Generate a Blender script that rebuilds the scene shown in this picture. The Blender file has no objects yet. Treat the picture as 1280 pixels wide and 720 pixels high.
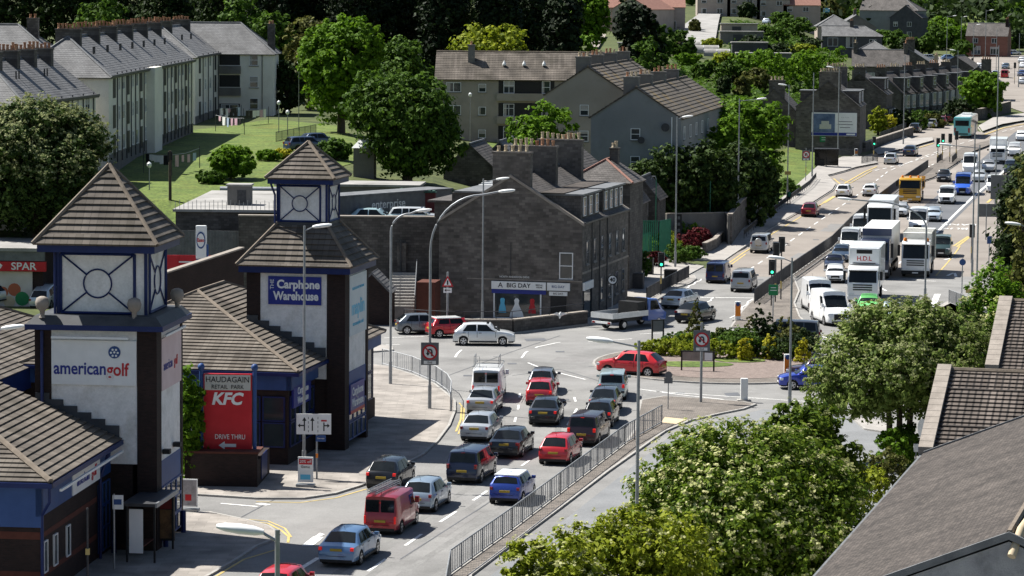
import bpy, bmesh, math, random
import numpy as np
from mathutils import Vector, Matrix
R = math.radians
scene = bpy.context.scene
COL = scene.collection
# ------------------------------------------------------------------ camera
CAMZ = 24.5; F = 3900.0; PITCH = math.atan(370/F); ROLL = R(0.46)
_fw = Vector((0, math.cos(PITCH), -math.sin(PITCH)))
_r0 = Vector((1, 0, 0)); _u0 = _r0.cross(_fw)
_rt = _r0*math.cos(ROLL) + _u0*math.sin(ROLL)
_up = _u0*math.cos(ROLL) - _r0*math.sin(ROLL)
cam = bpy.data.objects.new('camera', bpy.data.cameras.new('camera')); COL.objects.link(cam)
cam.matrix_world = Matrix(((_rt.x, _up.x, -_fw.x, 0), (_rt.y, _up.y, -_fw.y, 0), (_rt.z, _up.z, -_fw.z, CAMZ), (0, 0, 0, 1)))
cam.data.sensor_width = 36; cam.data.lens = F/1280*36
cam.data.clip_start = 1; cam.data.clip_end = 6000
scene.camera = cam
# ------------------------------------------------------------------ light
SUN_DIR = Vector((-0.66, 0.36, 1.03)).normalized()      # towards the sun
world = bpy.data.worlds.new('World'); scene.world = world; world.use_nodes = True
nt = world.node_tree; nt.nodes.clear()
sky = nt.nodes.new('ShaderNodeTexSky'); sky.sky_type = 'NISHITA'; sky.sun_disc = False
sky.sun_elevation = math.asin(SUN_DIR.z); sky.sun_rotation = math.atan2(SUN_DIR.x, SUN_DIR.y)
bg = nt.nodes.new('ShaderNodeBackground'); bg.inputs[1].default_value = 0.052
wo = nt.nodes.new('ShaderNodeOutputWorld')
nt.links.new(sky.outputs[0], bg.inputs[0]); nt.links.new(bg.outputs[0], wo.inputs[0])
sl = bpy.data.lights.new('sun', 'SUN'); sl.energy = 5.0; sl.angle = R(0.5); sl.color = (1, .965, .9)
so = bpy.data.objects.new('sun', sl); COL.objects.link(so)
so.rotation_euler = SUN_DIR.to_track_quat('Z', 'Y').to_euler()
scene.view_settings.view_transform = 'Standard'; scene.view_settings.look = 'None'
scene.view_settings.exposure = 1.0; scene.view_settings.gamma = 1
# ------------------------------------------------------------------ terrain
TY = [0, 240, 262, 300, 400, 450, 560, 735, 850, 950, 1200, 1700, 2600]
TQ = [420, 540, 700, 790, 860, 930, 985, 1040, 1130, 1400]
TZ = {420: [0, 0, 6.8, 8.3, 8.7, 9.5, 12, 17, 21, 25, 45, 90, 130],
      540: [0, 0, 6.6, 7, 7, 8, 12, 17, 21, 25, 45, 90, 130],
      700: [0, 0, 1, 4.6, 6.2, 8, 12, 17, 20.5, 24, 42, 88, 130],
      790: [0, 0, 0, 0.4, 5.6, 7.2, 11.8, 17, 20.5, 24, 42, 88, 130],
      860: [0, 0, 0, 0.1, 4.4, 6.2, 11, 17, 20, 24, 42, 88, 130],
      930: [0, 0, 0, 0, 3.2, 5.4, 10, 17, 20, 24, 40, 86, 130],
      985: [0, 0, 0, 0, 2.2, 3.8, 8.0, 14, 18, 22, 38, 84, 130],
      1040: [0, 0, 0, 0, 1.8, 3.2, 5.5, 10.5, 14, 18, 34, 80, 130],
      1130: [0, 0, 0, 0, 1.7, 3.0, 5.0, 7.0, 8.5, 13, 30, 78, 130],
      1400: [0, 0, 0, 0, 1.7, 3.0, 5.0, 7.0, 8.5, 13, 30, 78, 130]}
TA = np.array([TZ[q] for q in TQ])
def T(X, Y):
    Y = max(Y, 1.0); q = X/Y*F + 640
    z = [0, 0]
    iy = min(max(int(np.searchsorted(TY, Y)) - 1, 0), len(TY)-2)
    ty = min(max((Y-TY[iy])/(TY[iy+1]-TY[iy]), 0), 1)
    if iy == 1 and q < 620:   # the made ground behind the retaining wall rises at once
        e = 1-min(max((abs(q-478)-66)/25, 0), 1)
        ty = ty*(1-e) + min((Y-240)/2.5, 1)*e
    q = min(max(q, TQ[0]), TQ[-1])
    iq = min(max(int(np.searchsorted(TQ, q)) - 1, 0), len(TQ)-2)
    tq = (q-TQ[iq])/(TQ[iq+1]-TQ[iq])
    a = TA[iq][iy]*(1-ty)+TA[iq][iy+1]*ty; b = TA[iq+1][iy]*(1-ty)+TA[iq+1][iy+1]*ty
    return float(a*(1-tq)+b*tq)
def ray(px, py):
    return _rt*((px-640)/F) + _up*((360-py)/F) + _fw
def at(px, py, Y):
    d = ray(px, py); k = Y/d.y
    return Vector((d.x*k, Y, CAMZ+d.z*k))
def onz(px, py, Z):
    d = ray(px, py); k = (Z-CAMZ)/d.z
    return Vector((d.x*k, d.y*k, Z))
def G(px, py):
    d = ray(px, py)
    lo = 30.0; prev = lo
    Y = lo
    while Y < 2500:
        k = Y/d.y
        if CAMZ+d.z*k <= T(d.x*k, Y): break
        prev = Y; Y += max(1.0, Y*.01)
    lo, hi = prev, Y
    for _ in range(24):
        m = (lo+hi)/2; k = m/d.y
        if CAMZ+d.z*k <= T(d.x*k, m): hi = m
        else: lo = m
    k = hi/d.y
    return Vector((d.x*k, hi, T(d.x*k, hi)))
# ------------------------------------------------------------------ tagging
def tag(o, label=None, cat=None, group=None, kind=None):
    if label: o['label'] = label
    if cat: o['category'] = cat
    if group: o['group'] = group
    if kind: o['kind'] = kind
    return o
def empty(name, loc, h=0, label=None, cat=None, group=None):
    o = bpy.data.objects.new(name, None); COL.objects.link(o)
    o.empty_display_size = .5
    o.location = loc; o.rotation_euler = (0, 0, -R(h))
    return tag(o, label, cat, group)
def link(name, me, parent=None, loc=None, rz=None):
    o = bpy.data.objects.new(name, me); COL.objects.link(o)
    if parent: o.parent = parent
    if loc is not None: o.location = loc
    if rz is not None: o.rotation_euler = (0, 0, rz)
    return o
# ------------------------------------------------------------------ materials
def lin(c):
    return tuple((x/12.92 if x <= .04045 else ((x+.055)/1.055)**2.4) for x in c)
MATS = {}
def mat(name, col, col2=None, scale=2.0, rough=.7, bump=0.0, bscale=None, spec=.3, metal=0, coat=0, emit=0, fine=0.0, fscale=30, stain=None, sscale=.3):
    """noise between two base colours, optional fine grain and large stains"""
    if name in MATS: return MATS[name]
    m = bpy.data.materials.new(name); m.use_nodes = True; MATS[name] = m
    n = m.node_tree; b = n.nodes['Principled BSDF']
    b.inputs['Roughness'].default_value = rough; b.inputs['Metallic'].default_value = metal
    b.inputs['Specular IOR Level'].default_value = spec; b.inputs['Coat Weight'].default_value = coat
    b.inputs['Coat Roughness'].default_value = .08
    b.inputs['Base Color'].default_value = (*col, 1)
    if emit:
        b.inputs['Emission Color'].default_value = (*col, 1); b.inputs['Emission Strength'].default_value = emit
    tc = n.nodes.new('ShaderNodeTexCoord')
    def noise(sc, det=5, ro=.6):
        x = n.nodes.new('ShaderNodeTexNoise'); x.inputs['Scale'].default_value = sc
        x.inputs['Detail'].default_value = det; x.inputs['Roughness'].default_value = ro
        n.links.new(tc.outputs['Object'], x.inputs['Vector']); return x
    if col2:
        x = noise(scale); r = n.nodes.new('ShaderNodeValToRGB')
        r.color_ramp.elements[0].position = .32; r.color_ramp.elements[1].position = .68
        r.color_ramp.elements[0].color = (*col, 1); r.color_ramp.elements[1].color = (*col2, 1)
        n.links.new(x.outputs['Fac'], r.inputs[0]); out = r.outputs[0]
        if fine:
            y = noise(fscale, 3); rr = n.nodes.new('ShaderNodeMapRange'); rr.inputs[1].default_value = .3; rr.inputs[2].default_value = .7
            rr.inputs[3].default_value = 1-fine; rr.inputs[4].default_value = 1+fine
            n.links.new(y.outputs['Fac'], rr.inputs[0])
            mx = n.nodes.new('ShaderNodeVectorMath'); mx.operation = 'SCALE'
            n.links.new(out, mx.inputs[0]); n.links.new(rr.outputs[0], mx.inputs['Scale']); out = mx.outputs[0]
        if stain:
            y = noise(sscale, 8, .7); rr = n.nodes.new('ShaderNodeValToRGB')
            rr.color_ramp.elements[0].position = .50; rr.color_ramp.elements[1].position = .68
            rr.color_ramp.elements[0].color = (1, 1, 1, 1); rr.color_ramp.elements[1].color = (*stain, 1)
            n.links.new(y.outputs['Fac'], rr.inputs[0])
            mx = n.nodes.new('ShaderNodeMix'); mx.data_type = 'RGBA'; mx.blend_type = 'MULTIPLY'; mx.inputs[0].default_value = 1
            n.links.new(out, mx.inputs[6]); n.links.new(rr.outputs[0], mx.inputs[7]); out = mx.outputs[2]
        n.links.new(out, b.inputs['Base Color'])
    if bump:
        x = noise(bscale or scale*4, 4); bp = n.nodes.new('ShaderNodeBump'); bp.inputs['Strength'].default_value = bump
        bp.inputs['Distance'].default_value = .05
        n.links.new(x.outputs['Fac'], bp.inputs['Height']); n.links.new(bp.outputs[0], b.inputs['Normal'])
    return m
def brick(name, c1, c2, mortar, bw, bh, ms=.012, rough=.85, bump=.4, bias=0, stain=.25, off=.5, lichen=None):
    if name in MATS: return MATS[name]
    m = bpy.data.materials.new(name); m.use_nodes = True; MATS[name] = m
    n = m.node_tree; b = n.nodes['Principled BSDF']; b.inputs['Roughness'].default_value = rough
    b.inputs['Specular IOR Level'].default_value = .25
    uv = n.nodes.new('ShaderNodeUVMap'); uv.uv_map = 'UVMap'
    t = n.nodes.new('ShaderNodeTexBrick'); t.offset = off
    for k, v in (('Scale', 1), ('Mortar Size', ms), ('Mortar Smooth', .1), ('Bias', bias), ('Brick Width', bw), ('Row Height', bh)):
        t.inputs[k].default_value = v
    t.inputs['Color1'].default_value = (*c1, 1); t.inputs['Color2'].default_value = (*c2, 1); t.inputs['Mortar'].default_value = (*mortar, 1)
    n.links.new(uv.outputs[0], t.inputs['Vector'])
    x = n.nodes.new('ShaderNodeTexNoise'); x.inputs['Scale'].default_value = .6; x.inputs['Detail'].default_value = 8
    n.links.new(uv.outputs[0], x.inputs['Vector'])
    mr = n.nodes.new('ShaderNodeMapRange'); mr.inputs[1].default_value = .3; mr.inputs[2].default_value = .7
    mr.inputs[3].default_value = 1-stain; mr.inputs[4].default_value = 1+stain
    n.links.new(x.outputs['Fac'], mr.inputs[0])
    mx = n.nodes.new('ShaderNodeVectorMath'); mx.operation = 'SCALE'
    n.links.new(t.outputs['Color'], mx.inputs[0]); n.links.new(mr.outputs[0], mx.inputs['Scale']); out = mx.outputs[0]
    if lichen:
        y = n.nodes.new('ShaderNodeTexNoise'); y.inputs['Scale'].default_value = .35; y.inputs['Detail'].default_value = 7
        n.links.new(uv.outputs[0], y.inputs['Vector'])
        r2 = n.nodes.new('ShaderNodeMapRange'); r2.inputs[1].default_value = .54; r2.inputs[2].default_value = .72; r2.inputs[3].default_value = 0; r2.inputs[4].default_value = .8
        n.links.new(y.outputs['Fac'], r2.inputs[0])
        m2 = n.nodes.new('ShaderNodeMix'); m2.data_type = 'RGBA'; m2.inputs[7].default_value = (*lichen, 1)
        n.links.new(r2.outputs[0], m2.inputs[0]); n.links.new(out, m2.inputs[6]); out = m2.outputs[2]
    n.links.new(out, b.inputs['Base Color'])
    bp = n.nodes.new('ShaderNodeBump'); bp.inputs['Strength'].default_value = bump; bp.inputs['Distance'].default_value = .02; bp.invert = True
    n.links.new(t.outputs['Fac'], bp.inputs['Height']); n.links.new(bp.outputs[0], b.inputs['Normal'])
    return m
def leafmat(name, c1, c2, c3, tr=.3):
    m = bpy.data.materials.new(name); m.use_nodes = True; MATS[name] = m
    n = m.node_tree; b = n.nodes['Principled BSDF']; b.inputs['Roughness'].default_value = .65; b.inputs['Specular IOR Level'].default_value = .12
    g = n.nodes.new('ShaderNodeNewGeometry'); r = n.nodes.new('ShaderNodeValToRGB')
    r.color_ramp.elements[0].color = (*c1, 1); r.color_ramp.elements[1].color = (*c3, 1)
    e = r.color_ramp.elements.new(.5); e.color = (*c2, 1)
    n.links.new(g.outputs['Random Per Island'], r.inputs[0]); n.links.new(r.outputs[0], b.inputs['Base Color'])
    t = n.nodes.new('ShaderNodeBsdfTranslucent'); n.links.new(r.outputs[0], t.inputs[0])
    mx = n.nodes.new('ShaderNodeMixShader'); mx.inputs[0].default_value = tr
    out = n.nodes['Material Output']
    n.links.new(b.outputs[0], mx.inputs[1]); n.links.new(t.outputs[0], mx.inputs[2]); n.links.new(mx.outputs[0], out.inputs[0])
    return m
def L(*a): return lin(a)
# plain stuff
m_dkslate = mat('dark_flashing', (.035,.038,.043), (.06,.064,.07), 1.5, .6, fine=.1)
m_asph = mat('asphalt', (.165,.162,.157), (.232,.228,.22), .25, .9, .25, 40, fine=.14, fscale=14, stain=(.70,.70,.70), sscale=.12)
m_asph_side = mat('asphalt_slip', (.16,.165,.17), (.20,.205,.21), .3, .9, .25, 40, fine=.15, fscale=18, stain=(.8,.8,.8), sscale=.2)
m_tan = mat('buff_asphalt', (.195,.172,.152), (.248,.222,.198), .12, .9, .2, 30, fine=.10, fscale=8, stain=(.78,.77,.76), sscale=.09)
m_dkasph = mat('dark_asphalt', (.085,.09,.10), (.12,.125,.135), .3, .9, .2, 30, fine=.1, fscale=12)
m_pave = brick('paving', (.225,.205,.185), (.275,.25,.225), (.19,.175,.155), .9, .6, .012, bump=.15, stain=.32)
m_pave2 = mat('pavement_tarmac', (.25,.235,.22), (.34,.32,.295), .5, .9, .2, 30, fine=.1, fscale=8)
m_cobble = brick('cobbles', (.24,.205,.175), (.16,.14,.12), (.11,.10,.09), .22, .16, .03, bump=.8, stain=.25)
m_kerb = mat('kerb', (.26,.25,.235), (.36,.345,.32), 3, .85, .3)
m_white = mat('white_line', (.55,.55,.53), (.82,.81,.78), 2.5, .7, fine=.15, fscale=9)
m_yell = mat('yellow_line', (.42,.31,.10), (.52,.40,.16), 2, .7)
m_red_gravel = mat('red_gravel', (.15,.118,.103), (.215,.172,.152), 3, .95, .5, 20, fine=.4, fscale=18)
m_grass = mat('grass', (.055,.092,.014), (.115,.152,.028), .35, .9, .5, 9, fine=.5, fscale=3.5, stain=(1.0,.78,.62), sscale=.12)
m_soil = mat('rough_ground', (.035,.05,.014), (.085,.10,.03), .3, .95, .4, 5, fine=.3, fscale=3)
m_metal = mat('galvanised', (.22,.235,.25), (.30,.315,.33), 3, .45, metal=.5, spec=.5)
m_dkmetal = mat('dark_metal', (.03,.032,.036), (.06,.06,.065), 5, .5)
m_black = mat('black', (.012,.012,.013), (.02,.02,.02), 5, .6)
m_tyre = mat('tyre', (.014,.014,.014), (.022,.022,.022), 9, .85)
m_rim = mat('rim', (.45,.46,.48), (.55,.56,.58), 9, .3, metal=.8)
m_glass = mat('car_glass', (.006,.008,.009), (.010,.013,.015), 2, .06, spec=.3)
m_pane = mat('window_glass', (.02,.028,.032), (.035,.045,.05), 1.2, .06, spec=.7)
m_wframe = mat('white_frame', (.62,.63,.63), (.72,.73,.73), 3, .5)
m_blue = mat('blue_paint', (.004,.014,.078), (.007,.020,.10), 2, .45, fine=.1)
m_lblue = mat('blue_fascia', (.020,.058,.18), (.03,.075,.22), 1.2, .5, fine=.1)
m_render = mat('white_render', (.62,.62,.60), (.76,.75,.73), 1.2, .9, .3, 20, fine=.08, fscale=10, stain=(.74,.73,.69), sscale=.5)
m_pot = mat('clay_pot', (.30,.13,.07), (.42,.24,.14), 1.5, .8)
m_potb = mat('buff_pot', (.42,.33,.21), (.52,.43,.30), 1.5, .8)
m_sign_w = mat('sign_white', (.68,.69,.68), (.74,.75,.74), 2, .5)
m_sign_g = mat('sign_grey', (.12,.125,.13), (.15,.155,.16), 2, .6)
m_red = mat('sign_red', (.42,.012,.02), (.48,.018,.028), 2, .45)
m_ink = mat('ink_black', (.012,.012,.014), rough=.5)
m_navy = mat('sign_navy', (.018,.03,.20), (.022,.036,.24), 2, .4)
m_cyan = mat('sign_cyan', (.10,.42,.62), (.12,.46,.66), 2, .4)
m_green = mat('sign_green', (.01,.17,.06), (.015,.2,.07), 2, .5)
m_orange = mat('amber', (.75,.22,.02), rough=.35)
m_brake = mat('brake_lamp_lit', (.75,.02,.015), rough=.3, emit=.12)
m_tail = mat('tail_lamp', (.22,.008,.008), rough=.2, spec=.6)
m_head = mat('head_lamp', (.65,.68,.70), rough=.08, spec=.9)
m_plate_y = mat('plate_yellow', (.36,.25,.03), rough=.5)
m_plate_w = mat('plate_white', (.7,.7,.68), rough=.5)
m_lampglass = mat('lamp_lens', (.62,.64,.64), (.7,.72,.72), 4, .25, spec=.6)
m_lampgreen = mat('signal_green', (.05,.9,.45), rough=.3, emit=1.2)
m_bark = mat('bark', (.05,.04,.03), (.10,.08,.06), 4, .95, .6, 12)
m_lead = mat('lead', (.10,.105,.11), (.17,.175,.18), 1.5, .6, fine=.1)
m_stone = brick('granite', (.078,.070,.064), (.145,.130,.117), (.095,.087,.08), .46, .215, .012, bump=.45, stain=.35)
m_stone_d = brick('granite_dark', (.062,.056,.052), (.112,.102,.093), (.055,.05,.047), .42, .20, .012, bump=.45, stain=.35)
m_brickd = brick('brown_brick', (.020,.012,.011), (.034,.019,.016), (.024,.019,.017), .225, .075, .012, bump=.3, stain=.2)
m_brickr = mat('red_band', (.075,.024,.016), (.10,.033,.022), 3, .85)
m_harl = mat('grey_harl', (.13,.125,.118), (.175,.168,.158), .7, .95, .3, 25, fine=.06, fscale=8, stain=(.8,.8,.78), sscale=.4)
m_cream = mat('cream_harl', (.64,.61,.55), (.76,.735,.67), .5, .95, .3, 25, fine=.05, fscale=8, stain=(.78,.78,.76), sscale=.25)
m_beige = mat('beige_harl', (.25,.228,.195), (.33,.30,.26), .6, .95, .3, 25, fine=.06, stain=(.75,.74,.72), sscale=.3)
m_bluegrey = mat('blue_grey_harl', (.18,.19,.19), (.24,.25,.25), .6, .95, .3, 25, fine=.06, stain=(.75,.76,.78), sscale=.3)
m_tile = brick('concrete_tile', (.085,.073,.060), (.128,.11,.093), (.055,.047,.04), .33, 3.0, .012, bump=.2, stain=.4, lichen=(.035,.030,.02))
m_tile_l = brick('weathered_tile', (.092,.078,.064), (.138,.12,.10), (.075,.064,.054), .30, 3.0, .012, bump=.2, stain=.4, lichen=(.05,.043,.03))
m_tile_g = brick('lichened_tile', (.075,.064,.053), (.11,.096,.08), (.05,.043,.036), .30, 3.0, .02, bump=.4, stain=.3, lichen=(.17,.115,.035))
m_pant = brick('pantile', (.085,.07,.06), (.135,.113,.098), (.035,.03,.027), .30, 3.0, .045, bump=1.0, stain=.35)
m_slate = brick('slate', (.12,.12,.122), (.165,.165,.165), (.07,.07,.075), .28, .22, .012, bump=.3, stain=.25, rough=.7)
m_slate_d = brick('slate_warm', (.07,.064,.06), (.11,.10,.094), (.04,.036,.034), .30, .24, .012, bump=.3, stain=.3, rough=.75)
m_felt = brick('small_tile', (.040,.034,.030), (.085,.072,.063), (.036,.031,.028), .20, .16, .012, bump=.25, stain=.3, rough=.85)
m_ridge = mat('ridge_tile', (.13,.105,.08), (.20,.165,.13), 2, .85, .3)
m_redtile = mat('red_tile', (.22,.11,.085), (.28,.15,.115), 2, .85, .3)
m_coping = mat('coping', (.20,.175,.15), (.30,.265,.23), 1.5, .85, .4)
m_flatroof = mat('flat_roof', (.22,.215,.205), (.33,.32,.305), .35, .9, .3, fine=.1, stain=(.6,.6,.58), sscale=.25)
m_woodfence = mat('fence', (.05,.045,.04), (.08,.07,.06), 2, .9)
# ------------------------------------------------------------------ mesh builder
class MB:
    def __init__(s): s.v = []; s.f = []; s.m = []
    def face(s, pts, mi=0):
        i = len(s.v); s.v += [tuple(p) for p in pts]; s.f.append(tuple(range(i, i+len(pts)))); s.m.append(mi)
    def box(s, x0, y0, z0, x1, y1, z1, mi=0, M=None):
        c = [(x0,y0,z0),(x1,y0,z0),(x1,y1,z0),(x0,y1,z0),(x0,y0,z1),(x1,y0,z1),(x1,y1,z1),(x0,y1,z1)]
        if M: c = [tuple(M @ Vector(p)) for p in c]
        i = len(s.v); s.v += c
        for f in ((0,3,2,1),(4,5,6,7),(0,1,5,4),(1,2,6,5),(2,3,7,6),(3,0,4,7)): s.f.append(tuple(i+k for k in f)); s.m.append(mi)
        return s
    def frustum(s, x0, y0, z0, x1, y1, z1, inset, mi=0):
        a = inset
        c = [(x0,y0,z0),(x1,y0,z0),(x1,y1,z0),(x0,y1,z0),(x0+a,y0+a,z1),(x1-a,y0+a,z1),(x1-a,y1-a,z1),(x0+a,y1-a,z1)]
        i = len(s.v); s.v += c
        for f in ((0,3,2,1),(4,5,6,7),(0,1,5,4),(1,2,6,5),(2,3,7,6),(3,0,4,7)): s.f.append(tuple(i+k for k in f)); s.m.append(mi)
        return s
    def tube(s, pts, r, n=8, mi=0, cap=True):
        pts = [Vector(p) for p in pts]; rr = r if isinstance(r, (list, tuple)) else [r]*len(pts)
        rings = []
        for k, p in enumerate(pts):
            d = (pts[min(k+1, len(pts)-1)]-pts[max(k-1, 0)]).normalized()
            a = d.cross(Vector((0, 0, 1)) if abs(d.z) < .9 else Vector((1, 0, 0))).normalized(); b = d.cross(a)
            i = len(s.v); s.v += [tuple(p+(a*math.cos(t)+b*math.sin(t))*rr[k]) for t in [2*math.pi*q/n for q in range(n)]]
            rings.append(i)
        for k in range(len(rings)-1):
            for q in range(n):
                s.f.append((rings[k]+q, rings[k]+(q+1) % n, rings[k+1]+(q+1) % n, rings[k+1]+q)); s.m.append(mi)
        if cap:
            s.f.append(tuple(rings[0]+q for q in range(n))); s.m.append(mi)
            s.f.append(tuple(rings[-1]+q for q in reversed(range(n)))); s.m.append(mi)
        return s
    def lathe(s, prof, n=12, c=(0, 0, 0), axis='z', mi=0):
        rings = []
        for r, h in prof:
            i = len(s.v)
            for q in range(n):
                t = 2*math.pi*q/n; a, b = r*math.cos(t), r*math.sin(t)
                p = (a, b, h) if axis == 'z' else ((h, a, b) if axis == 'x' else (b, h, a))
                s.v.append((c[0]+p[0], c[1]+p[1], c[2]+p[2]))
            rings.append(i)
        for k in range(len(rings)-1):
            for q in range(n):
                s.f.append((rings[k]+q, rings[k]+(q+1) % n, rings[k+1]+(q+1) % n, rings[k+1]+q)); s.m.append(mi)
        s.f.append(tuple(rings[0]+q for q in reversed(range(n)))); s.m.append(mi)
        s.f.append(tuple(rings[-1]+q for q in range(n))); s.m.append(mi)
        return s
    def prism(s, poly, z0, z1, mi=0, mi_side=None):
        n = len(poly); a = sum(poly[k][0]*poly[(k+1) % n][1]-poly[(k+1) % n][0]*poly[k][1] for k in range(n))
        if a < 0: poly = list(reversed(poly))
        s.face([(p[0], p[1], z1) for p in poly], mi); s.face([(p[0], p[1], z0) for p in reversed(poly)], mi)
        for k in range(n):
            p, q = poly[k], poly[(k+1) % n]
            s.face([(p[0],p[1],z0),(q[0],q[1],z0),(q[0],q[1],z1),(p[0],p[1],z1)], mi if mi_side is None else mi_side)
        return s
    def mesh(s, name, mats, smooth=None, bevel=0):
        me = bpy.data.meshes.new(name); me.from_pydata(s.v, [], s.f)
        mats = mats if isinstance(mats, (list, tuple)) else [mats]
        for m in mats: me.materials.append(m)
        me.polygons.foreach_set('material_index', s.m)
        if bevel:
            bm = bmesh.new(); bm.from_mesh(me); bmesh.ops.remove_doubles(bm, verts=bm.verts, dist=1e-4)
            es = [e for e in bm.edges if len(e.link_faces) == 2 and e.calc_face_angle(0) > .5]
            bmesh.ops.bevel(bm, geom=es, offset=bevel, segments=2, affect='EDGES', profile=.6, clamp_overlap=True)
            bm.to_mesh(me); bm.free()
        uvb(me)
        if smooth:
            bm = bmesh.new(); bm.from_mesh(me); bmesh.ops.remove_doubles(bm, verts=bm.verts, dist=1e-4); bm.to_mesh(me); bm.free()
            me.polygons.foreach_set('use_smooth', [True]*len(me.polygons)); me.set_sharp_from_angle(angle=R(smooth))
        me.validate(); me.update(); return me
    def build(s, name, mats, parent=None, loc=None, rz=None, smooth=None, bevel=0):
        return link(name, s.mesh(name, mats, smooth, bevel), parent, loc, rz)
def uvb(me):
    uvl = me.uv_layers.new(name='UVMap'); me.update()
    Z = Vector((0, 0, 1))
    for p in me.polygons:
        n = p.normal; t = Z.cross(n)
        if t.length < .05: t = Vector((1, 0, 0))
        t.normalize(); w = n.cross(t)
        for li in p.loop_indices:
            co = me.vertices[me.loops[li].vertex_index].co
            uvl.data[li].uv = (co.dot(t), co.dot(w))
def clip(poly, f0, keep_ge, val):
    out = []
    for k in range(len(poly)):
        a, b = poly[k], poly[(k+1) % len(poly)]; fa, fb = f0(a)-val, f0(b)-val
        if not keep_ge: fa, fb = -fa, -fb
        if fa >= 0: out.append(a)
        if (fa >= 0) != (fb >= 0): out.append(a+(b-a)*(fa/(fa-fb)))
    return out
def roof_face(mb, pts, course=.33, lift=.035, mi=0, thick=.12, mi_edge=None):
    """a roof plane laid in real overlapping courses"""
    pts = [Vector(p) for p in pts]
    n = Vector((0, 0, 0))
    for k in range(len(pts)): n += pts[k].cross(pts[(k+1) % len(pts)])
    n.normalize()
    if n.z < 0: n = -n; pts = pts[::-1]
    t = Vector((0, 0, 1)).cross(n).normalized(); w = n.cross(t)
    f = lambda p: p.dot(w)
    v0 = min(f(p) for p in pts); v1 = max(f(p) for p in pts)
    k = 0
    while v0+k*course < v1-1e-3:
        a = v0+k*course; b = min(a+course, v1)
        q = clip(clip(pts, f, True, a), f, False, b)
        if len(q) >= 3:
            g = lambda p: lift*(b-f(p))/(course)
            mb.face([p+n*g(p) for p in q], mi)
            lo = [p for p in q if abs(f(p)-a) < 1e-4]
            if len(lo) >= 2:
                lo.sort(key=lambda p: p.dot(t)); p, r = lo[0], lo[-1]
                mb.face([p, r, r+n*lift, p+n*lift], mi)
        k += 1
    mb.face([p-n*thick for p in reversed(pts)], mi if mi_edge is None else mi_edge)
    for k in range(len(pts)):
        p, q = pts[k], pts[(k+1) % len(pts)]
        mb.face([p-n*thick, q-n*thick, q, p], mi if mi_edge is None else mi_edge)
def text(body, size, parent, loc, rot, material, name='lettering', ext=.008, align='CENTER', sx=1.0, offset=0.0, space=1.0):
    c = bpy.data.curves.new(name, 'FONT'); c.body = body; c.size = size; c.extrude = ext; c.align_x = align; c.align_y = 'CENTER'
    c.offset = offset; c.space_character = space
    c.resolution_u = 3
    o = bpy.data.objects.new(name+'_tmp', c)
    me = bpy.data.meshes.new_from_object(o); me.name = name
    bpy.data.objects.remove(o); bpy.data.curves.remove(c)
    me.materials.clear(); me.materials.append(material)
    for v in me.vertices: v.co.x *= sx
    o = link(name, me, parent); o.location = loc; o.rotation_euler = rot
    return o
FRONT = (R(90), 0, 0); RIGHT = (R(90), 0, R(90))
# ------------------------------------------------------------------ ground, roads
ys = sorted(set([-60, 0, 40, 80, 120, 160, 200, 220, 236, 238.5] + list(np.arange(240, 262, 1.1).round(2)) + TY[2:] + list(np.arange(265, 300, 5)) + list(np.arange(300, 600, 10)) + list(np.arange(600, 1200, 25)) + list(np.arange(1200, 2600, 100))))
qs = sorted(set(list(range(-2400, -200, 200)) + list(range(-200, 1500, 20)) + TQ + list(range(1500, 3800, 200))))
mb = MB(); W_ = len(qs)
for y in ys:
    for q in qs:
        yy = max(y, 30); X = (q-640)/F*yy if y >= 30 else (q-640)/F*30
        if y < 120: X = (q-640)/F*120
        mb.v.append((X, y, T(X, max(y, 1)) if y > 200 else 0))
for j in range(len(ys)-1):
    for i in range(W_-1):
        a = j*W_+i; mb.f.append((a, a+1, a+1+W_, a+W_)); mb.m.append(0)
o = mb.build('ground', m_soil); tag(o, kind='structure')
YCUTS = [241, 250]+[y for y in ys if y >= 262]
def sheet(name, poly, m, off, cuts=True, kind='structure', xcut=True):
    """poly = list of Vectors on the ground; laid on the terrain, off metres above it"""
    bm = bmesh.new(); f = bm.faces.new([bm.verts.new((p.x, p.y, 0)) for p in poly])
    if f.normal.z < 0: f.normal_flip()
    y0 = min(p.y for p in poly); y1 = max(p.y for p in poly)
    bm.normal_update()
    if f.normal.z < 0: f.normal_flip()
    bmesh.ops.triangulate(bm, faces=bm.faces[:])
    if cuts and y1 > 240:
        for yc in YCUTS:
            if y0 < yc < y1: bmesh.ops.bisect_plane(bm, geom=bm.verts[:]+bm.edges[:]+bm.faces[:], plane_co=(0, yc, 0), plane_no=(0, 1, 0))
        if xcut:
            for q in range(0, 1500, 20):
                bmesh.ops.bisect_plane(bm, geom=bm.verts[:]+bm.edges[:]+bm.faces[:], plane_co=(0, 0, 0), plane_no=(1, -(q-640)/F, 0))
    for v in bm.verts: v.co.z = T(v.co.x, v.co.y)+off*(1 if v.co.y < 300 else 1+(v.co.y-300)/80)
    bmesh.ops.triangulate(bm, faces=[f for f in bm.faces if len(f.verts) > 4])
    bm.normal_update()
    for f in bm.faces:
        if f.normal.z < 0: f.normal_flip()
    me = bpy.data.meshes.new(name); bm.to_mesh(me); bm.free(); me.materials.append(m); uvb(me)
    o = link(name, me); tag(o, kind=kind); return o
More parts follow.
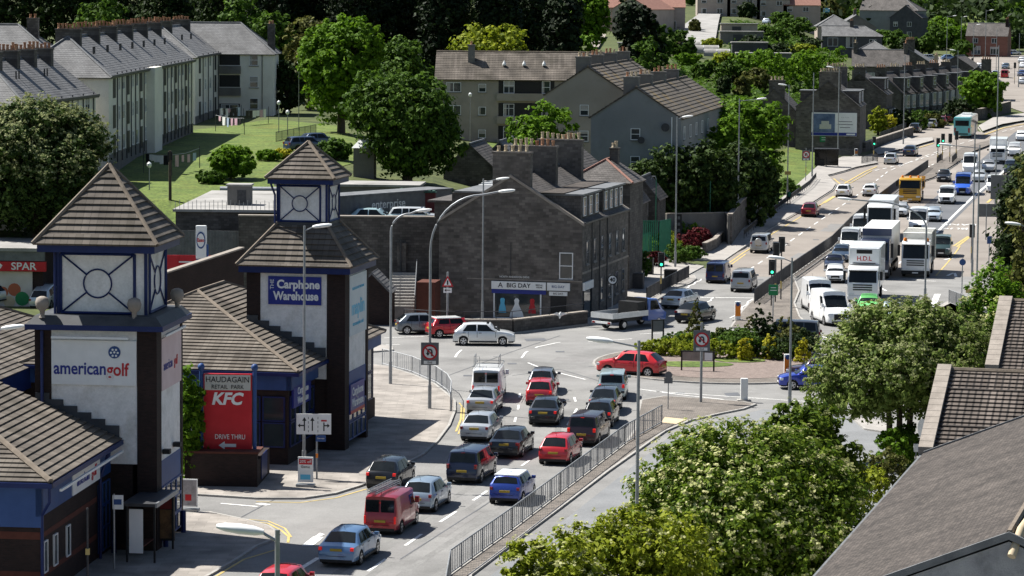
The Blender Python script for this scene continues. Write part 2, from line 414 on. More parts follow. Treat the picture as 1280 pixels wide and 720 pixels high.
def slab(name, pxs, mtop, h=.12, off=0.0, kerb=True):
    """raised slab (pavement or island) with a kerb"""
    P = [G(*p) if not isinstance(p, Vector) else p for p in pxs]
    a = sum(P[k].x*P[(k+1) % len(P)].y-P[(k+1) % len(P)].x*P[k].y for k in range(len(P)))
    if a < 0: P = P[::-1]
    n = len(P); mb = MB()
    inn = []
    for k in range(n):
        d1 = (P[k]-P[k-1]); d2 = (P[(k+1) % n]-P[k]); d1.z = d2.z = 0; d1.normalize(); d2.normalize()
        nn = Vector((-(d1.y+d2.y), d1.x+d2.x, 0)); 
        if nn.length < .05: nn = Vector((-d2.y, d2.x, 0))
        nn.normalize(); inn.append(P[k]+nn*(.15/max(.5, abs(nn.dot(Vector((-d2.y, d2.x, 0)))))))
    for k in range(n):
        p, q, r, s_ = P[k], P[(k+1) % n], inn[(k+1) % n], inn[k]
        u = lambda v, z: (v.x, v.y, v.z+z+off)
        mb.face([u(p, -.3), u(q, -.3), u(q, h), u(p, h)]); mb.face([u(p, h), u(q, h), u(r, h), u(s_, h)])
    k_ = mb.build('kerb', m_kerb); tag(k_, kind='structure')
    sheet(name, inn, mtop, h-.004)
    return k_
def pxs(*p): return [G(*q) for q in p]
# carriageways: one sheet of grey asphalt for the junction, buff surfacing up the hill
road = sheet('road', [Vector((-60, 60, 0)), Vector((30, 60, 0)), G(1230, 600), G(1200, 520), G(1260, 420), G(1320, 380), G(1320, 330), G(1240, 330), G(1150, 346), G(905, 346), G(880, 335), G(790, 352), G(700, 372), G(380, 405), G(200, 420), G(-60, 425)], m_asph, .02)
sheet('road', pxs((905, 346), (1150, 346), (1330, 346), (1330, 110), (1300, 148), (1228, 166), (1168, 152), (1140, 156), (1140, 170), (1095, 190), (1035, 214), (960, 282), (890, 333)), m_tan, .022)
sheet('road', pxs((1120, 90), (1170, 72), (1290, 70), (1290, 145), (1262, 135), (1235, 112), (1175, 98)), m_tan, .03)
sheet('road', pxs((1150, 330), (1176, 292), (1222, 247), (1275, 196), (1300, 165), (1270, 165), (1215, 210), (1150, 262), (1128, 300)), m_dkasph, .028)
# hillside streets
sheet('road', pxs((842, 45), (872, 22), (880, 8), (903, 8), (893, 60), (868, 58), (845, 50)), m_flatroof, .1)
sheet('road', pxs((735, 62), (742, 45), (758, 46), (748, 62)), m_coping, .1)
# slip carriageway (nearest, empty)
sheet('road', [G(600, 730), G(640, 700), G(700, 655), G(770, 600), G(835, 548), G(905, 524), G(955, 512), G(1060, 520), G(1120, 545), G(1150, 600), G(1000, 800), Vector((-2, 95, 0)), Vector((-4, 105, 0))], m_asph_side, .026)
# pavements
slab('pavement', [(-80, 900), (262, 722), (300, 700), (322, 685), (345, 676), (349, 668), (338, 660), (310, 652), (262, 642), (200, 645), (-80, 650)], m_pave)
slab('pavement', [(150, 617), (240, 620), (320, 625), (380, 625), (420, 619), (452, 609), (478, 597), (530, 570), (548, 553), (563, 533), (570, 515), (570, 503), (560, 494), (545, 482), (520, 471), (487, 460), (430, 452), (150, 452)], m_pave)
slab('pavement', [(330, 441), (380, 444), (470, 441), (492, 439), (490, 434), (470, 432), (330, 430)], m_pave2, h=.12)
slab('pavement', [(300, 399), (452, 396), (600, 420), (640, 418), (735, 407), (728, 402), (640, 408), (560, 402), (480, 392)], m_pave2)
slab('pavement', [(728, 403), (790, 398), (812, 382), (848, 360), (862, 356), (871, 350), (868, 345), (858, 346), (880, 334), (800, 318), (760, 365)], m_pave2)
slab('pavement', [(905, 327), (921, 316), (960, 289), (1000, 266), (1042, 239), (1046, 232), (1036, 221), (1072, 211), (1098, 206), (1094, 198), (1052, 198), (1020, 210), (985, 242), (950, 270), (900, 300), (870, 312), (850, 325)], m_pave2)
slab('pavement', [(1098, 196), (1147, 184), (1168, 178), (1166, 174), (1140, 176), (1130, 172), (1090, 190)], m_pave2)
slab('pavement', [(1228, 167), (1254, 158), (1290, 152), (1290, 143), (1240, 150), (1222, 160)], m_pave2)
slab('pavement', [(1150, 400), (1185, 378), (1215, 392), (1262, 425), (1330, 470), (1330, 330), (1262, 330), (1240, 350), (1225, 372), (1204, 372)], m_pave2)
# central reservation beside the queue, widening to the cobbled splitter
slab('traffic_island', [Vector((-3.2, 100, 0)), (560, 722), (640, 664), (700, 618), (780, 557), (793, 538), (797, 515), (800, 502), (830, 497), (880, 500), (930, 504), (946, 507), (930, 513), (900, 519), (865, 527), (832, 541), (760, 592), (700, 638), (640, 683), (590, 721), Vector((-2.0, 100, 0))], m_cobble)
# roundabout
cc = G(905, 457)
ring = []
for k in range(40):
    t = 2*math.pi*k/40
    ring.append(Vector((cc.x+8.7*math.cos(t), cc.y+10.2*math.sin(t), 0)))
slab('roundabout', ring, m_cobble)
sheet('flower_bed', [Vector((cc.x+(7.0)*math.cos(t), cc.y+.6+8.6*math.sin(t), 0)) for t in [2*math.pi*k/36 for k in range(36)]], m_red_gravel, .135)
# splitter before the hill
slab('traffic_island', [(912, 411), (925, 392), (936, 380), (950, 370), (990, 345), (994, 350), (1000, 365), (994, 380), (1001, 398), (1020, 414)], m_cobble)
slab('traffic_island', [(990, 345), (1040, 310), (1063, 285), (1085, 265), (1120, 237), (1158, 212), (1180, 200), (1200, 188), (1236, 178), (1240, 183), (1217, 192), (1200, 204), (1168, 224), (1124, 238), (1089, 268), (1068, 287), (1044, 313), (995, 348)], m_cobble)
slab('traffic_island', [(1060, 520), (1110, 530), (1125, 545), (1080, 538)], m_pave2)
# grass
sheet('grass', pxs((120, 285), (210, 292), (300, 262), (345, 236), (400, 220), (470, 200), (430, 160), (340, 150), (230, 165), (150, 205)), m_grass, .05)
sheet('grass', pxs((930, 300), (985, 245), (1005, 225), (1025, 203), (1020, 192), (985, 186), (940, 200)), m_grass, .05)
sheet('grass', pxs((590, 195), (612, 202), (625, 180), (600, 172)), m_grass, .06)
sheet('grass', pxs((455, 395), (515, 391), (505, 386), (457, 388)), m_grass, .13)
sheet('grass', pxs((1200, 42), (1270, 46), (1240, 20), (1205, 22)), m_grass, .15)
# ------------------------------------------------------------------ markings
mkw = MB(); mky = MB()
def strip(mb, p, q, w, z=.034):
    d = (q-p); d.z = 0
    if d.length < .01: return
    d.normalize(); s_ = Vector((-d.y, d.x, 0))*w/2
    n = max(1, int((q-p).length/6)) if p.y > 250 else 1
    for k in range(n):
        a = p+(q-p)*(k/n); b = p+(q-p)*((k+1)/n)
        pts = [a-s_, b-s_, b+s_, a+s_]
        mb.face([(v.x, v.y, T(v.x, v.y)+z*(1 if v.y < 300 else 1+(v.y-300)/60)) for v in pts])
def line(mb, pts, w=.13, z=.034):
    P = [G(*p) for p in pts]
    for a, b in zip(P, P[1:]): strip(mb, a, b, w, z)
def dashes(mb, pts, dash, gap, w=.13, z=.034, start=0):
    P = [G(*p) for p in pts]; on = dash+gap; pos = start
    for a, b in zip(P, P[1:]):
        Lg = (b-a).length; t = 0.0
        while t < Lg:
            ph = (pos+t) % on
            if ph < dash-1e-3:
                e = min(Lg, t+dash-ph); strip(mb, a+(b-a)*(t/Lg), a+(b-a)*(e/Lg), w, z); t = e+2e-3
            else: t += on-ph+1e-3
        pos += Lg
dashes(mkw, [(460, 715), (532, 665), (601, 620), (652, 583)], 3, 3.4, .15)
dashes(mkw, [(560, 600), (600, 571), (640, 541), (648, 510), (650, 490)], 2, 3.4)
dashes(mkw, [(652, 583), (700, 548), (722, 510), (716, 492)], 2, 3.2)
dashes(mkw, [(700, 552), (740, 520)], 2, 3.2)
line(mkw, [(375, 712), (398, 698)], .25); line(mkw, [(300, 660), (318, 672)], .3)
# roundabout lane arcs
dashes(mkw, [(652, 448), (657, 441), (672, 434), (696, 429), (715, 426)], 4, 2.2, .14)
line(mkw, [(660, 454), (680, 462), (712, 470), (732, 475)], .14)
line(mkw, [(569, 447), (572, 442), (577, 438)], .14)
line(mkw, [(735, 428), (790, 424)], .14); line(mkw, [(800, 418), (850, 416)], .14)
line(mkw, [(800, 487), (850, 494), (905, 500)], .14); line(mkw, [(820, 490), (1000, 502), (1060, 505)], .14)
line(mkw, [(480, 423), (530, 421)], .14); line(mkw, [(474, 432), (500, 431)], .14)
# access road arrow & yellow lines at the retail park
def tri(mb, pts, z=.036): mb.face([(v.x, v.y, v.z+z) for v in [G(*p) for p in pts]])
line(mkw, [(398, 672), (384, 683)], .5); tri(mkw, [(384, 678), (400, 667), (406, 669)])
line(mkw, [(276, 630), (322, 634)], .18); line(mkw, [(322, 630), (336, 632)], .4)
line(mky, [(320, 628), (375, 629), (420, 623), (458, 612)], .12); line(mky, [(305, 652), (335, 655), (352, 664), (361, 672), (360, 679)], .12); line(mky, [(298, 649), (335, 652), (356, 661), (364, 672)], .1)
line(mky, [(577, 510), (576, 525), (570, 540)], .12); line(mky, [(574, 504), (580, 512), (579, 528), (573, 543)], .1)
line(mky, [(462, 614), (485, 604)], .12)
line(mky, [(262, 726), (305, 700), (345, 688)], .12)
# stop line, zigzags at the crossing
line(mkw, [(865, 372), (942, 373)], .3)
zz = lambda p, n, amp: [(p[0][0]+(p[1][0]-p[0][0])*k/n+(amp if k % 2 else -amp), p[0][1]+(p[1][1]-p[0][1])*k/n) for k in range(n+1)]
line(mkw, zz([(914, 398), (940, 374)], 7, 1.6), .12); line(mkw, zz([(855, 362), (878, 349)], 6, 1.4), .12)
line(mkw, zz([(885, 378), (893, 372)], 3, 1.4), .12)
line(mkw, [(895, 418), (908, 412), (960, 420), (1010, 424)], .15); line(mkw, [(908, 412), (935, 425)], .12)
line(mkw, [(995, 415), (1050, 426), (1090, 428)], .15)
# up the hill: left carriageway
dashes(mkw, [(925, 345), (985, 304), (1040, 266), (1078, 240), (1110, 215), (1145, 200), (1190, 184), (1230, 172), (1285, 157)], 3.2, 3.0, .13)
line(mky, [(910, 330), (928, 317), (960, 296), (1000, 272), (1040, 248)], .14); line(mky, [(914, 331), (932, 318)], .14); line(mky, [(1030, 254), (1043, 246)], .4)
line(mky, [(1042, 224), (1052, 232), (1080, 216), (1096, 209)], .2); line(mky, [(1050, 224), (1062, 230), (1090, 214)], .12)
line(mky, [(1147, 186), (1167, 180)], .25); line(mky, [(1228, 170), (1254, 161), (1285, 155)], .3)
dashes(mkw, [(1094, 214), (1130, 206), (1180, 190)], 1.6, 1.6, .2); dashes(mkw, [(1145, 216), (1172, 204)], 2, 2, .25)
# right carriageway
line(mkw, [(1170, 292), (1192, 270), (1217, 246), (1262, 208), (1290, 185)], .28)
dashes(mkw, [(1124, 330), (1150, 290), (1172, 262), (1190, 243), (1226, 212)], 2.6, 3.2, .14)
line(mky, [(1192, 308), (1210, 296)], .22); line(mky, [(1196, 309), (1213, 296)], .22); line(mky, [(1234, 254), (1250, 240)], .3)
line(mky, [(1170, 345), (1185, 328), (1200, 308)], .14)
line(mkw, [(1180, 325), (1196, 322)], .25); line(mkw, [(1140, 350), (1170, 352)], .2)
line(mkw, [(1100, 360), (1108, 364)], .2); line(mkw, [(1184, 345), (1193, 341), (1195, 346)], .25)
line(mkw, [(1165, 385), (1172, 368)], .5)
mo = mkw.build('road_marking', m_white); tag(mo, kind='structure')
mo = mky.build('road_marking', m_yell); tag(mo, kind='structure')
def roadtext(body, px, py, size, h):
    p = G(px, py); o = text(body, size, None, (p.x, p.y, p.z+.04), (0, 0, -R(h)), m_white, 'road_marking', .002, sx=.45)
    for v in o.data.vertices: v.co.y *= 1.0
    tag(o, kind='structure')
roadtext('BUS', 1195, 286, 3.4, 191); roadtext('LANE', 1199, 281, 3.4, 191)
# tactile paving, patches
sheet('pavement', pxs((831, 524), (858, 527), (845, 533), (826, 531)), m_potb, .14)
for (a, b, c, d_) in (((432, 660), (440, 655), (446, 659), (438, 664)), ((655, 424), (680, 423), (684, 426), (658, 427)), ((905, 492), (922, 491), (926, 495), (908, 496)), ((900, 345), (915, 345), (915, 348), (899, 348))):
    sheet('road_patch', pxs(a, b, c, d_), m_dkasph, .03)

for px, py in ((520, 640), (600, 588), (655, 552), (705, 500), (640, 455), (700, 440), (760, 485), (850, 492), (455, 700), (585, 470), (735, 605), (1020, 300), (950, 350), (1060, 255)):
    g_ = G(px, py); tag(sheet('drain_cover', [g_+Vector((x, y, 0)) for x, y in ((-.3, -.35), (.3, -.35), (.3, .35), (-.3, .35))], m_dkasph, .031, False), kind='structure')
for px, py, w, d in ((560, 655, 1.6, 7), (668, 520, 1.3, 5), (612, 470, 2.2, 4), (720, 450, 3, 2.4), (500, 690, 1.2, 5), (860, 495, 5, 1.4), (1040, 285, 1.4, 9), (1000, 320, 1.2, 6)):
    g_ = G(px, py); c_, s_ = math.cos(R(13)), math.sin(R(13)); tag(sheet('road_patch', [g_+Vector((x*c_+y*s_, -x*s_+y*c_, 0)) for x, y in ((-w/2, -d/2), (w/2, -d/2), (w/2, d/2), (-w/2, d/2))], mat('old_patch', (.165,.16,.155), (.20,.195,.19), 1, .9, fine=.15, fscale=12), .0245), kind='structure')
crk = MB()
for pts in ([(300, 648), (380, 605)], [(395, 700), (470, 655), (560, 598)], [(500, 700), (600, 636), (660, 596)], [(640, 470), (700, 462), (760, 480)], [(600, 520), (640, 500), (700, 500)], [(560, 470), (640, 440), (700, 420)], [(1010, 320), (1060, 282)], [(960, 330), (1020, 330)], [(1040, 290), (1100, 292)]): line(crk, pts, .07, .032)
tag(crk.build('road_joint', m_dkasph), kind='structure')
tyre = mat('tyre_track', (.15, .148, .143), (.19, .187, .18), .6, .9, fine=.2, fscale=8)
tk = MB()
for off in (-.75, .75):
    for (p, q) in (((440, 720), (640, 588)), ((520, 722), (700, 600)), ((610, 560), (612, 500)), ((680, 560), (682, 495)), ((760, 540), (768, 490))):
        a, b = G(*p), G(*q); d = (b-a).normalized(); n = Vector((-d.y, d.x, 0))*off; strip(tk, a+n, b+n, .38, .0225+.0)
tag(tk.build('tyre_track', tyre), kind='structure')
# ------------------------------------------------------------------ vehicles
def interp(t, tab):
    if t <= tab[0][0]: return tab[0][1]
    for (a, va), (b, vb) in zip(tab, tab[1:]):
        if t <= b: return va+(vb-va)*(t-a)/(b-a) if b > a else vb
    return tab[-1][1]
# kind: L, W, H, belt, cowl (from front), roof start, roof end (from rear), rear glass foot (from rear), foot z, bonnet nose z, wheel r, front/rear axle offset
KINDS = {
 'hatch':  dict(L=4.05, W=1.72, H=1.46, belt=.93, cowl=1.02, rs=1.85, re=.66, rf=.13, fz=.98, nose=.76, wr=.31, fa=.80, ra=.68, side=2),
 'small':  dict(L=3.65, W=1.66, H=1.42, belt=.93, cowl=.95, rs=1.50, re=.42, rf=.13, fz=.98, nose=.74, wr=.29, fa=.68, ra=.52, side=2),
 'saloon': dict(L=4.60, W=1.78, H=1.43, belt=.93, cowl=1.22, rs=1.98, re=1.22, rf=.58, fz=1.00, nose=.74, wr=.32, fa=.90, ra=.98, side=2),
 'estate': dict(L=4.50, W=1.75, H=1.47, belt=.93, cowl=1.15, rs=1.85, re=.38, rf=.12, fz=.98, nose=.76, wr=.31, fa=.88, ra=.92, side=3),
 'mpv':    dict(L=4.55, W=1.80, H=1.66, belt=1.00, cowl=.85, rs=1.75, re=.36, rf=.12, fz=1.05, nose=.80, wr=.33, fa=.90, ra=.80, side=3),
 'suv':    dict(L=4.55, W=1.84, H=1.80, belt=1.12, cowl=1.15, rs=1.70, re=.22, rf=.08, fz=1.12, nose=.98, wr=.38, fa=.85, ra=.88, side=3),
 'coupe':  dict(L=4.10, W=1.74, H=1.45, belt=.95, cowl=1.05, rs=1.75, re=1.15, rf=.35, fz=1.00, nose=.75, wr=.32, fa=.85, ra=.75, side=1),
 'mini':   dict(L=3.70, W=1.68, H=1.41, belt=.98, cowl=1.05, rs=1.42, re=.40, rf=.14, fz=1.02, nose=.80, wr=.31, fa=.66, ra=.58, side=2),
 'carvan': dict(L=4.30, W=1.72, H=1.82, belt=1.06, cowl=.88, rs=1.55, re=.12, rf=.07, fz=1.10, nose=.82, wr=.31, fa=.78, ra=.78, side=1),
 'vito':   dict(L=4.80, W=1.90, H=1.92, belt=1.18, cowl=.75, rs=1.55, re=.14, rf=.07, fz=1.18, nose=.92, wr=.34, fa=.92, ra=.98, side=1),
 'transit':dict(L=5.30, W=1.97, H=2.45, belt=1.32, cowl=.78, rs=1.75, re=.12, rf=.06, fz=1.30, nose=1.00, wr=.35, fa=.95, ra=1.15, side=1),
}
CACHE = {}
def car_parts(kind, roof=None, low=False, face='both'):
    key = (kind,)
    if key in CACHE: return CACHE[key]
    K = KINDS[kind]; L_, W, H = K['L'], K['W'], K['H']; hw = W/2
    f0, r0 = L_/2, -L_/2
    yc = f0-K['cowl']; yrs = f0-K['rs']; yre = r0+K['re']; yrf = r0+K['rf']
    van = kind in ('transit', 'vito', 'carvan')
    zbl = K['belt']; fz = K['fz']; nose = K['nose']
    top = [(r0, .62), (r0+.03, .78 if not van else fz-.1)] + ([(yrf, fz)] if K['rf'] < .4 else [(r0+.10, fz-.08), (yrf, fz)]) + [(yre, H-.06), (yre+.45, H-.012), ((yre+yrs)/2, H), (yrs+.25, H-.015), (yrs, H-.05), (yc, zbl+.05), (yc+.45*(f0-yc), zbl-.015 if not van else (nose+zbl)/2+.08), (f0-.32, nose+.10), (f0-.10, nose+.02), (f0-.02, nose-.08), (f0, nose-.2)]
    hwid = [(r0, hw*.86), (r0+.08, hw*.90), (r0+.25, hw*.95), (r0+.7, hw*.99), (0, hw), (f0-.9, hw*.985), (f0-.35, hw*.93), (f0-.1, hw*.83), (f0, hw*.72)]
    roofw = hw*(.88 if van else (.80 if kind in ('suv', 'mpv') else .70))
    zs = .20 if kind not in ('suv',) else .30
    wf, wrr, wr = f0-K['fa'], r0+K['ra'], K['wr']; RA = wr+.055
    st = set([r0, r0+.03, r0+.08, r0+.2, yrf, yre, yre+.12, yre+.35, yrs, yrs+.12, yrs+.25, yc, f0-.45, f0-.3, f0-.12, f0-.05, f0-.02, f0] + ([r0+.10] if K['rf'] >= .4 else []))
    for wy in (wf, wrr):
        for k in range(9): st.add(wy-RA*math.cos(math.pi*k/8))
    y = r0
    while y < f0: st.add(round(y, 3)); y += .3
    st = sorted(s for s in st if r0 <= s <= f0)
    st = [s for i, s in enumerate(st) if i == 0 or s-st[i-1] > .012]
    def ring(y):
        zt = interp(y, top); w = interp(y, hwid)
        b = min(zbl, zt-.04)
        g = max(0, min(1, (zt-zbl-.06)/(H-zbl-.1)))
        wt = w*.90*(1-g)+roofw*g*(w/hw)
        zu = zs
        for wy in (wf, wrr):
            d = abs(y-wy)
            if d < RA: zu = max(zu, wr+math.sqrt(max(0, RA*RA-d*d))-.02)
        if y < r0+.12 or y > f0-.12: zu = max(zu, zs+.06)
        zm = max(zu+.04, .50); zm = min(zm, b-.02)
        inw = .97
        return [(0, zu+.0), (w*.90, zu), (w*inw, max(zu+.01, min(zs+.10, zm-.02)) if zu <= zs+.07 else zu+.01), (w, zm+.06 if zm+.06 < b else zm), (w*.985, (zm+b)/2+.05 if (zm+b)/2+.05 < b else b-.01), (w*.96, b), (wt, zt-.05 if zt-.05 > b else b+.01), (wt*.88, zt-.005), (0, zt+.02*g+.012)]
    rings = [ring(y) for y in st]
    mb = MB()
    n = len(rings[0]); idx = []
    for y, rg in zip(st, rings):
        full = [(x, z) for x, z in rg]+[(-x, z) for x, z in reversed(rg[1:-1])]
        i = len(mb.v); mb.v += [(x, y, z) for x, z in full]; idx.append(i); m_ = len(full)
    for k in range(len(st)-1):
        for q in range(m_):
            mi = 1 if q in (0, 1, m_-1, m_-2) else 0
            mb.f.append((idx[k]+q, idx[k+1]+q, idx[k+1]+(q+1) % m_, idx[k]+(q+1) % m_)); mb.m.append(mi)
    mb.f.append(tuple(idx[0]+q for q in range(m_))); mb.m.append(0)
    mb.f.append(tuple(idx[-1]+q for q in reversed(range(m_)))); mb.m.append(0)
    body = mb.mesh('body', [m_white, m_black], smooth=38)
    parts = [('body', body, None, None)]
    def rg_at(y): return ring(max(r0, min(f0, y)))
    def surf_side(y, v, s_):   # v 0 belt .. 1 roof edge
        r = rg_at(y); (x0, z0), (x1, z1) = r[5], r[6]
        return Vector((s_*(x0+(x1-x0)*v), y, z0+(z1-z0)*v))
    def side_glass(a0, a1, b0, b1, v0=.06, v1=.93):
        for s_ in (1, -1):
            g = MB(); nu = 6; rows = []
            for j in range(3):
                v = v0+(v1-v0)*j/2; row = []
                for i in range(nu+1):
                    u = i/nu; y = (a0+(a1-a0)*u)*(1-v)+(b0+(b1-b0)*u)*v
                    p = surf_side(y, v, s_); p.x += s_*.010; p.z += .004; row.append(p)
                rows.append(row)
            for j in range(2):
                for i in range(nu):
                    q = [rows[j][i], rows[j][i+1], rows[j+1][i+1], rows[j+1][i]]
                    g.face(q if s_ > 0 else q[::-1])
            parts.append(('side_window', g.mesh('side_window', m_glass, smooth=60), None, None))
    def top_glass(ya, yb, marg=.05):
        g = MB(); rows = []
        nv = 5
        for j in range(nv+1):
            y = ya+(yb-ya)*j/nv; r = rg_at(y); row = []
            for i in range(-4, 5):
                x = i/4*(r[6][0]-marg); ax = abs(x)
                pr = [(0, r[8][1]), (r[7][0], r[7][1]), (r[6][0], r[6][1])]
                z = interp(ax, pr)
                row.append(Vector((x, y, z)))
            rows.append(row)
        nn = (rows[-1][4]-rows[0][4]); nn = Vector((0, -nn.z, nn.y)); nn.normalize()
        if nn.z < 0: nn = -nn
        for j in range(nv):
            for i in range(8):
                q = [p+nn*.012 for p in (rows[j][i], rows[j][i+1], rows[j+1][i+1], rows[j+1][i])]
                g.face(q if ya < yb else q[::-1])
        return g
    parts.append(('windscreen', top_glass(yrs-.02, yc+.02 if not van else yc+.03).mesh('windscreen', m_glass, smooth=60), None, None))
    parts.append(('rear_window', top_glass(yrf+.02 if not van else r0+.04, yre-.03 if not van else yre-.005, .09).mesh('rear_window', m_glass, smooth=60) if not van else None, None, None))
    if van:
        g = MB(); zt = H-.18; zb = H*.60
        for s_ in (1, -1):
            x0, x1 = .05*s_, hw*.76*s_
            q = [(x0, r0-.006, zb), (x1, r0-.006, zb), (x1*.96, r0+.03, zt), (x0, r0+.03, zt)]
            q = [(min(x0, x1), r0-.012, zb), (max(x0, x1), r0-.012, zb), (max(x0, x1), r0-.012, zt), (min(x0, x1), r0-.012, zt)]
            g.face(q)
            g.box(min(x0, x1), r0-.011, zb, max(x0, x1), r0+.10, zt)
        parts[-1] = ('rear_window', g.mesh('rear_window', m_glass), None, None)
    a_front = yc-.12
    if K['side'] == 1:
        if van: side_glass(yc-1.05, a_front-.12, yrs-.75, yrs-.12, .05, .72)
        else: side_glass(yrf+.35, a_front, yre+.25, yrs-.05)
    else:
        mid = (yrf+yc)/2-.02
        side_glass(mid+.04, a_front, mid+.04, yrs-.05)
        if K['side'] == 2:
            side_glass(max(yrf, wrr-.18)+.10, mid-.04, yre+.28 if K['rf'] < .4 else yre+.10, mid-.04)
        else:
            m2 = wrr+.25
            side_glass(m2+.04, mid-.04, m2+.04, mid-.04)
            side_glass(r0+.28, m2-.04, yre+.14, m2-.04)
    # wheels
    tw = .20
    tyre = MB().lathe([(wr-.05, -tw/2), (wr-.01, -tw/2), (wr, -tw/2+.03), (wr, tw/2-.03), (wr-.01, tw/2), (wr-.05, tw/2)], 20, axis='x').mesh('wheel', m_tyre, smooth=40)
    rim = MB()
    for s_ in (1, -1):
        rim.lathe([(wr*.66, s_*(tw/2+.002)), (wr*.60, s_*(tw/2-.01)), (.10, s_*(tw/2-.012)), (.05, s_*(tw/2+.008)), (.0001, s_*(tw/2+.008))][::1], 14, axis='x')
        for k in range(5):
            a = 2*math.pi*k/5; M_ = Matrix.Rotation(a, 4, 'X')
            rim.box(s_*(tw/2-.004) if s_ < 0 else tw/2-.012, -.035, .05, s_*(tw/2+.006) if s_ > 0 else -(tw/2-.012), .035, wr*.64, M=M_) if False else None
    spk = MB()
    for s_ in (1, -1):
        for k in range(5):
            a = 2*math.pi*(k+.5)/5; M_ = Matrix.Rotation(a, 4, 'X'); xx = s_*(tw/2+.001)
            spk.box(min(xx, xx+s_*.004), -.045, wr*.28, max(xx, xx+s_*.004), .045, wr*.58, M=M_)
    rimm = rim.mesh('rim', m_rim, smooth=40); spkm = spk.mesh('rim_opening', m_black)
    for sx in (1, -1):
        for wy in (wf, wrr):
            parts.append(('wheel', tyre, (sx*(hw-tw/2-.03), wy, wr), [('rim', rimm), ('rim_opening', spkm)]))
    # lamps
    zt_ = min(K['fz']-.04, H*.62) if not van else H*.50
    hwz = .14 if not van else .34
    if kind in ('mpv', 'estate', 'suv'): hwz = .20
    tl = MB(); wl = interp(r0+.03, hwid)
    tl.box(wl-.15 if not van else wl-.10, r0-.022, zt_-hwz, wl-.005, r0+.16, zt_)
    tlm = tl.mesh('tail_lamp', m_tail, bevel=.015)
    tl2 = MB(); tl2.box(-wl+.005, r0-.022, zt_-hwz, -wl+.15 if not van else -wl+.10, r0+.16, zt_); tlm2 = tl2.mesh('tail_lamp', m_tail, bevel=.015)
    parts += [('tail_lamp', tlm, None, None), ('tail_lamp', tlm2, None, None)]
    wh = interp(f0-.18, hwid)
    for s_ in (1, -1):
        h = MB(); x0, x1 = sorted((s_*(wh-.36), s_*(wh+.012)))
        z1 = nose-.02
        h.box(x0, f0-.26, z1-.15, x1, f0-.035, z1)
        parts.append(('headlamp', h.mesh('headlamp', m_head, bevel=.03), None, None))
    g = MB(); g.box(-hw*.42, f0-.10, .46, hw*.42, f0+.008, nose-.08); g.box(-hw*.6, f0-.10, .27, hw*.6, f0+.012, .40)
    parts.append(('grille', g.mesh('grille', m_black, bevel=.01), None, None))
    p = MB(); p.box(-.26, f0-.02, .40, .26, f0+.022, .51); parts.append(('number_plate', p.mesh('number_plate', m_plate_w), None, None))
    pz = .72 if K['rf'] >= .4 else (.62 if kind not in ('suv',) else .72)
    p = MB(); p.box(-.26, r0-.024, pz, .26, r0+.05, pz+.11); parts.append(('number_plate', p.mesh('number_plate', m_plate_y), None, None))
    bm_ = MB(); bm_.box(-hw*.80, r0-.018, .24, hw*.80, r0+.1, .36); bm_.box(-hw*.5, r0-.02, .50, hw*.5, r0+.05, .515); parts.append(('bumper_trim', bm_.mesh('bumper_trim', m_black), None, None))
    for s_ in (1, -1):
        mr = MB(); ym = yc-.22; w_ = interp(ym, hwid)
        a, b = sorted((s_*(w_-.04), s_*(w_+.17))); mr.box(a, ym-.06, zbl+.02, b, ym+.07, zbl+.17 if not van else zbl+.32)
        parts.append(('mirror', mr.mesh('mirror', m_black, bevel=.03), None, None))
    # shut lines and handles on the flanks
    sl_ = MB()
    for s_ in (1, -1):
        for yy in ([yc-.25, (yrf+yc)/2, wrr+.32] if K['side'] > 1 else [yc-.25, yc-1.15]):
            for (i0, i1) in ((3, 4), (4, 5)):
                r = rg_at(yy)
                sl_.face([(s_*(r[i0][0]+.004), yy-.012, r[i0][1]), (s_*(r[i0][0]+.004), yy+.012, r[i0][1]), (s_*(r[i1][0]+.004), yy+.012, r[i1][1]), (s_*(r[i1][0]+.004), yy-.012, r[i1][1])])
    parts.append(('shut_line', sl_.mesh('shut_line', m_black), None, None))
    for s_ in (1, -1):
        hd_ = MB(); r = rg_at((yrf+yc)/2); xx = r[5][0]+.006
        for yy in ([(yrf+yc)/2+.10, (yrf+yc)/2-.95] if K['side'] > 1 else [yc-1.05]): a_, b_ = sorted((s_*xx, s_*(xx+.03))); hd_.box(a_, yy, zbl-.10, b_, yy+.19, zbl-.07)
        parts.append(('door_handle', hd_.mesh('door_handle', m_black), None, None))
        ss_ = MB(); r = rg_at(0); a_, b_ = sorted((s_*(r[2][0]-.02), s_*(r[3][0]+.006))); ss_.box(a_, wrr+RA+.03, zs+.02, b_, wf-RA-.03, zs+.12); parts.append(('sill', ss_.mesh('sill', m_black, bevel=.02), None, None))
    ar_ = MB().tube([(0, yre+.25, H-.02), (0, yre+.05, H+.22)], .008, 4); parts.append(('aerial', ar_.mesh('aerial', m_black), None, None))
    wp_ = MB(); z_ = rg_at(yc-.02)[8][1]
    for x_ in (-.45, .1): wp_.tube([(x_, yc+.02, z_+.03), (x_+.45, yc-.16, z_+.16)], .012, 4)
    parts.append(('wiper', wp_.mesh('wiper', m_black), None, None))
    bl = MB(); zz_ = interp(yre-.02, top); bl.box(-.10, yre-.05, zz_-.01, .10, yre-.02, zz_+.02)
    parts.append(('high_brake_lamp', bl.mesh('high_brake_lamp', m_tail), None, None))
    CACHE[key] = parts
    return parts
PAINTS = {}
def paint(c, metal=0.35, rough=.32):
    k = (tuple(round(x, 3) for x in c), metal)
    if k not in PAINTS:
        c2 = tuple(min(1, x*1.12+.003) for x in c)
        PAINTS[k] = mat('paint_%d' % len(PAINTS), c, c2, .8, rough, metal=metal, coat=.8, spec=.5)
    return PAINTS[k]
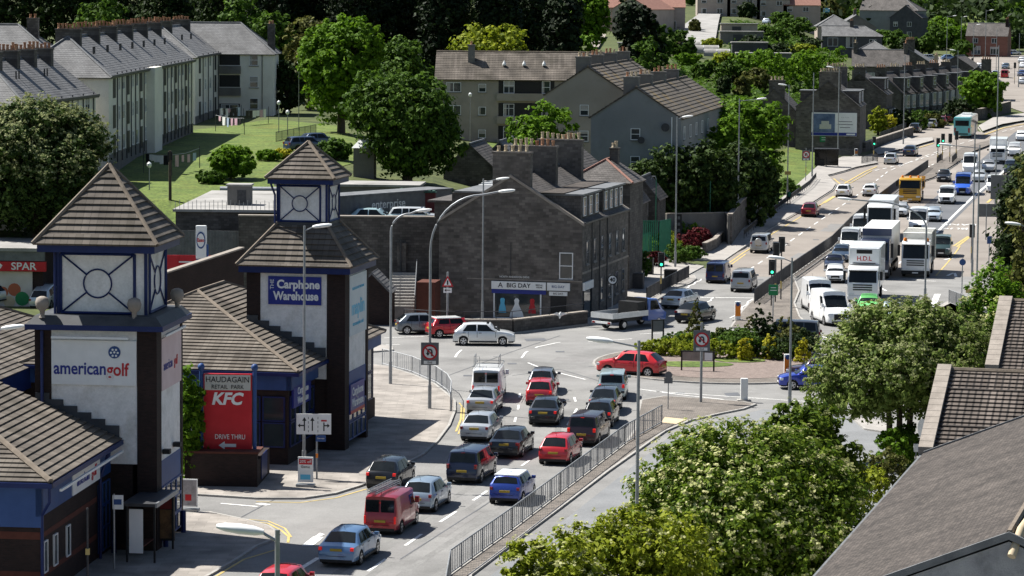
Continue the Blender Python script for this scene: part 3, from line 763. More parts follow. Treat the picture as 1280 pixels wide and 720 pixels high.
SILVER = (.42, .44, .46); BLACK = (.012, .013, .016); DKBLUE = (.012, .018, .045); WHITE = (.72, .73, .73); REDC = (.46, .012, .018)
MAROON = (.19, .010, .016); BLUEM = (.075, .15, .30); GREY = (.10, .11, .125); DGREY = (.05, .055, .065); PALEB = (.30, .38, .42)
def slope_tilt(o, p, h):
    d = Vector((math.sin(R(h)), math.cos(R(h)), 0)); dz = T(p.x+d.x*2, p.y+d.y*2)-T(p.x-d.x*2, p.y-d.y*2)
    o.rotation_euler = (math.atan2(dz, 4), 0, -R(h))
def car(px, py, h, kind, col, label, cat='car', group='cars queuing towards the roundabout', brake=False, roofcol=None, metal=.35, name=None, scale=1.0, pos=None, minor=False):
    p = pos or G(px, py)
    if py < 800 and abs(p.z-T(p.x, p.y)) < .01 and p.z < .02: p = Vector((p.x, p.y, .022))
    else: p = Vector((p.x, p.y, p.z+.03+max(0, (p.y-300)/4000)))
    nm = name or {'hatch': 'hatchback', 'small': 'hatchback', 'saloon': 'saloon_car', 'estate': 'estate_car', 'mpv': 'people_carrier', 'suv': 'off_road_car', 'coupe': 'coupe_car', 'mini': 'small_car', 'carvan': 'small_van', 'vito': 'panel_van', 'transit': 'panel_van'}[kind]
    root = empty(nm, p, h, label, cat, group)
    if pos is None: slope_tilt(root, p, h)
    if scale != 1: root.scale = (scale,)*3
    pm = paint(col, metal)
    for name_, me, loc, kids in car_parts(kind):
        if me is None: continue
        if minor and name_ in ('shut_line', 'bumper_trim', 'high_brake_lamp', 'grille', 'door_handle', 'sill', 'aerial', 'wiper'): continue
        o = link(name_, me, root)
        if loc: o.location = loc
        if name_ == 'body':
            o.material_slots[0].link = 'OBJECT'; o.material_slots[0].material = pm
        if brake and name_ in ('tail_lamp', 'high_brake_lamp'):
            o.material_slots[0].link = 'OBJECT'; o.material_slots[0].material = m_brake
        if name_ == 'mirror' and sum(col) > .02:
            o.material_slots[0].link = 'OBJECT'; o.material_slots[0].material = pm
        if kids and not minor:
            for kn, km in kids: link(kn, km, o)
    if roofcol:
        K = KINDS[kind]; f0 = K['L']/2; r = MB(); ya, yb = -f0+K['re']+.02, f0-K['rs']-.02; w = K['W']/2*.73
        r.box(-w, ya, K['H']-.045, w, yb, K['H']+.028)
        r.build('roof_panel', paint(roofcol, 0), root, bevel=.03)
    return root
QG = 'cars queuing towards the roundabout'
def roof_rack(root, z, w, y0, y1, sides=True):
    m = MB()
    for yy in (y0, (y0+y1)/2, y1): m.tube([(-w, yy, z), (-w, yy, z+.12), (w, yy, z+.12), (w, yy, z)], .018, 6)
    for x in (-w, w): m.tube([(x, y0, z+.12), (x, y1, z+.12)], .018, 6)
    if sides:
        for x in (-w, w):
            for y in (y0, y0+.9, y0+1.5): m.tube([(x*(.9), y, z+.12), (x*.9, y, z+.75)], .016, 6)
            m.tube([(x*.9, y0, z+.75), (x*.9, y0+1.5, z+.75)], .016, 6); m.tube([(x*.9, y0, z+.45), (x*.9, y0+1.5, z+.45)], .014, 6)
        for x in (-w*.9, w*.5):
            m.tube([(x, y0, z+.75), (x+.4*w, y0, z+.75), (x+.4*w, y0, z+.12)], .016, 6)
    m.build('roof_rack', m_metal, root)
# the near queue, seen from behind
car(438, 699, 12.7, 'saloon', (.10, .19, .34), 'pale blue saloon nearest in the queue with its boot towards us', group=QG, brake=True)
v = car(490, 661, 12.7, 'carvan', (.30, .012, .02), 'red small van carrying a bundle of ladders on its roof', 'van', group=QG, brake=True)
ld = MB()
for k in range(3):
    for x in (-.55, -.15): ld.tube([(x+.0, -2.3, 1.92+.09*k), (x+.25, 1.0, 1.95+.09*k)], .022, 6)
    for j in range(9): y_ = -2.2+.36*j; ld.tube([(-.55+.27*j/9, y_, 1.92+.09*k), (-.15+.27*j/9, y_, 1.92+.09*k)], .014, 5)
lo_ = ld.build('ladder', m_metal, None); lo_.matrix_world = v.matrix_basis.copy()
tag(lo_, 'aluminium ladder bundle strapped on the roof of the red van', 'ladder')
car(533, 634, 12.7, 'hatch', (.26, .33, .40), 'silver blue hatchback beside the red van, behind the black estate', group=QG)
car(489, 607, 12.7, 'hatch', BLACK, 'black hatchback at the kerb beside the shaded pavement', group=QG, brake=True)
car(590, 598, 12.7, 'mpv', DKBLUE, 'dark navy people carrier in the middle lane behind the black saloon', group=QG)
car(641, 625, 12.7, 'mini', (.018, .05, .28), 'small blue car with a white roof next to the railing', group=QG, roofcol=(.75, .76, .76))
car(640, 567, 11, 'saloon', BLACK, 'black saloon between the silver saloon and the red hatchback', group=QG)
car(701, 576, 12.7, 'hatch', REDC, 'red hatchback beside the railing, third from its near end', group=QG, metal=0)
car(602, 547, 10, 'saloon', SILVER, 'silver saloon nearest the kerb corner, behind another silver saloon', group=QG)
car(606, 514, 7, 'saloon', (.36, .37, .38), 'silver saloon with lit brake lamps directly behind the white van', group=QG, brake=True)
v = car(611, 496, 4, 'vito', WHITE, 'white van with a tall wire roof rack heading the left lane', 'van', group=QG, brake=True, metal=0)
roof_rack(v, 1.93, .82, -2.1, 1.4)
car(683, 527, 6, 'saloon', BLACK, 'black saloon with lit brake lamps right behind the red hatchback', group=QG, brake=True)
car(677, 503, 5, 'hatch', (.42, .02, .03), 'red hatchback between the grey hatchback and the black saloon', group=QG, brake=True, metal=0)
car(679, 489, 5, 'hatch', (.12, .13, .15), 'dark grey hatchback at the head of the middle lane', group=QG, brake=True)
car(766, 496, 4, 'mpv', (.34, .42, .42), 'pale green silver people carrier at the head of the right lane', group=QG, brake=True)
car(757, 514, 8, 'coupe', DGREY, 'dark grey rounded car behind the pale people carrier', group=QG, brake=True)
car(752, 530, 9, 'hatch', BLACK, 'black hatchback squeezed between two dark cars in the right lane', group=QG, brake=True)
car(736, 552, 12, 'mpv', (.03, .012, .014), 'very dark people carrier with lit lamps beside the railing end', group=QG, brake=True)
car(356, 752, 12.7, 'hatch', REDC, 'red car of which only the roof shows at the bottom edge', group=QG, metal=0)
# on the roundabout
JG = 'cars going round the roundabout'
car(789, 469, -68, 'hatch', (.55, .015, .02), 'bright red hatchback turning round the planted island', group=JG, metal=0, scale=1.06)
car(1013, 486, -92, 'hatch', (.015, .04, .34), 'bright blue hatchback seen side on beside the flowering tree', group=JG)
car(1022, 476, -84, 'hatch', (.05, .02, .03), 'dark maroon car half hidden behind the blue hatchback', group=JG)
car(605, 431, 90, 'hatch', (.62, .64, .65), 'pearl white hatchback seen side on crossing towards the roundabout', group=JG, scale=1.06)
car(566, 421, 70, 'mini', (.45, .012, .02), 'small red car with a white roof behind the white hatchback', group=JG, roofcol=(.75, .76, .76))
car(530, 417, 80, 'hatch', (.13, .15, .17), 'dark grey hatchback last of three beside the stone wall', group=JG)
car(985, 432, -80, 'suv', DGREY, 'dark off road car passing behind the island shrubs', group=JG)
UG = 'cars driving away up the hill'
car(870, 402, 28, 'coupe', BLACK, 'black fastback just leaving the roundabout', group=UG, scale=1.04)
car(851, 384, 24, 'saloon', (.62, .64, .65), 'white saloon beside the guard rail at the lorry front', group=UG)
car(898, 352, 12, 'vito', (.015, .025, .10), 'navy blue van with rear windows at the crossing', 'van', group=UG, scale=.92)
car(930, 363, 12, 'suv', (.40, .41, .42), 'boxy silver off road car beside the central railing', group=UG)
v = car(952, 315, 12, 'suv', (.46, .47, .47), 'silver off road car with a spare wheel on its back door', group=UG)
sw = MB().lathe([(.33, -.1), (.36, -.06), (.36, .06), (.33, .1)], 18, axis='y'); sw.build('spare_wheel', m_rim, v, loc=(0, -2.40, 1.12), smooth=40)
car(1013, 270, 12, 'hatch', (.20, .008, .018), 'maroon hatchback in the tree shade by the pavement', group=UG)
car(1055, 246, 12, 'hatch', WHITE, 'white hatchback at the kerb, left of a pair of white cars', group=UG, metal=0)
car(1088, 245, 12, 'mini', WHITE, 'small white car, right of a pair of white cars', group=UG, metal=0)
car(1114, 205, 13, 'hatch', (.50, .51, .51), 'silver hatchback next to the yellow bollard before the signals', group=UG, minor=True)
car(1138, 195, 14, 'saloon', DKBLUE, 'dark blue saloon ahead of the silver hatchback near the signals', group=UG, minor=True)
PG = 'cars standing in the lay-by by the terrace'
car(1144, 166, 15, 'hatch', BLACK, 'black hatchback nearest in the lay-by by the terrace', group=PG, minor=True)
car(1147, 161, 15, 'hatch', PALEB, 'blue grey hatchback just beyond the black one in the lay-by', group=PG, minor=True)
car(1167, 160, 15, 'estate', (.5, .51, .5), 'silver estate car in the lay-by', group=PG, minor=True)
car(1178, 157, 15, 'hatch', MAROON, 'maroon hatchback beside the silver estate', group=PG, minor=True)
car(1188, 153, 15, 'hatch', (.15, .01, .02), 'dark red car farthest in the lay-by, left of the bus', group=PG, minor=True)
# oncoming
OG = 'vans and cars queuing down the hill'
car(1037, 404, 170, 'transit', WHITE, 'white high roof van first at the give way line', 'van', group=OG, metal=0)
car(1021, 388, 176, 'transit', (.70, .71, .72), 'white high roof van close behind the first white van', 'van', group=OG, metal=0)
car(1044, 352, 186, 'hatch', WHITE, 'white car half hidden behind the second white van', group=OG, metal=0)
car(1043, 338, 188, 'saloon', DKBLUE, 'dark blue saloon beside the railing beyond the white car', group=OG)
car(1052, 326, 189, 'estate', (.05, .08, .13), 'dark blue estate in front of the third white van', group=OG)
car(1063, 316, 190, 'transit', WHITE, 'white van beside the railing left of the white lorry top', 'van', group=OG, metal=0, scale=.95)
car(1077, 298, 190, 'transit', (.68, .69, .7), 'white van mostly hidden ahead of the blue striped cab', 'van', group=OG, metal=0, scale=.95)
car(1086, 391, 188, 'saloon', (.16, .55, .16), 'bright green saloon in front of the fridge lorry', group=OG, metal=0)
car(1115, 402, 186, 'hatch', (.42, .52, .56), 'pale blue car peeping over the flowering tree', group=OG)
car(1126, 270, 190, 'hatch', (.55, .57, .58), 'silver hatchback behind the cab and before the yellow tipper', group=OG)
car(1148, 290, 190, 'transit', WHITE, 'white van between the silver hatchback and the pale blue car', 'van', group=OG, metal=0)
car(1167, 276, 190, 'hatch', (.45, .52, .58), 'pale blue hatchback right of the white van', group=OG)
car(1177, 320, 190, 'vito', (.03, .06, .06), 'dark green van hidden behind the refuse lorry', 'van', group=OG)
car(1180, 227, 191, 'hatch', BLACK, 'black hatchback facing us beside the splitter island', group=OG)
v = car(1204, 243, 191, 'transit', (.02, .09, .45), 'blue van with dark stripes and a loaded roof rack', 'van', group=OG, metal=0)
roof_rack(v, 2.45, .85, -2.2, 1.2, False)
sb = MB()
for x in (-.5, 0, .5): sb.box(x-.05, 1.9, 1.0, x+.05, 2.66, 1.1)
car(1184, 254, 191, 'vito', WHITE, 'white van with a sloping bonnet in front of the blue van', 'van', group=OG, metal=0)
car(1213, 216, 191, 'transit', WHITE, 'white high roof van beyond the blue van', 'van', group=OG, metal=0, minor=True)
car(1224, 227, 191, 'hatch', (.5, .52, .53), 'silver hatchback tucked behind the blue van', group=OG, minor=True)
car(1236, 214, 191, 'saloon', (.45, .46, .47), 'silver saloon in front of the white box lorry', group=OG, minor=True)
car(1264, 218, 191, 'suv', (.035, .05, .08), 'dark navy off road car above the sign back', group=OG, minor=True)
car(1243, 240, 191, 'vito', (.70, .71, .71), 'white van half hidden by the large sign back', 'van', group=OG, metal=0, minor=True)
car(1268, 195, 191, 'suv', WHITE, 'white off road car beside the white box lorry', group=OG, metal=0, minor=True)
car(1277, 176, 191, 'hatch', WHITE, 'white car at the right edge beyond the off road car', group=OG, metal=0, minor=True)
FG = 'cars at the far crossroads'
for px, py, h, k, c, l in ((1225, 87, 200, 'hatch', (.55, .57, .6), 'silver hatchback crossing alone at the far junction'), (1257, 87, 195, 'hatch', (.07, .1, .14), 'dark hatchback at the far junction above the red van'),
    (1256, 98, 12, 'carvan', (.5, .02, .03), 'red van at the far junction'), (1244, 97, 12, 'hatch', (.4, .47, .52), 'pale car left of the red van at the far junction'),
    (1277, 79, 195, 'hatch', WHITE, 'white car, upper of the two at the far right'), (1279, 86, 195, 'hatch', WHITE, 'white car, lower of the two at the far right'),
    (1277, 96, 195, 'hatch', (.04, .07, .16), 'dark blue car at the far right edge'), (1279, 106, 195, 'hatch', (.4, .42, .44), 'silver car at the far right edge below the dark blue one'),
    (1148, 77, 80, 'hatch', BLACK, 'black parked car, leftmost in the far car park'), (1162, 76, 80, 'estate', (.3, .33, .35), 'grey parked car, middle in the far car park'), (1186, 76, 80, 'hatch', (.12, .2, .34), 'blue parked car, rightmost in the far car park'),
    (1238, 71, 80, 'hatch', BLACK, 'black parked car by the red brick villa'), (1256, 70, 80, 'hatch', (.02, .08, .35), 'blue parked car beside the villa hedge'), (1267, 70, 80, 'hatch', (.45, .46, .46), 'silver parked car beside the blue one'),
    (958, 31, 195, 'hatch', (.5, .55, .6), 'pale car driving down the steep side street'), (984, 23, 100, 'hatch', (.1, .25, .5), 'light blue car parked before the hill houses'),
    (1235, 99, 10, 'suv', (.25, .02, .02), 'dark red car left of the pale car at the far junction')):
    car(px, py, h, k, c, l, group=FG if py > 40 else 'cars up on the hill', minor=True)
car(383, 189, 60, 'estate', (.03, .05, .10), 'dark blue estate parked on the green behind the lantern', group='cars parked by the flats', minor=True)
car(398, 184, 60, 'hatch', (.03, .05, .09), 'black car parked beyond the blue estate', group='cars parked by the flats', minor=True)
car(578, 172, 100, 'hatch', (.6, .62, .63), 'white car parked before the brown flats', group='cars parked by the flats', minor=True)
car(3, 378, 65, 'estate', (.40, .42, .42), 'silver estate parked before the convenience store', group='cars parked at the store', brake=False)
car(58, 379, 8, 'hatch', (.48, .52, .53), 'pale hatchback parked nose in at the store wall', group='cars parked at the store')
# --------------------------------------------------------------- big vehicles
def truck_wheels(root, ys, hw, r=.5, dual=False):
    me = MB().lathe([(r-.1, -.14), (r, -.12), (r, .12), (r-.1, .14)], 18, axis='x').mesh('wheel', m_tyre, smooth=40)
    rm = MB()
    for s_ in (1, -1): rm.lathe([(r*.58, s_*.142), (r*.3, s_*.10), (.12, s_*.15), (.0001, s_*.15)], 14, axis='x')
    rme = rm.mesh('rim', m_rim, smooth=40)
    for y in ys:
        for s_ in (1, -1):
            w = link('wheel', me, root, (s_*(hw-.17), y, r)); link('rim', rme, w)
def cab(root, yf, W, zr, pm, depth=2.1, zb=.55, style='a', lower=None):
    """lorry cab with its front at y=yf"""
    hw = W/2; m = MB()
    prof = [(yf-depth, zb), (yf-.05, zb), (yf, zb+.25), (yf-.02, zb+1.05), (yf-.08, zb+1.15), (yf-.30, zr-.35), (yf-.55, zr-.06), (yf-depth, zr)]
    n = len(prof)
    for s_ in (1, -1):
        m.face([(s_*hw, y, z) for y, z in (prof if s_ < 0 else prof[::-1])])
    for k in range(n):
        a, b = prof[k], prof[(k+1) % n]; m.face([(hw, *a), (hw, *b), (-hw, *b), (-hw, *a)])
    m.build('cab', pm, root, bevel=.10, smooth=40)
    def pf(z): return interp(z, [(zb+.25, yf), (zb+1.05, yf-.02), (zb+1.15, yf-.08), (zr-.35, yf-.30), (zr-.06, yf-.55)])
    g = MB(); z0, z1 = zb+1.12, zr-.42
    g.face([(hw-.12, pf(z0)+.015, z0), (-hw+.12, pf(z0)+.015, z0), (-hw+.16, pf(z1)+.015, z1), (hw-.16, pf(z1)+.015, z1)]); g.build('windscreen', m_glass, root)
    for s_ in (1, -1):
        g = MB(); q = [(s_*(hw+.006), pf(z0)-.12, z0), (s_*(hw+.006), pf(z1)-.10, z1), (s_*(hw+.006), yf-1.3, z1), (s_*(hw+.006), yf-1.3, z0)]
        g.face(q); g.build('side_window', m_glass, root)
        h = MB(); a, b = sorted((s_*(hw-.55), s_*(hw-.08))); h.box(a, yf-.1, zb+.08, b, yf+.035, zb+.28); h.build('headlamp', m_head, root, bevel=.03)
        r = MB(); a, b = sorted((s_*(hw+.12), s_*(hw+.34))); r.box(a, yf-.25, z0+.2, b, yf-.12, z1+.05)
        r.box(min(s_*hw, s_*(hw+.2)), yf-.2, z1-.1, max(s_*hw, s_*(hw+.2)), yf-.17, z1-.07); r.build('mirror', m_black, root, bevel=.02)
    g = MB()
    for k in range(3): g.box(-hw*.62, yf-.1, zb+.50+.19*k, hw*.62, yf+.016, zb+.60+.19*k)
    g.build('grille', m_black, root)
    b = MB(); b.box(-hw+.02, yf-.5, .30, hw-.02, yf+.05, zb+.06); b.build('bumper', lower or m_black, root, bevel=.04)
    p = MB(); p.box(-.26, yf+.05, .38, .26, yf+.062, .49); p.build('number_plate', m_plate_w, root)
    wv = MB(); wv.box(-hw+.12, pf(z1)-.02, z1+.02, hw-.12, pf(z1)+.16, z1+.10); wv.build('sun_visor', m_black, root)
LG = 'lorries queuing down the hill'
def truck(px, py, h, name, label, cat='lorry', group=LG):
    p = G(px, py); p.z += .03
    r = empty(name, p, h, label, cat, group); slope_tilt(r, p, h); return r
wp = paint(WHITE, 0)
# fridge lorry H.D.L. (origin under its front axle)
t = truck(1079, 378, 190, 'box_lorry', 'white fridge box lorry with red lettering over its cab')
cab(t, 1.3, 2.45, 2.95, wp, lower=wp)
b = MB(); b.box(-1.28, -7.2, 1.15, 1.28, -.95, 4.35); b.build('box_body', wp, t, bevel=.05)
u = MB(); u.box(-1.2, -.96, 2.98, 1.2, -.35, 4.3); u.build('fridge_unit', wp, t, bevel=.06)
g = MB(); g.box(-.62, -.36, 3.85, .62, -.335, 4.16); g.build('vent', m_black, t)
text('H.D.L', .5, t, (0, -.33, 3.45), (R(90), 0, R(180)), m_red, offset=.006)
g = MB(); g.box(-.9, -.34, 3.05, .9, -.30, 3.12); g.build('trim', m_black, t)
c_ = MB(); c_.box(-.45, -7.0, .7, .45, .9, 1.15); c_.build('chassis', m_dkmetal, t)
truck_wheels(t, (0, -5.2), 1.22)
# articulated lorry behind it
t = truck(1094, 348, 191, 'articulated_lorry', 'articulated lorry with dark cab front and long pale trailer')
cab(t, 1.3, 2.5, 3.5, paint(DKBLUE), lower=None)
b = MB(); b.box(-1.28, -11.5, 1.2, 1.28, -1.1, 4.25); b.build('trailer', mat('trailer_grp', (.66, .64, .62), (.74, .72, .70), .5, .5, fine=.05), t, bevel=.04)
c_ = MB(); c_.box(-.45, -11, .7, .45, .9, 1.2); c_.box(-1.2, -9, .5, 1.2, -3.5, .75); c_.build('chassis', m_dkmetal, t)
g = MB(); g.box(-1.27, -1.1, 3.6, 1.27, -1.06, 4.22); g.build('headboard', paint((.03, .05, .12)), t)
truck_wheels(t, (0, -2.9, -8, -9.3, -10.6), 1.24)
# refuse lorry
t = truck(1145, 346, 191, 'refuse_lorry', 'white refuse lorry with amber beacons on its cab roof')
cab(t, 1.3, 2.45, 3.2, wp)
b = MB(); b.box(-1.25, -7.5, 1.1, 1.25, -1.0, 3.75); b.build('box_body', mat('refuse_body', (.50, .50, .46), (.62, .62, .57), .8, .6, fine=.1, stain=(.6, .6, .58), sscale=.7), t, bevel=.06)
rb = MB()
for y in (-2, -3.2, -4.4, -5.6): rb.box(-1.29, y, 1.1, 1.29, y+.12, 3.79)
rb.build('rib', m_dkmetal, t)
for x in (-.95, .95):
    bb = MB().lathe([(.16, 3.14), (.16, 3.3), (.10, 3.42)], 10, c=(x, .6, 0)); bb.build('beacon', m_orange, t, smooth=40)
truck_wheels(t, (0, -4, -5.4), 1.22)
# tractor cab behind
t = truck(1100, 300, 191, 'box_lorry', 'white lorry with a broad dark windscreen behind the articulated trailer')
cab(t, 1.3, 2.5, 3.6, wp)
b = MB(); b.box(-1.27, -8, 1.2, 1.27, -1.0, 3.9); b.build('box_body', wp, t, bevel=.05); truck_wheels(t, (0, -5.5), 1.22)
# yellow tipper
yp = paint((.50, .27, .008), 0)
t = truck(1138, 253, 191, 'tipper_lorry', 'yellow tipper lorry with amber beacons coming down the hill')
cab(t, 1.3, 2.5, 2.9, yp, lower=yp)
b = MB(); b.box(-1.25, -5.8, 1.3, 1.25, -1.1, 2.3); b.box(-1.29, -5.8, 2.2, 1.29, -1.1, 2.32)
for y in (-1.2, -2.3, -3.4, -4.5, -5.7): b.box(-1.3, y, 1.3, 1.3, y+.1, 2.6)
b.build('tipper_body', yp, t)
for x in (-.9, 0, .9): MB().lathe([(.13, 2.85), (.13, 3.0), (.08, 3.1)], 10, c=(x, .5, 0)).build('beacon', m_orange, t)
truck_wheels(t, (0, -3.2, -4.5), 1.22)
# small box lorry
t = truck(1247, 205, 191, 'box_lorry', 'small white box lorry at the far end of the queue')
cab(t, 1.2, 2.1, 2.4, wp, 1.8, .5); b = MB(); b.box(-1.15, -5, 1.0, 1.15, -.7, 3.3); b.build('box_body', wp, t, bevel=.04); truck_wheels(t, (0, -3.6), 1.05, .42)
# flatbed pickup lorry at the crossing
t = truck(790, 409, 42, 'flatbed_lorry', 'small blue and white flatbed lorry turning beside the bridal shop', group='works vehicles')
bp = paint((.03, .10, .36), 0)
m = MB(); prof = [(.7, .45), (2.75, .45), (2.85, .95), (2.35, 1.25), (1.75, 2.05), (.7, 2.1)]
for s_ in (1, -1): m.face([(s_*.95, y, z) for y, z in (prof if s_ < 0 else prof[::-1])])
for k in range(6): a, c = prof[k], prof[(k+1) % 6]; m.face([(.95, *a), (.95, *c), (-.95, *c), (-.95, *a)])
m.build('cab', bp, t, bevel=.07, smooth=40)
for s_ in (1, -1):
    g = MB(); g.face([(s_*.958, .95, 1.25), (s_*.958, 2.1, 1.25), (s_*.958, 1.68, 1.95), (s_*.958, .95, 1.95)]); g.build('side_window', m_glass, t)
g = MB(); g.face([(.85, 2.32, 1.33), (-.85, 2.32, 1.33), (-.8, 1.82, 2.0), (.8, 1.82, 2.0)]); g.build('windscreen', m_glass, t)
d = MB(); d.box(-1.02, -3.4, .85, 1.02, .6, .93); d.build('deck', m_dkmetal, t)
for nm_, bx in (('side_panel', (-1.05, -3.4, .88, -1.0, .6, 1.28)), ('side_panel', (1.0, -3.4, .88, 1.05, .6, 1.28)), ('tail_panel', (-1.05, -3.45, .88, 1.05, -3.4, 1.28))):
    MB().box(*bx).build(nm_, mat('alu_board', (.55, .56, .56), (.66, .67, .67), 3, .4, metal=.3), t)
c_ = MB(); c_.box(-.4, -3.3, .5, .4, .9, .85); c_.build('chassis', m_dkmetal, t)
c_ = MB(); c_.box(-.95, .45, .9, .95, .6, 2.15); c_.box(-.9, -.5, .93, .9, .4, 1.9); c_.build('tool_locker', m_black, t)
p = MB(); p.box(-.9, -3.5, .5, .9, -3.42, .66); p.build('tail_board', m_sign_w, t)
for x in (-.85, .62): MB().box(x, -3.53, .52, x+.24, -3.49, .64).build('tail_lamp', m_tail, t)
truck_wheels(t, (1.95, -2.0), .98, .36)
# bus
p = G(1207, 171); p.z += .05
t = empty('bus', p, 14, 'teal and pink single deck bus driving up the hill', 'bus', 'bus'); slope_tilt(t, p, 14)
teal = mat('bus_teal', (.10, .38, .40), (.13, .44, .45), 1, .4, coat=.4); pinkm = mat('bus_side', (.62, .46, .42), (.72, .62, .56), .8, .4, coat=.4)
b = MB(); b.box(-1.25, -5.5, .45, 1.25, -3.2, 3.15); b.build('rear_body', teal, t, bevel=.12)
b = MB(); b.box(-1.25, -3.2, .45, 1.25, 5.5, 3.15); b.build('body', pinkm, t, bevel=.1)
b = MB(); b.box(-1.1, -5.2, 3.15, 1.1, 5.2, 3.24); b.build('roof', wp, t, bevel=.03)
b = MB(); b.box(-.7, .5, 3.24, .7, 2.6, 3.5); b.build('roof_unit', wp, t, bevel=.05)
b = MB(); b.box(-1.0, -5.515, 1.9, 1.0, -5.45, 2.7); b.build('rear_window', m_glass, t)
for s_ in (1, -1):
    for k in range(7):
        y = -4.8+1.45*k; a, c = sorted((s_*1.256, s_*1.2)); MB().box(a, y, 1.65, c, y+1.3, 2.65).build('side_window', m_glass, t)
for x in (-1.15, .9): MB().box(x, -5.53, .9, x+.25, -5.49, 1.6).build('tail_lamp', m_tail, t)
MB().box(-.9, -5.52, .6, .9, -5.5, .8).build('engine_grille', m_black, t)
truck_wheels(t, (3.2, -2.8), 1.2)
for _, me_, *_r in [(a[0], a[1]) for a in []]: pass
# ------------------------------------------------------------------ building kit
WC = {}
def win_mesh(w, h, style):
    k = (round(w, 2), round(h, 2), style)
    if k in WC: return WC[k]
    m = MB(); t = .07 if w > .7 else .05; d0, d1 = -.06, .02
    m.box(0, d0, 0, w, d1, t); m.box(0, d0, h-t, w, d1, h); m.box(0, d0, t, t, d1, h-t); m.box(w-t, d0, t, w, d1, h-t)
    if style == 'sash': m.box(t, d0+.01, h*.5-.03, w-t, d1-.01, h*.5+.03)
    if style == 'pair': m.box(w/2-.04, d0+.01, t, w/2+.04, d1-.01, h-t)
    if style == 'cross': m.box(w/2-.03, d0+.01, t, w/2+.03, d1-.01, h-t); m.box(t, d0+.012, h*.62, w-t, d1-.012, h*.62+.05)
    if style == 'triple':
        for f in (1/3, 2/3): m.box(w*f-.035, d0+.01, t, w*f+.035, d1-.01, h-t)
    g = MB(); g.box(t*.5, -.025, t*.5, w-t*.5, -.005, h-t*.5)
    s = MB(); s.box(-.08, -.12, -.10, w+.08, .02, -.01)
    if w > .75 and style in ('sash', 'pair', 'plain'):    # curtains seen behind the glass line
        pass
    WC[k] = (m.mesh('window', m_wframe), g.mesh('pane', m_pane), s.mesh('window_sill', m_lead)); return WC[k]
def window(root, x, y, z, w, h, style='sash', face='f', sill=True, frame=None):
    a, b, c = win_mesh(w, h, style); rz = {'f': 0, 'r': R(90), 'l': R(-90), 'b': R(180)}[face]
    o = link('window', a, root, (x, y, z), rz); link('pane', b, o)
    if frame: o.material_slots[0].link = 'OBJECT'; o.material_slots[0].material = frame
    if sill: link('window_sill', c, o)
    if not frame and w > .75 and (CUR := random.Random(int(x*37+y*91+z*53+w*17)).random()) < .45:
        k = (round(w, 2), round(h, 2), 'c%d' % (CUR*9 // 2))
        if k not in WC:
            m = MB(); a_ = .10; v = int(CUR*9 // 2)
            if v == 0: m.box(a_, -.034, h*.5, w-a_, -.0255, h-a_)
            elif v == 1: m.box(a_, -.034, a_, w*.28, -.0255, h-a_)
            else: m.box(a_, -.034, h*.72, w-a_, -.0255, h-a_)
            WC[k] = m.mesh('curtain', mat('curtain', (.30, .29, .27), (.40, .38, .35), 5, .9))
        link('curtain', WC[k], o)
    return o
def pots(parent, x0, x1, y0, y1, z, n, m=None, seed=0, r=.14, h=.5):
    rnd = random.Random(seed)
    for k in range(n):
        f = (k+.5)/n; x = x0+(x1-x0)*f; y = y0+(y1-y0)*f; hh = h*rnd.uniform(.75, 1.2)
        MB().lathe([(r*1.1, 0), (r*1.1, .08), (r*.85, .1), (r*.8, hh-.1), (r, hh-.08), (r, hh), (r*.7, hh), (r*.65, hh-.1)], 8, c=(x, y, z)).build('chimney_pot', m or rnd.choice([m_pot, m_pot, m_potb]), parent, smooth=40)
def chimney(root, x, y, w, d, z0, z1, m, n=4, potm=None, seed=1, along='x'):
    b = MB(); b.box(x-w/2, y-d/2, z0, x+w/2, y+d/2, z1); b.box(x-w/2-.06, y-d/2-.06, z1, x+w/2+.06, y+d/2+.06, z1+.14)
    c = b.build('chimney', m, root)
    if along == 'x': pots(c, x-w/2+.1, x+w/2-.1, y, y, z1+.14, n, potm, seed)
    else: pots(c, x, x, y-d/2+.1, y+d/2-.1, z1+.14, n, potm, seed)
    return c
def body(root, w, l, z0, eave, wall, ridge='y', rise=0, gf=True, gb=True, name='wall'):
    """walls with gables; ridge 'y' runs away from the front"""
    m = MB()
    if ridge == 'y':
        f = [(0, 0, z0), (w, 0, z0), (w, 0, eave)]+([(w/2, 0, eave+rise)] if gf else [])+[(0, 0, eave)]; m.face(f)
        b = [(w, l, z0), (0, l, z0), (0, l, eave)]+([(w/2, l, eave+rise)] if gb else [])+[(w, l, eave)]; m.face(b)
        m.face([(w, 0, z0), (w, l, z0), (w, l, eave), (w, 0, eave)]); m.face([(0, l, z0), (0, 0, z0), (0, 0, eave), (0, l, eave)])
    else:
        m.face([(0, 0, z0), (w, 0, z0), (w, 0, eave), (0, 0, eave)]); m.face([(w, l, z0), (0, l, z0), (0, l, eave), (w, l, eave)])
        m.face([(w, 0, z0), (w, l, z0), (w, l, eave)]+([(w, l/2, eave+rise)] if gb else [])+[(w, 0, eave)])
        m.face([(0, l, z0), (0, 0, z0), (0, 0, eave)]+([(0, l/2, eave+rise)] if gf else [])+[(0, l, eave)])
    return m.build(name, wall, root)
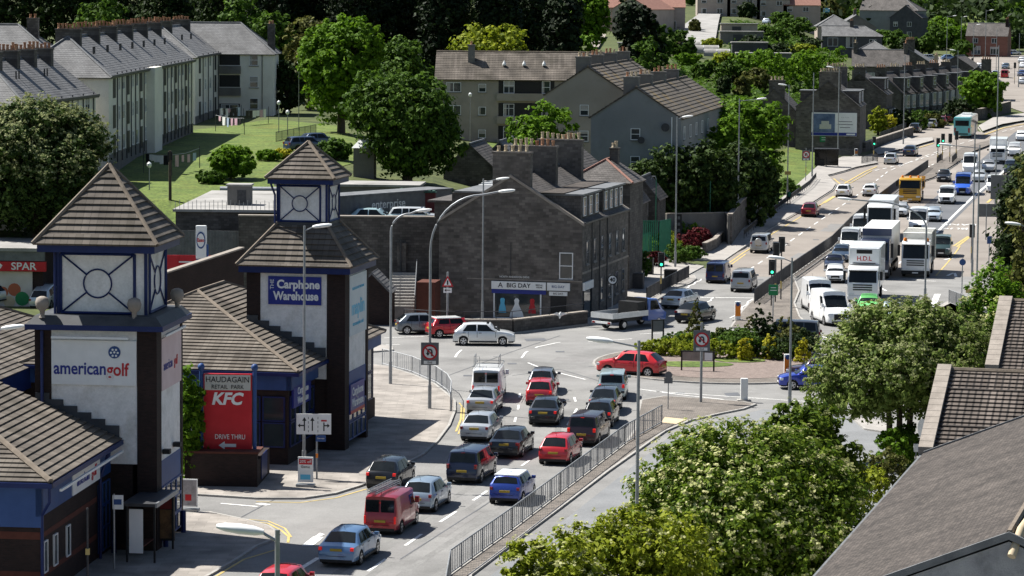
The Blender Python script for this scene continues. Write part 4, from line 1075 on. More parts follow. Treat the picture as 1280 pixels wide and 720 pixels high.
def gable_roof(root, w, l, eave, rise, rm, ridge='y', hf=False, hb=False, oh=.25, course=.33, lift=.03, ridge_m=None, name='roof', verge=.1, edge_m=None, thick=.12, parent=None):
    """hf / hb: hipped at the front (or left) / back (or right) end"""
    m = MB(); W, Ln = (w, l) if ridge == 'y' else (l, w)
    sl = rise/(W/2); e = oh; z = eave-e*sl; top = eave+rise+.02
    hW = W/2
    yf = -e if hf else -verge; yb = Ln+e if hb else Ln+verge
    rf = hW if hf else -verge; rb = Ln-hW if hb else Ln+verge
    P = lambda x, y, zz: (x, y, zz) if ridge == 'y' else (y, x, zz)
    A, B, C_, D = (-e, yf), (W+e, yf), (W+e, yb), (-e, yb)
    rA, rB = (hW, rf), (hW, rb)
    ms = [rm, edge_m or rm]
    roof_face(m, [P(B[0], B[1], z), P(C_[0], C_[1], z), P(rB[0], rB[1], top), P(rA[0], rA[1], top)], course, lift, mi_edge=1, thick=thick)
    roof_face(m, [P(D[0], D[1], z), P(A[0], A[1], z), P(rA[0], rA[1], top), P(rB[0], rB[1], top)], course, lift, mi_edge=1, thick=thick)
    if hf: roof_face(m, [P(A[0], A[1], z), P(B[0], B[1], z), P(rA[0], rA[1], top)], course, lift, mi_edge=1, thick=thick)
    if hb: roof_face(m, [P(C_[0], C_[1], z), P(D[0], D[1], z), P(rB[0], rB[1], top)], course, lift, mi_edge=1, thick=thick)
    rf_ = m.build(name, ms, parent or root)
    if ridge_m:
        r = MB(); t = lambda p, zz=0: P(p[0], p[1], top+.03+zz)
        r.tube([t(rA), t(rB)], .11, 6)
        if hf:
            r.tube([P(A[0], A[1], z+.06), t(rA)], .10, 6); r.tube([P(B[0], B[1], z+.06), t(rA)], .10, 6)
        if hb:
            r.tube([P(C_[0], C_[1], z+.06), t(rB)], .10, 6); r.tube([P(D[0], D[1], z+.06), t(rB)], .10, 6)
        r.build('ridge_tile', ridge_m, rf_)
    return rf_
def pyramid(root, x0, y0, x1, y1, z, top, rm, ridge_m, course=.3, lift=.035, name='roof', parent=None):
    m = MB(); cx, cy = (x0+x1)/2, (y0+y1)/2; c = [(x0, y0, z), (x1, y0, z), (x1, y1, z), (x0, y1, z)]
    for k in range(4): roof_face(m, [c[k], c[(k+1) % 4], (cx, cy, top)], course, lift, thick=.06)
    o = m.build(name, rm, parent or root); r = MB()
    for k in range(4): r.tube([(c[k][0], c[k][1], c[k][2]+.04), (cx, cy, top+.06)], [.10, .09], 6)
    r.build('ridge_tile', ridge_m, o); return o
def pipe(root, pts, m, r=.05, name='drainpipe'): return MB().tube(pts, r, 6).build(name, m, root)
def box_dormer(root, x_in, x_out, y0, y1, z0, z1, nwin, wm, winw=.8, winh=1.1, sty='sash', face='r', parent=None):
    """flat topped dormer looking +X (face r) or -Y (face f: x_in..x_out are then y)"""
    m = MB()
    if face == 'r': m.box(x_in, y0, z0, x_out, y1, z1)
    else: m.box(y0, x_out, z0, y1, x_in, z1)
    d = m.build('dormer', wm, root)
    c = MB()
    if face == 'r': c.box(x_in, y0-.15, z1, x_out+.2, y1+.15, z1+.14)
    else: c.box(y0-.15, x_out-.2, z1, y1+.15, x_in, z1+.14)
    c.build('dormer_roof', m_lead, d)
    for k in range(nwin):
        f = (k+.5)/nwin; yy = y0+(y1-y0)*f
        a, b, s = win_mesh(winw, winh, sty)
        if face == 'r': loc = (x_out+.03, yy-winw/2, z1-winh-.12); rz = R(90)
        else: loc = (yy-winw/2, x_out-.03, z1-winh-.12); rz = 0
        mm = MB(); t = .07
        q = MB(); q.box(0, -.06, 0, winw, .02, t); q.box(0, -.06, winh-t, winw, .02, winh); q.box(0, -.06, t, t, .02, winh-t); q.box(winw-t, -.06, t, winw, .02, winh-t)
        q.box(t, -.05, winh/2-.03, winw-t, .01, winh/2+.03); q.box(.03, -.025, .03, winw-.03, -.005, winh-.03, 1)
        q.build('window', [m_wframe, m_pane], d, loc, rz)
    return d
# ------------------------------------------------------------------ retail towers
def stepped_flash(root, pts, m): 
    f = MB()
    for (x0, x1, z0, z1, y) in pts: f.box(x0, y-.03, z0, x1, y, z1)
    f.build('flashing', m, root)
def retail(root, W=5.4):
    pass
# --- unit 1 (golf shop), local x along front, y away; origin = front left foot of the tower
H1 = 6.0
r1 = empty('retail_unit', (-20.75, 134.9, 0), H1, 'brown brick golf shop with a blue roofed tower on the left', 'shop', 'twin towered shops')
W = 5.4
b = MB()
for (x0, x1, y0, y1) in ((0, .73, 0, .95), (W-.87, W, 0, .95), (0, .95, W-.95, W), (W-.95, W, W-.35, W)): b.box(x0, y0, 0, x1, y1, 9.75)
b.build('pillar', m_brickd, r1)
b = MB(); b.box(.9, .08, 0, W-1.1, W-.3, 9.75); b.build('tower_wall', m_brickd, r1)
b = MB(); b.box(.73, .04, 3.9, W-.87, .09, 9.75); b.build('render_panel', m_render, r1)
b = MB(); b.box(W-.16, .95, 3.9, W-.06, W-.35, 9.75); b.build('render_panel', m_render, r1)
b = MB(); b.box(W-.13, .95, 2.75, W-.03, W-.35, 3.9); b.build('fascia', m_lblue, r1)
for k in range(4):
    for j in range(3): window(r1, W-.05, .98+k*1.02, .35+j*.8, 1.0, .8, 'plain', 'r', False, m_lblue)
b = MB(); b.box(-.35, -.35, 9.75, W+.35, W+.35, 9.98); b.build('cornice', m_blue, r1)
b = MB(); b.frustum(-.32, -.32, 9.98, W+.32, W+.32, 10.35, .35); b.build('lead_skirt', m_dkslate, r1)
# lantern
l0, l1 = .85, 4.75
b = MB(); b.box(l0, l0, 10.3, l1, l1, 13.2); b.build('lantern', m_render, r1)
f = MB()
def xo(f, x0, x1, z0, z1, y, face='f', rr=.62, t=.05):
    cx, cz = (x0+x1)/2, (z0+z1)/2
    def P(x, z): return (x, y-.045, z) if face == 'f' else (y+.045, x, z)
    for a, c in (((x0, z0), (x1, z0)), ((x0, z1), (x1, z1)), ((x0, z0), (x0, z1)), ((x1, z0), (x1, z1))): f.tube([P(*a), P(*c)], t*1.4, 4)
    for sx, sz in ((-1, -1), (1, -1), (1, 1), (-1, 1)):
        ex, ez = (x0 if sx < 0 else x1), (z0 if sz < 0 else z1); d = math.hypot(ex-cx, ez-cz)
        f.tube([P(cx+(ex-cx)*rr/d, cz+(ez-cz)*rr/d), P(ex, ez)], t*.75, 4)
    f.tube([P(cx+rr*math.cos(2*math.pi*k/28), cz+rr*math.sin(2*math.pi*k/28)) for k in range(29)], t*.7, 4, cap=False)
xo(f, l0+.12, l1-.5, 10.4, 13.0, l0); xo(f, l0+.5, l1-.12, 10.4, 13.0, l1, 'r')
for c in ((l0, l0), (l1, l0), (l1, l1), (l0, l1)): f.box(c[0]-.07, c[1]-.07, 10.3, c[0]+.07, c[1]+.07, 13.2)
f.build('lantern_frame', m_blue, r1)
b = MB(); b.box(.1, .1, 13.1, W-.1, W-.1, 13.45); b.build('eaves_board', m_blue, r1)
pyramid(r1, -.05, -.05, W+.05, W+.05, 13.45, 16.75, m_tile, m_ridge, .36, .07)
pipe(r1, [(l0-.12, l0-.3, 13.2), (l0-.12, l0-.15, 12.9), (l0-.12, l0-.12, 10.3)], m_blue, .06)
pipe(r1, [(.35, -.12, 9.7), (.35, -.12, 4)], m_blue, .07)
for (x, y) in ((.35, .0), (W-.1, W-.7), (W-1.0, .1)):
    u = MB().lathe([(.16, 10.25), (.1, 10.35), (.12, 10.55), (.27, 10.68), (.32, 10.9), (.26, 11.1), (.1, 11.18)], 12, c=(x, y, 0)); u.build('ball_finial', m_coping, r1, smooth=50)
# signs on the tower
s = MB(); s.box(.75, -.04, 7.35, W-.89, .03, 9.3); o = s.build('sign_panel', m_sign_w, r1)
text('american', .78, o, (2.02, -.05, 8.05), FRONT, m_navy, sx=.82, offset=.014)
text('golf', .78, o, (3.68, -.05, 8.02), FRONT, m_red, sx=.84, offset=.014)
g = MB().lathe([(.27, -.02), (.27, 0)], 20, c=(3.55, -.05, 8.80), axis='y'); g.build('emblem', m_lblue, o)
g = MB()
for k in range(6): g.lathe([(.05, -.028), (.05, 0)], 8, c=(3.55+.15*math.cos(k*math.pi/3), -.06, 8.78+.15*math.sin(k*math.pi/3)), axis='y')
g.lathe([(.05, -.028), (.05, 0)], 8, c=(3.55, -.06, 8.80), axis='y'); g.build('emblem', m_sign_w, o)
s = MB(); s.box(.8, -.28, 9.38, W-1.2, -.16, 9.48); s.build('sign_lamp', m_sign_w, r1)
s = MB(); s.box(W-.06, 1.0, 7.0, W+.02, W-.4, 9.3); o = s.build('sign_panel', mat('sign_pinkish', (.55, .42, .42), (.62, .5, .5), 1, .6), r1)
text('american', .62, o, (W+.03, 2.2, 8.05), RIGHT, m_navy, sx=.8); text('golf', .62, o, (W+.03, 3.8, 8.05), RIGHT, m_red, sx=.8)
s = MB(); s.box(W+.12, .9, 9.4, W+.24, W-.4, 9.5); s.build('sign_lamp', m_sign_w, r1)
for x in (2.1+1.0,): MB().box(x, -.3, 4.95, x+.35, -.02, 5.15).build('floodlight', m_black, r1)
for y in (1.2, 3.4): MB().box(W-.02, y, 4.2, W+.3, y+.35, 4.4).build('floodlight', m_black, r1)
# shop roof block in front of the tower; eave at z 5
e = MB()
sl = .44; EX = 3.85; Y0 = -12.3
zE = 5.0
P1 = (EX, Y0, zE); P2 = (EX, -.02, zE); k = 16.0
roofm = [m_tile_l, m_blue]
roof_face(e, [P1, P2, (EX-k, -.02, zE+k*sl), (EX-k, Y0+k, zE+k*sl)] if False else [P1, P2, (EX-12.3, -.02, zE+12.3*sl)], .34, .06, mi_edge=1, thick=.08)
roof_face(e, [(EX-30, Y0, zE), P1, (EX-12.3, -.02, zE+12.3*sl), (EX-30, -.02, zE+12.3*sl)], .34, .06, mi_edge=1, thick=.08)
rf = e.build('shop_roof', roofm, r1)
MB().tube([(EX, Y0, zE+.06), (EX-12.3, -.02, zE+12.3*sl+.06)], .13, 6).build('ridge_tile', m_ridge, rf)
fl = MB()
for k in range(9):
    x1 = EX-.1-k*.62; x0 = x1-.62; zt = zE+(EX-x0)*sl
    if x1 > .2: fl.box(max(x0, 0), -.06, zt-.45, x1, -.02, zt+.28)
fl.build('flashing', m_dkslate, r1)
g = MB(); g.box(EX-.12, Y0-.1, zE-.22, EX+.08, -.02, zE-.02); g.box(EX-30, Y0-.12, zE-.22, EX+.08, Y0+.08, zE-.02); g.build('gutter', m_blue, r1)
g = MB(); g.box(EX-.75, Y0+.5, 3.55, EX-.5, 0, zE-.15); g.box(EX-30, Y0+.5, 3.1, EX-.5, Y0+.75, zE-.15); g.build('fascia', m_lblue, r1)
g = MB(); g.box(EX-25, Y0+.6, 0, EX-.6, 0, 4.2); g.build('shop_wall', m_brickd, r1)
g = MB()
for z in (1.0, 2.6): g.box(EX-.62, Y0+.58, z, EX-.585, -2.2, z+.22); g.box(EX-25, Y0+.585, z, EX-.6, Y0+.62, z+.3)
g.build('brick_band', m_brickr, r1)
for y in (Y0+1.0, Y0+2.6, Y0+4.7):
    window(r1, EX-.58, y, 1.15, .6, 1.3, 'plain', 'r', False)
s = MB(); s.box(EX-.5, -6.9, 3.6, EX-.44, -2.2, 4.7); o = s.build('sign_panel', m_sign_w, r1)
text('american', .66, o, (EX-.43, -5.2, 4.1), RIGHT, m_navy, sx=.9, offset=.01); text('golf', .66, o, (EX-.43, -3.3, 4.1), RIGHT, m_red, sx=.9, offset=.01)
s = MB(); s.box(EX+.1, -11.3, 4.5, EX+.2, -.5, 4.6); s.build('sign_lamp', m_sign_w, r1)
for k in range(3):
    for j in range(3): window(r1, EX-.56, -2.1+k*.68, .3+j*1.0, .66, .98, 'plain', 'r', False, m_lblue)
pipe(r1, [(EX-.1, Y0+.2, zE-.2), (EX-.1, Y0+.2, 4.2), (EX-.5, Y0+.55, 3.6), (EX-.5, Y0+.55, 0)], m_blue, .07)
pipe(r1, [(EX-.1, -1.9, zE-.2), (EX-.45, -2.15, 3.6), (EX-.45, -2.15, 0)], m_blue, .07)
for (x, y) in ((W+.15, 1.1), (W+.15, W-.6), (EX-.2, -.7)): pipe(r1, [(x, y, 0), (x, y, 1.1)], m_blue, .12, 'bollard_post')
# rear roof of unit 1, running back to unit 2
e = MB()
# long roof behind both towers, ridge along y
zr = 5.0
roof_face(e, [(-30, 4.5, zr+.2), (-1.2, 4.5, zr+.2), (-1.2, 27, zr+.2), (-30, 27, zr+.2)], 3, .01) if False else None
r1b = e
# --- unit 2 (phone shop)
H2 = 10.5
r2 = empty('retail_unit', (-14.15, 165.6, 0), H2, 'brown brick phone shop whose tower carries a small upper lantern', 'shop', 'twin towered shops')
b = MB()
for (x0, x1, y0, y1) in ((0, .75, 0, .95), (W-1.0, W, 0, .95), (0, .95, W-.95, W), (W-.95, W, W-.45, W)): b.box(x0, y0, 0, x1, y1, 9.6)
b.build('pillar', m_brickd, r2)
b = MB(); b.box(.7, .08, 0, W-.95, W-.3, 9.6); b.build('tower_wall', m_brickd, r2)
b = MB(); b.box(.75, .04, 3.9, W-1.0, .09, 9.5); b.build('render_panel', m_render, r2)
b = MB(); b.box(W-.16, .95, 4.2, W-.06, W-.45, 9.5); b.build('render_panel', m_render, r2)
b = MB(); b.box(W-.13, .95, 3.3, W-.03, W-.45, 4.2); b.build('fascia', m_lblue, r2)
for k in range(4):
    for j in range(2): window(r2, W-.05, .98+k*1.0, .5+j*1.0, .95, .95, 'plain', 'r', False, m_lblue)
b = MB(); b.box(-.35, -.35, 9.55, W+.35, W+.35, 9.9); b.build('cornice', m_blue, r2)
m = MB(); o0, o1 = -.45, W+.45; i0, i1 = 1.35, W-1.35; zl, zt = 9.92, 12.05
c0 = [(o0, o0), (o1, o0), (o1, o1), (o0, o1)]; c1 = [(i0, i0), (i1, i0), (i1, i1), (i0, i1)]
for k in range(4): roof_face(m, [(*c0[k], zl), (*c0[(k+1) % 4], zl), (*c1[(k+1) % 4], zt), (*c1[k], zt)], .36, .07, thick=.06)
lr = m.build('lower_roof', m_tile, r2)
for k in range(4): MB().tube([(*c0[k], zl+.04), (*c1[k], zt+.05)], .10, 6).build('ridge_tile', m_ridge, lr)
b = MB(); b.box(i0-.05, i0-.05, 11.95, i1+.05, i1+.05, 12.2); b.build('lead_skirt', m_dkslate, r2)
b = MB(); b.box(i0, i0, 12.1, i1, i1, 14.3); b.build('lantern', m_render, r2)
f = MB(); xo(f, i0+.1, i1-.35, 12.2, 14.1, i0, rr=.42, t=.04); f.build('lantern_frame', m_blue, r2); f = MB(); xo(f, i0+.35, i1-.1, 12.2, 14.1, i1, 'r', rr=.42, t=.04)
for c in c1: f.box(c[0]-.06, c[1]-.06, 12.1, c[0]+.06, c[1]+.06, 14.3)
f.build('lantern_frame', m_blue, r2)
b = MB(); b.box(i0-.45, i0-.45, 14.2, i1+.45, i1+.45, 14.5); b.build('eaves_board', m_blue, r2)
pyramid(r2, i0-.55, i0-.55, i1+.55, i1+.55, 14.5, 16.35, m_tile, m_ridge, .32, .06)
pipe(r2, [(i0-.3, i0-.3, 14.2), (i0-.12, i0-.12, 13.6), (i0-.12, i0-.12, 12.1)], m_blue, .06)
for x, z in ((1.5, 10.6), (3.8, 10.5)): MB().box(x, .25, z, x+.3, .55, z+.16).build('roof_vent', m_coping, r2)
s = MB(); s.box(1.2, -.05, 7.85, W-1.3, .03, 9.35); o = s.build('sign_panel', m_navy, r2)
text('Carphone', .62, o, (2.85, -.06, 8.92), FRONT, m_sign_w, sx=.93, offset=.022); text('Warehouse', .62, o, (2.72, -.06, 8.30), FRONT, m_sign_w, sx=.83, offset=.022)
text('THE', .30, o, (1.42, -.06, 8.92), (R(90), R(-90), 0), m_sign_w)
s = MB(); s.box(W-.05, 1.0, 6.1, W+.02, W-.5, 9.35); o = s.build('sign_panel', mat('sign_pale', (.5, .56, .58), (.58, .63, .64), 1, .6), r2)
text('maplin', 1.15, o, (W+.03, 2.9, 7.55), RIGHT, m_cyan, sx=1.0, offset=.02); text('THE ELECTRONICS SPECIALIST', .2, o, (W+.03, 2.9, 8.6), RIGHT, m_cyan); text('www.maplin.co.uk', .34, o, (W+.03, 2.9, 6.7), RIGHT, m_cyan)
# phone shop front block
EX = 4.45; Y0 = -6.3
e = MB()
rfh = empty('tmp', (0, 0, 0)); bpy.data.objects.remove(rfh)
rf = gable_roof(r2, 15.0, 20.2, zE, 3.3, m_tile_l, 'y', True, True, .0, .34, .06, m_ridge, name='shop_roof', edge_m=m_blue, thick=.08)
rf.location = (EX-15.0, Y0, 0)
fl = MB()
for k in range(8):
    x1 = EX-.1-k*.62; x0 = x1-.62; zt = zE+(EX-x0)*.44
    if x1 > .2: fl.box(max(x0, 0), -.06, zt-.45, x1, -.02, zt+.28)
fl.build('flashing', m_dkslate, r2)
g = MB(); g.box(EX-.12, Y0-.1, zE-.2, EX+.08, -.02, zE-.02); g.box(EX-22, Y0-.12, zE-.2, EX+.08, Y0+.08, zE-.02); g.build('gutter', m_blue, r2)
g = MB(); g.box(EX-.75, Y0+.5, 4.0, EX-.5, 0, zE-.15); g.box(EX-22, Y0+.5, 4.0, EX-.5, Y0+.75, zE-.15); g.build('fascia', m_lblue, r2)
g = MB(); g.box(EX-22, Y0+.7, 0, EX-.7, 0, 4.1); g.build('shop_wall', m_brickd, r2)
for k in range(5):
    for j in range(2):
        window(r2, EX-.66, Y0+.9+k*1.0, 1.0+j*1.35, .95, 1.3, 'plain', 'r', False, m_blue)
for k in range(4): 
    for j in range(2): window(r2, EX-.85-k*1.3-1.2, Y0+.66, 1.0+j*1.35, 1.2, 1.3, 'plain', 'f', False, m_blue)
s = MB(); s.box(EX-.62, -5.2, 3.0, EX-.5, -1.6, 4.1); o = s.build('sign_panel', m_navy, r2)
text('Carphone', .5, o, (EX-.49, -3.3, 3.78), RIGHT, m_sign_w, offset=.012, sx=1.1); text('Warehouse', .5, o, (EX-.49, -3.3, 3.3), RIGHT, m_sign_w, offset=.012, sx=.95)
s = MB(); s.box(W-.02, 1.0, 1.9, W+.08, W-1.2, 3.5); o = s.build('sign_panel', m_navy, r2)
text('Carphone', .62, o, (W+.09, 2.6, 3.05), RIGHT, m_sign_w, offset=.015, sx=1.0); text('Warehouse', .62, o, (W+.09, 2.6, 2.45), RIGHT, m_sign_w, offset=.015, sx=.88)
MB().box(W+.082, 1.0, 1.9, W+.09, W-1.2, 2.08).build('sign_stripe', m_red, o)
MB().box(-3.2+.9, Y0+.6, 1.1, -2.2+.9, Y0+.64, 2.4).build('poster', m_sign_w, r2)
# glazed wall behind tower 2
BX = EX-.65
g = MB(); g.box(BX+.15, W, zE-.75, BX+.4, W+8.4, zE-.12); g.build('fascia', m_lblue, r2)
g = MB(); g.box(-6, W, 0, BX+.1, W+8.2, 1.2); g.box(-6, W, 1.2, BX, W+.5, 4.4); g.box(-6, W+7.7, 1.2, BX, W+8.2, 4.4); g.box(-6, W, 1.2, BX-.3, W+8, 4.4); g.build('rear_wall', m_brickd, r2)
for k in range(4):
    for j in range(2): window(r2, BX+.02, W+.5+k*1.8, 1.2+j*1.6, 1.75, 1.55, 'plain', 'r', False, m_blue)
# long hipped roof linking the two towers (belongs to the parade)
r3 = empty('retail_unit', (-40.9, 151.5, 0), 7.5, 'weathered tile roof at the left edge behind the golf tower', 'shop', 'twin towered shops')
gable_roof(r3, 14, 26, 5.0, 3.08, m_tile_l, 'y', False, True, .4, .34, .05, m_ridge, edge_m=m_blue); body(r3, 14, 26, 0, 5.0, m_brickd, 'y', 3.0, True, False)
g = MB(); g.box(14.05, 0, 3.7, 14.3, 25.5, 4.75); g.build('fascia', m_blue, r3)
# ------------------------------------------------------------------ totem sign, planter wall
p = G(285, 607)
k = empty('advertising_sign', (p.x, p.y, 0), 3, 'tall red drive thru restaurant sign between two blue posts', 'sign')
for x in (-1.33, 1.33):
    MB().tube([(x, 0, .0), (x, 0, 5.75)], .10, 10).build('post', m_lblue, k, smooth=50); MB().lathe([(.05, 5.7), (.15, 5.8), (.18, 5.92), (.14, 6.05), (.04, 6.1)], 12, c=(x, 0, 0)).build('finial', m_lblue, k, smooth=60)
s = MB(); s.box(-1.2, -.1, 1.65, 1.2, .1, 5.6); o = s.build('panel', m_red, k, bevel=.02)
s = MB(); s.box(-1.14, -.12, 4.78, 1.14, -.105, 5.54); s.build('name_panel', mat('sign_stonegrey', (.42, .42, .38), (.46, .46, .42), 2, .6), k)
text('HAUDAGAIN', .40, o, (0, -.13, 5.30), FRONT, m_ink, sx=.92); text('RETAIL  PARK', .28, o, (0, -.13, 4.94), FRONT, m_ink, sx=.95)
t_ = text('KFC', .82, o, (.0, -.12, 4.33), FRONT, m_sign_w, offset=.03, sx=1.0)
for v in t_.data.vertices: v.co.x += v.co.y*.22
text('DRIVE THRU', .34, o, (.12, -.12, 2.45), FRONT, m_sign_w, sx=.80)
a = MB(); a.face([(-.45, -.115, 2.03), (-.15, -.115, 1.83), (-.15, -.115, 1.95), (.42, -.115, 1.95), (.42, -.115, 2.11), (-.15, -.115, 2.11), (-.15, -.115, 2.23)]); a.build('arrow', m_sign_w, o)
w_ = empty('planter_wall', (p.x, p.y, 0), 3, 'dark brick planter wall in front of the red drive thru sign', 'wall')
MB().box(-2.0, -1.0, 0, 1.6, -.7, 1.75).build('wall', m_brickd, w_); MB().box(-2.05, -1.06, 1.75, 1.65, .9, 1.85).build('coping', m_brickr, w_)
MB().box(-2.0, -1.0, 0, -1.7, 2.0, 1.75).build('wall', m_brickd, w_); MB().box(1.3, -.75, 0, 1.6, 3.6, 1.4).build('wall', m_brickd, w_)
MB().box(1.62, .2, .3, 1.66, 2.3, 1.5).build('barrier_panel', m_blue, w_)
# ------------------------------------------------------------------ corner granite tenement with the bridal shop
SH = 14.0; SW = 11.1; SLn = 16.5
so_ = Vector((5.23-SW*math.cos(R(SH)), 232+SW*math.sin(R(SH)), 0))
st = empty('granite_tenement', so_, SH, 'dark granite corner tenement with a bridal shop and box dormers', 'building')
body(st, SW, SLn, -.2, 7.4, m_stone, 'y', 3.4)
gable_roof(st, SW, SLn, 7.4, 3.4, m_slate_d, 'y', oh=.15, course=.24, lift=.012, ridge_m=m_lead, verge=.05)
chimney(st, 5.6, .35, 2.9, .72, 8.5, 12.45, m_stone, 5, m_potb, 3); chimney(st, 5.6, 7.2, 3.6, .8, 8.5, 12.6, m_stone, 8, None, 5); chimney(st, 5.6, SLn-.4, 3.6, .8, 8.5, 12.7, m_stone, 8, m_potb, 6)
sk = MB(); sl_ = 3.4/(SW/2)
for y in (-.1, SLn-.25):
    for s_ in (0, 1):
        a = (0-.15 if s_ == 0 else SW+.15, y, 7.4-.05); c = (SW/2, y, 7.4+3.4+.1)
        sk.face([a, c, (c[0], y+.35, c[2]), (a[0], y+.35, a[2])]); sk.face([(a[0], y, a[2]), (c[0], y, c[2]), (c[0], y, c[2]-.22), (a[0], y, a[2]-.22)][::-1])
sk.build('skew', m_coping, st)
box_dormer(st, 7.4, SW-.35, .9, 7.2, 7.6, 9.35, 3, m_slate_d, .95, 1.45); box_dormer(st, 7.4, SW-.35, 8.6, 15.9, 7.6, 9.35, 4, m_slate_d, .95, 1.45)
box_dormer(st, 3.6, .4, 2.2, 14, 7.6, 9.3, 2, m_slate_d, .9, 1.2)
for d in st.children:
    if d.name.startswith('dormer'): pass
MB().box(SW-1.6, .6, 9.5, 5.8, 7.5, 9.56).build('dormer_flat_roof', m_felt, st); MB().box(SW-1.6, 8.3, 9.5, 5.8, 16.2, 9.56).build('dormer_flat_roof', m_felt, st)
window(st, SW-1.75, 0, 3.15, 1.05, 2.0, 'sash', 'f', frame=m_wframe)
for k, y in enumerate((1.6, 4.2, 6.8, 9.6, 12.2, 14.6)):
    window(st, SW, y-.5, 4.2, .9, 1.75, 'sash', 'r', frame=m_lead)
    if k > 1: window(st, SW, y-.5, 1.0, .9, 1.75, 'sash', 'r', frame=m_lead)
MB().box(SW+.01, -.02, 3.55, SW+.06, SLn, 3.7).build('string_course', m_coping, st); MB().box(SW-.02, 0, 7.3, SW+.22, SLn, 7.42).build('gutter', m_dkmetal, st)
for y in (2.9, 5.6, 8.3): pipe(st, [(SW+.1, y, 7.3), (SW+.1, y, 0)], m_dkmetal)
MB().box(2.2, -.03, 2.96, SW, 0, 3.04).build('string_course', m_coping, st)
# shop front
s = MB(); s.box(4.15, -.16, 2.28, 8.35, -.02, 2.86); o = s.build('sign_board', m_sign_w, st); text('A', .55, o, (4.85, -.17, 2.57), FRONT, m_ink); text('BIG DAY', .46, o, (6.25, -.17, 2.57), FRONT, m_ink, sx=1.05, offset=.006); text('BRIDAL\nWEAR', .17, o, (7.85, -.17, 2.56), FRONT, m_ink)
s = MB(); s.box(8.45, -.16, 2.28, 10.2, -.02, 2.86); o = s.build('sign_board', m_sign_w, st); text('BIG DAY', .26, o, (9.3, -.17, 2.57), FRONT, m_lblue)
s = MB(); s.box(8.6, -.12, 1.9, 10.0, -.04, 2.2); o = s.build('sign_board', m_sign_w, st); text('BIG DAY', .2, o, (9.3, -.13, 2.05), FRONT, m_ink)
MB().box(SW+.02, .1, 2.3, SW+.16, 3.3, 2.9).build('sign_board', m_sign_w, st)
MB().box(4.15, -.06, 1.95, 8.35, -.02, 2.26).build('fascia', m_navy, st)
sw_ = MB().box(4.4, -.05, .15, 7.9, -.01, 1.94).build('shop_window', m_pane, st)
f = MB(); f.box(4.3, -.09, .05, 8.0, -.01, .15)
for x in (4.3, 7.9): f.box(x, -.09, .15, x+.1, -.01, 1.94)
f.build('shop_window_frame', m_wframe, st)
dr = MB().lathe([(.55, .2), (.48, .5), (.22, 1.0), (.15, 1.2), (.2, 1.45), (.1, 1.6)], 12, c=(6.1, -.09, 0)); 
for v_i in range(len(dr.v)): x, y, z = dr.v[v_i]; dr.v[v_i] = (x, -.075+(y+.09)*.08, z)
dr.build('white_dress', m_sign_w, sw_)
dr = MB().lathe([(.3, .5), (.25, .9), (.15, 1.2), (.18, 1.5), (.1, 1.6)], 10, c=(5.0, -.09, 0))
for v_i in range(len(dr.v)): x, y, z = dr.v[v_i]; dr.v[v_i] = (x, -.075+(y+.09)*.08, z)
dr.build('blue_dress', m_cyan, sw_)
dr = MB().lathe([(.3, .5), (.25, .9), (.15, 1.2), (.18, 1.5), (.1, 1.6)], 10, c=(7.3, -.09, 0))
for v_i in range(len(dr.v)): x, y, z = dr.v[v_i]; dr.v[v_i] = (x, -.075+(y+.09)*.08, z)
dr.build('red_dress', m_red, sw_)
MB().box(8.7, -.06, 0, 9.9, -.01, 1.9).build('door', m_black, st); MB().box(SW+.01, .5, .0, SW+.06, 2.9, 2.2).build('shop_window', m_pane, st)
text('NORTH ANDERSON DRIVE', .19, st, (5.9, -.03, 3.2), FRONT, m_sign_w, 'street_name')
MB().tube([(5.6, -.06, 3.3), (5.6, -.06, 5.8)], .03, 6).build('vent_pipe', m_dkmetal, st)
# left lean-to of the tenement
lt = empty('outbuilding', so_+Vector((-.3, 1.2, 0)), SH, 'slate lean to with a striped canopy left of the tenement gable', 'building')
bx = MB(); bx.box(-.5, 1.5, 6.2, 4.0, 12, 8.5); bx.build('wall', m_stone_d, lt)
fr = MB(); fr.box(-1.0, 1.3, 8.5, 3.3, 12.2, 8.66); fr.build('flat_roof', m_slate_d, lt)
mm = MB()
for k in range(8): mm.box(1.0, 5+.8*k, 8.7+.0*k, 3.4, 5.4+.8*k, 9.0+.09*k)
mm.build('striped_canopy', m_sign_w, lt)
# low boundary wall before the tenement
def wall_run(name, pts, h, t, m, label, cat='wall', coping=None, posts=None, zfun=None, base=None):
    root = empty(name, pts[0], 0, label, cat); o_ = pts[0]
    b = MB(); c = MB()
    for a, q in zip(pts, pts[1:]):
        n = max(1, int((q-a).length/6))
        for j in range(n):
            p0 = a+(q-a)*(j/n); p1 = a+(q-a)*((j+1)/n); d = (p1-p0).normalized(); s_ = Vector((-d.y, d.x, 0))*t/2
            z0, z1 = p0.z, p1.z
            for mb_, lo, hi, e in ((b, -.5, h, 0), (c, h, h+.1, .05)):
                if mb_ is c and not coping: continue
                ss = s_*(1+2*e/t)
                q4 = [p0-ss-o_, p1-ss-o_, p1+ss-o_, p0+ss-o_]; zz = [z0, z1, z1, z0]
                lo4 = [(v.x, v.y, z-o_.z+lo) for v, z in zip(q4, zz)]; hi4 = [(v.x, v.y, z-o_.z+hi) for v, z in zip(q4, zz)]
                mb_.face(hi4); mb_.face(lo4[::-1])
                for k in range(4): mb_.face([lo4[k], lo4[(k+1) % 4], hi4[(k+1) % 4], hi4[k]])
    b.build('wall', m, root)
    if coping: c.build('coping', coping, root)
    return root
def GP(*p): return [G(*q) for q in p]
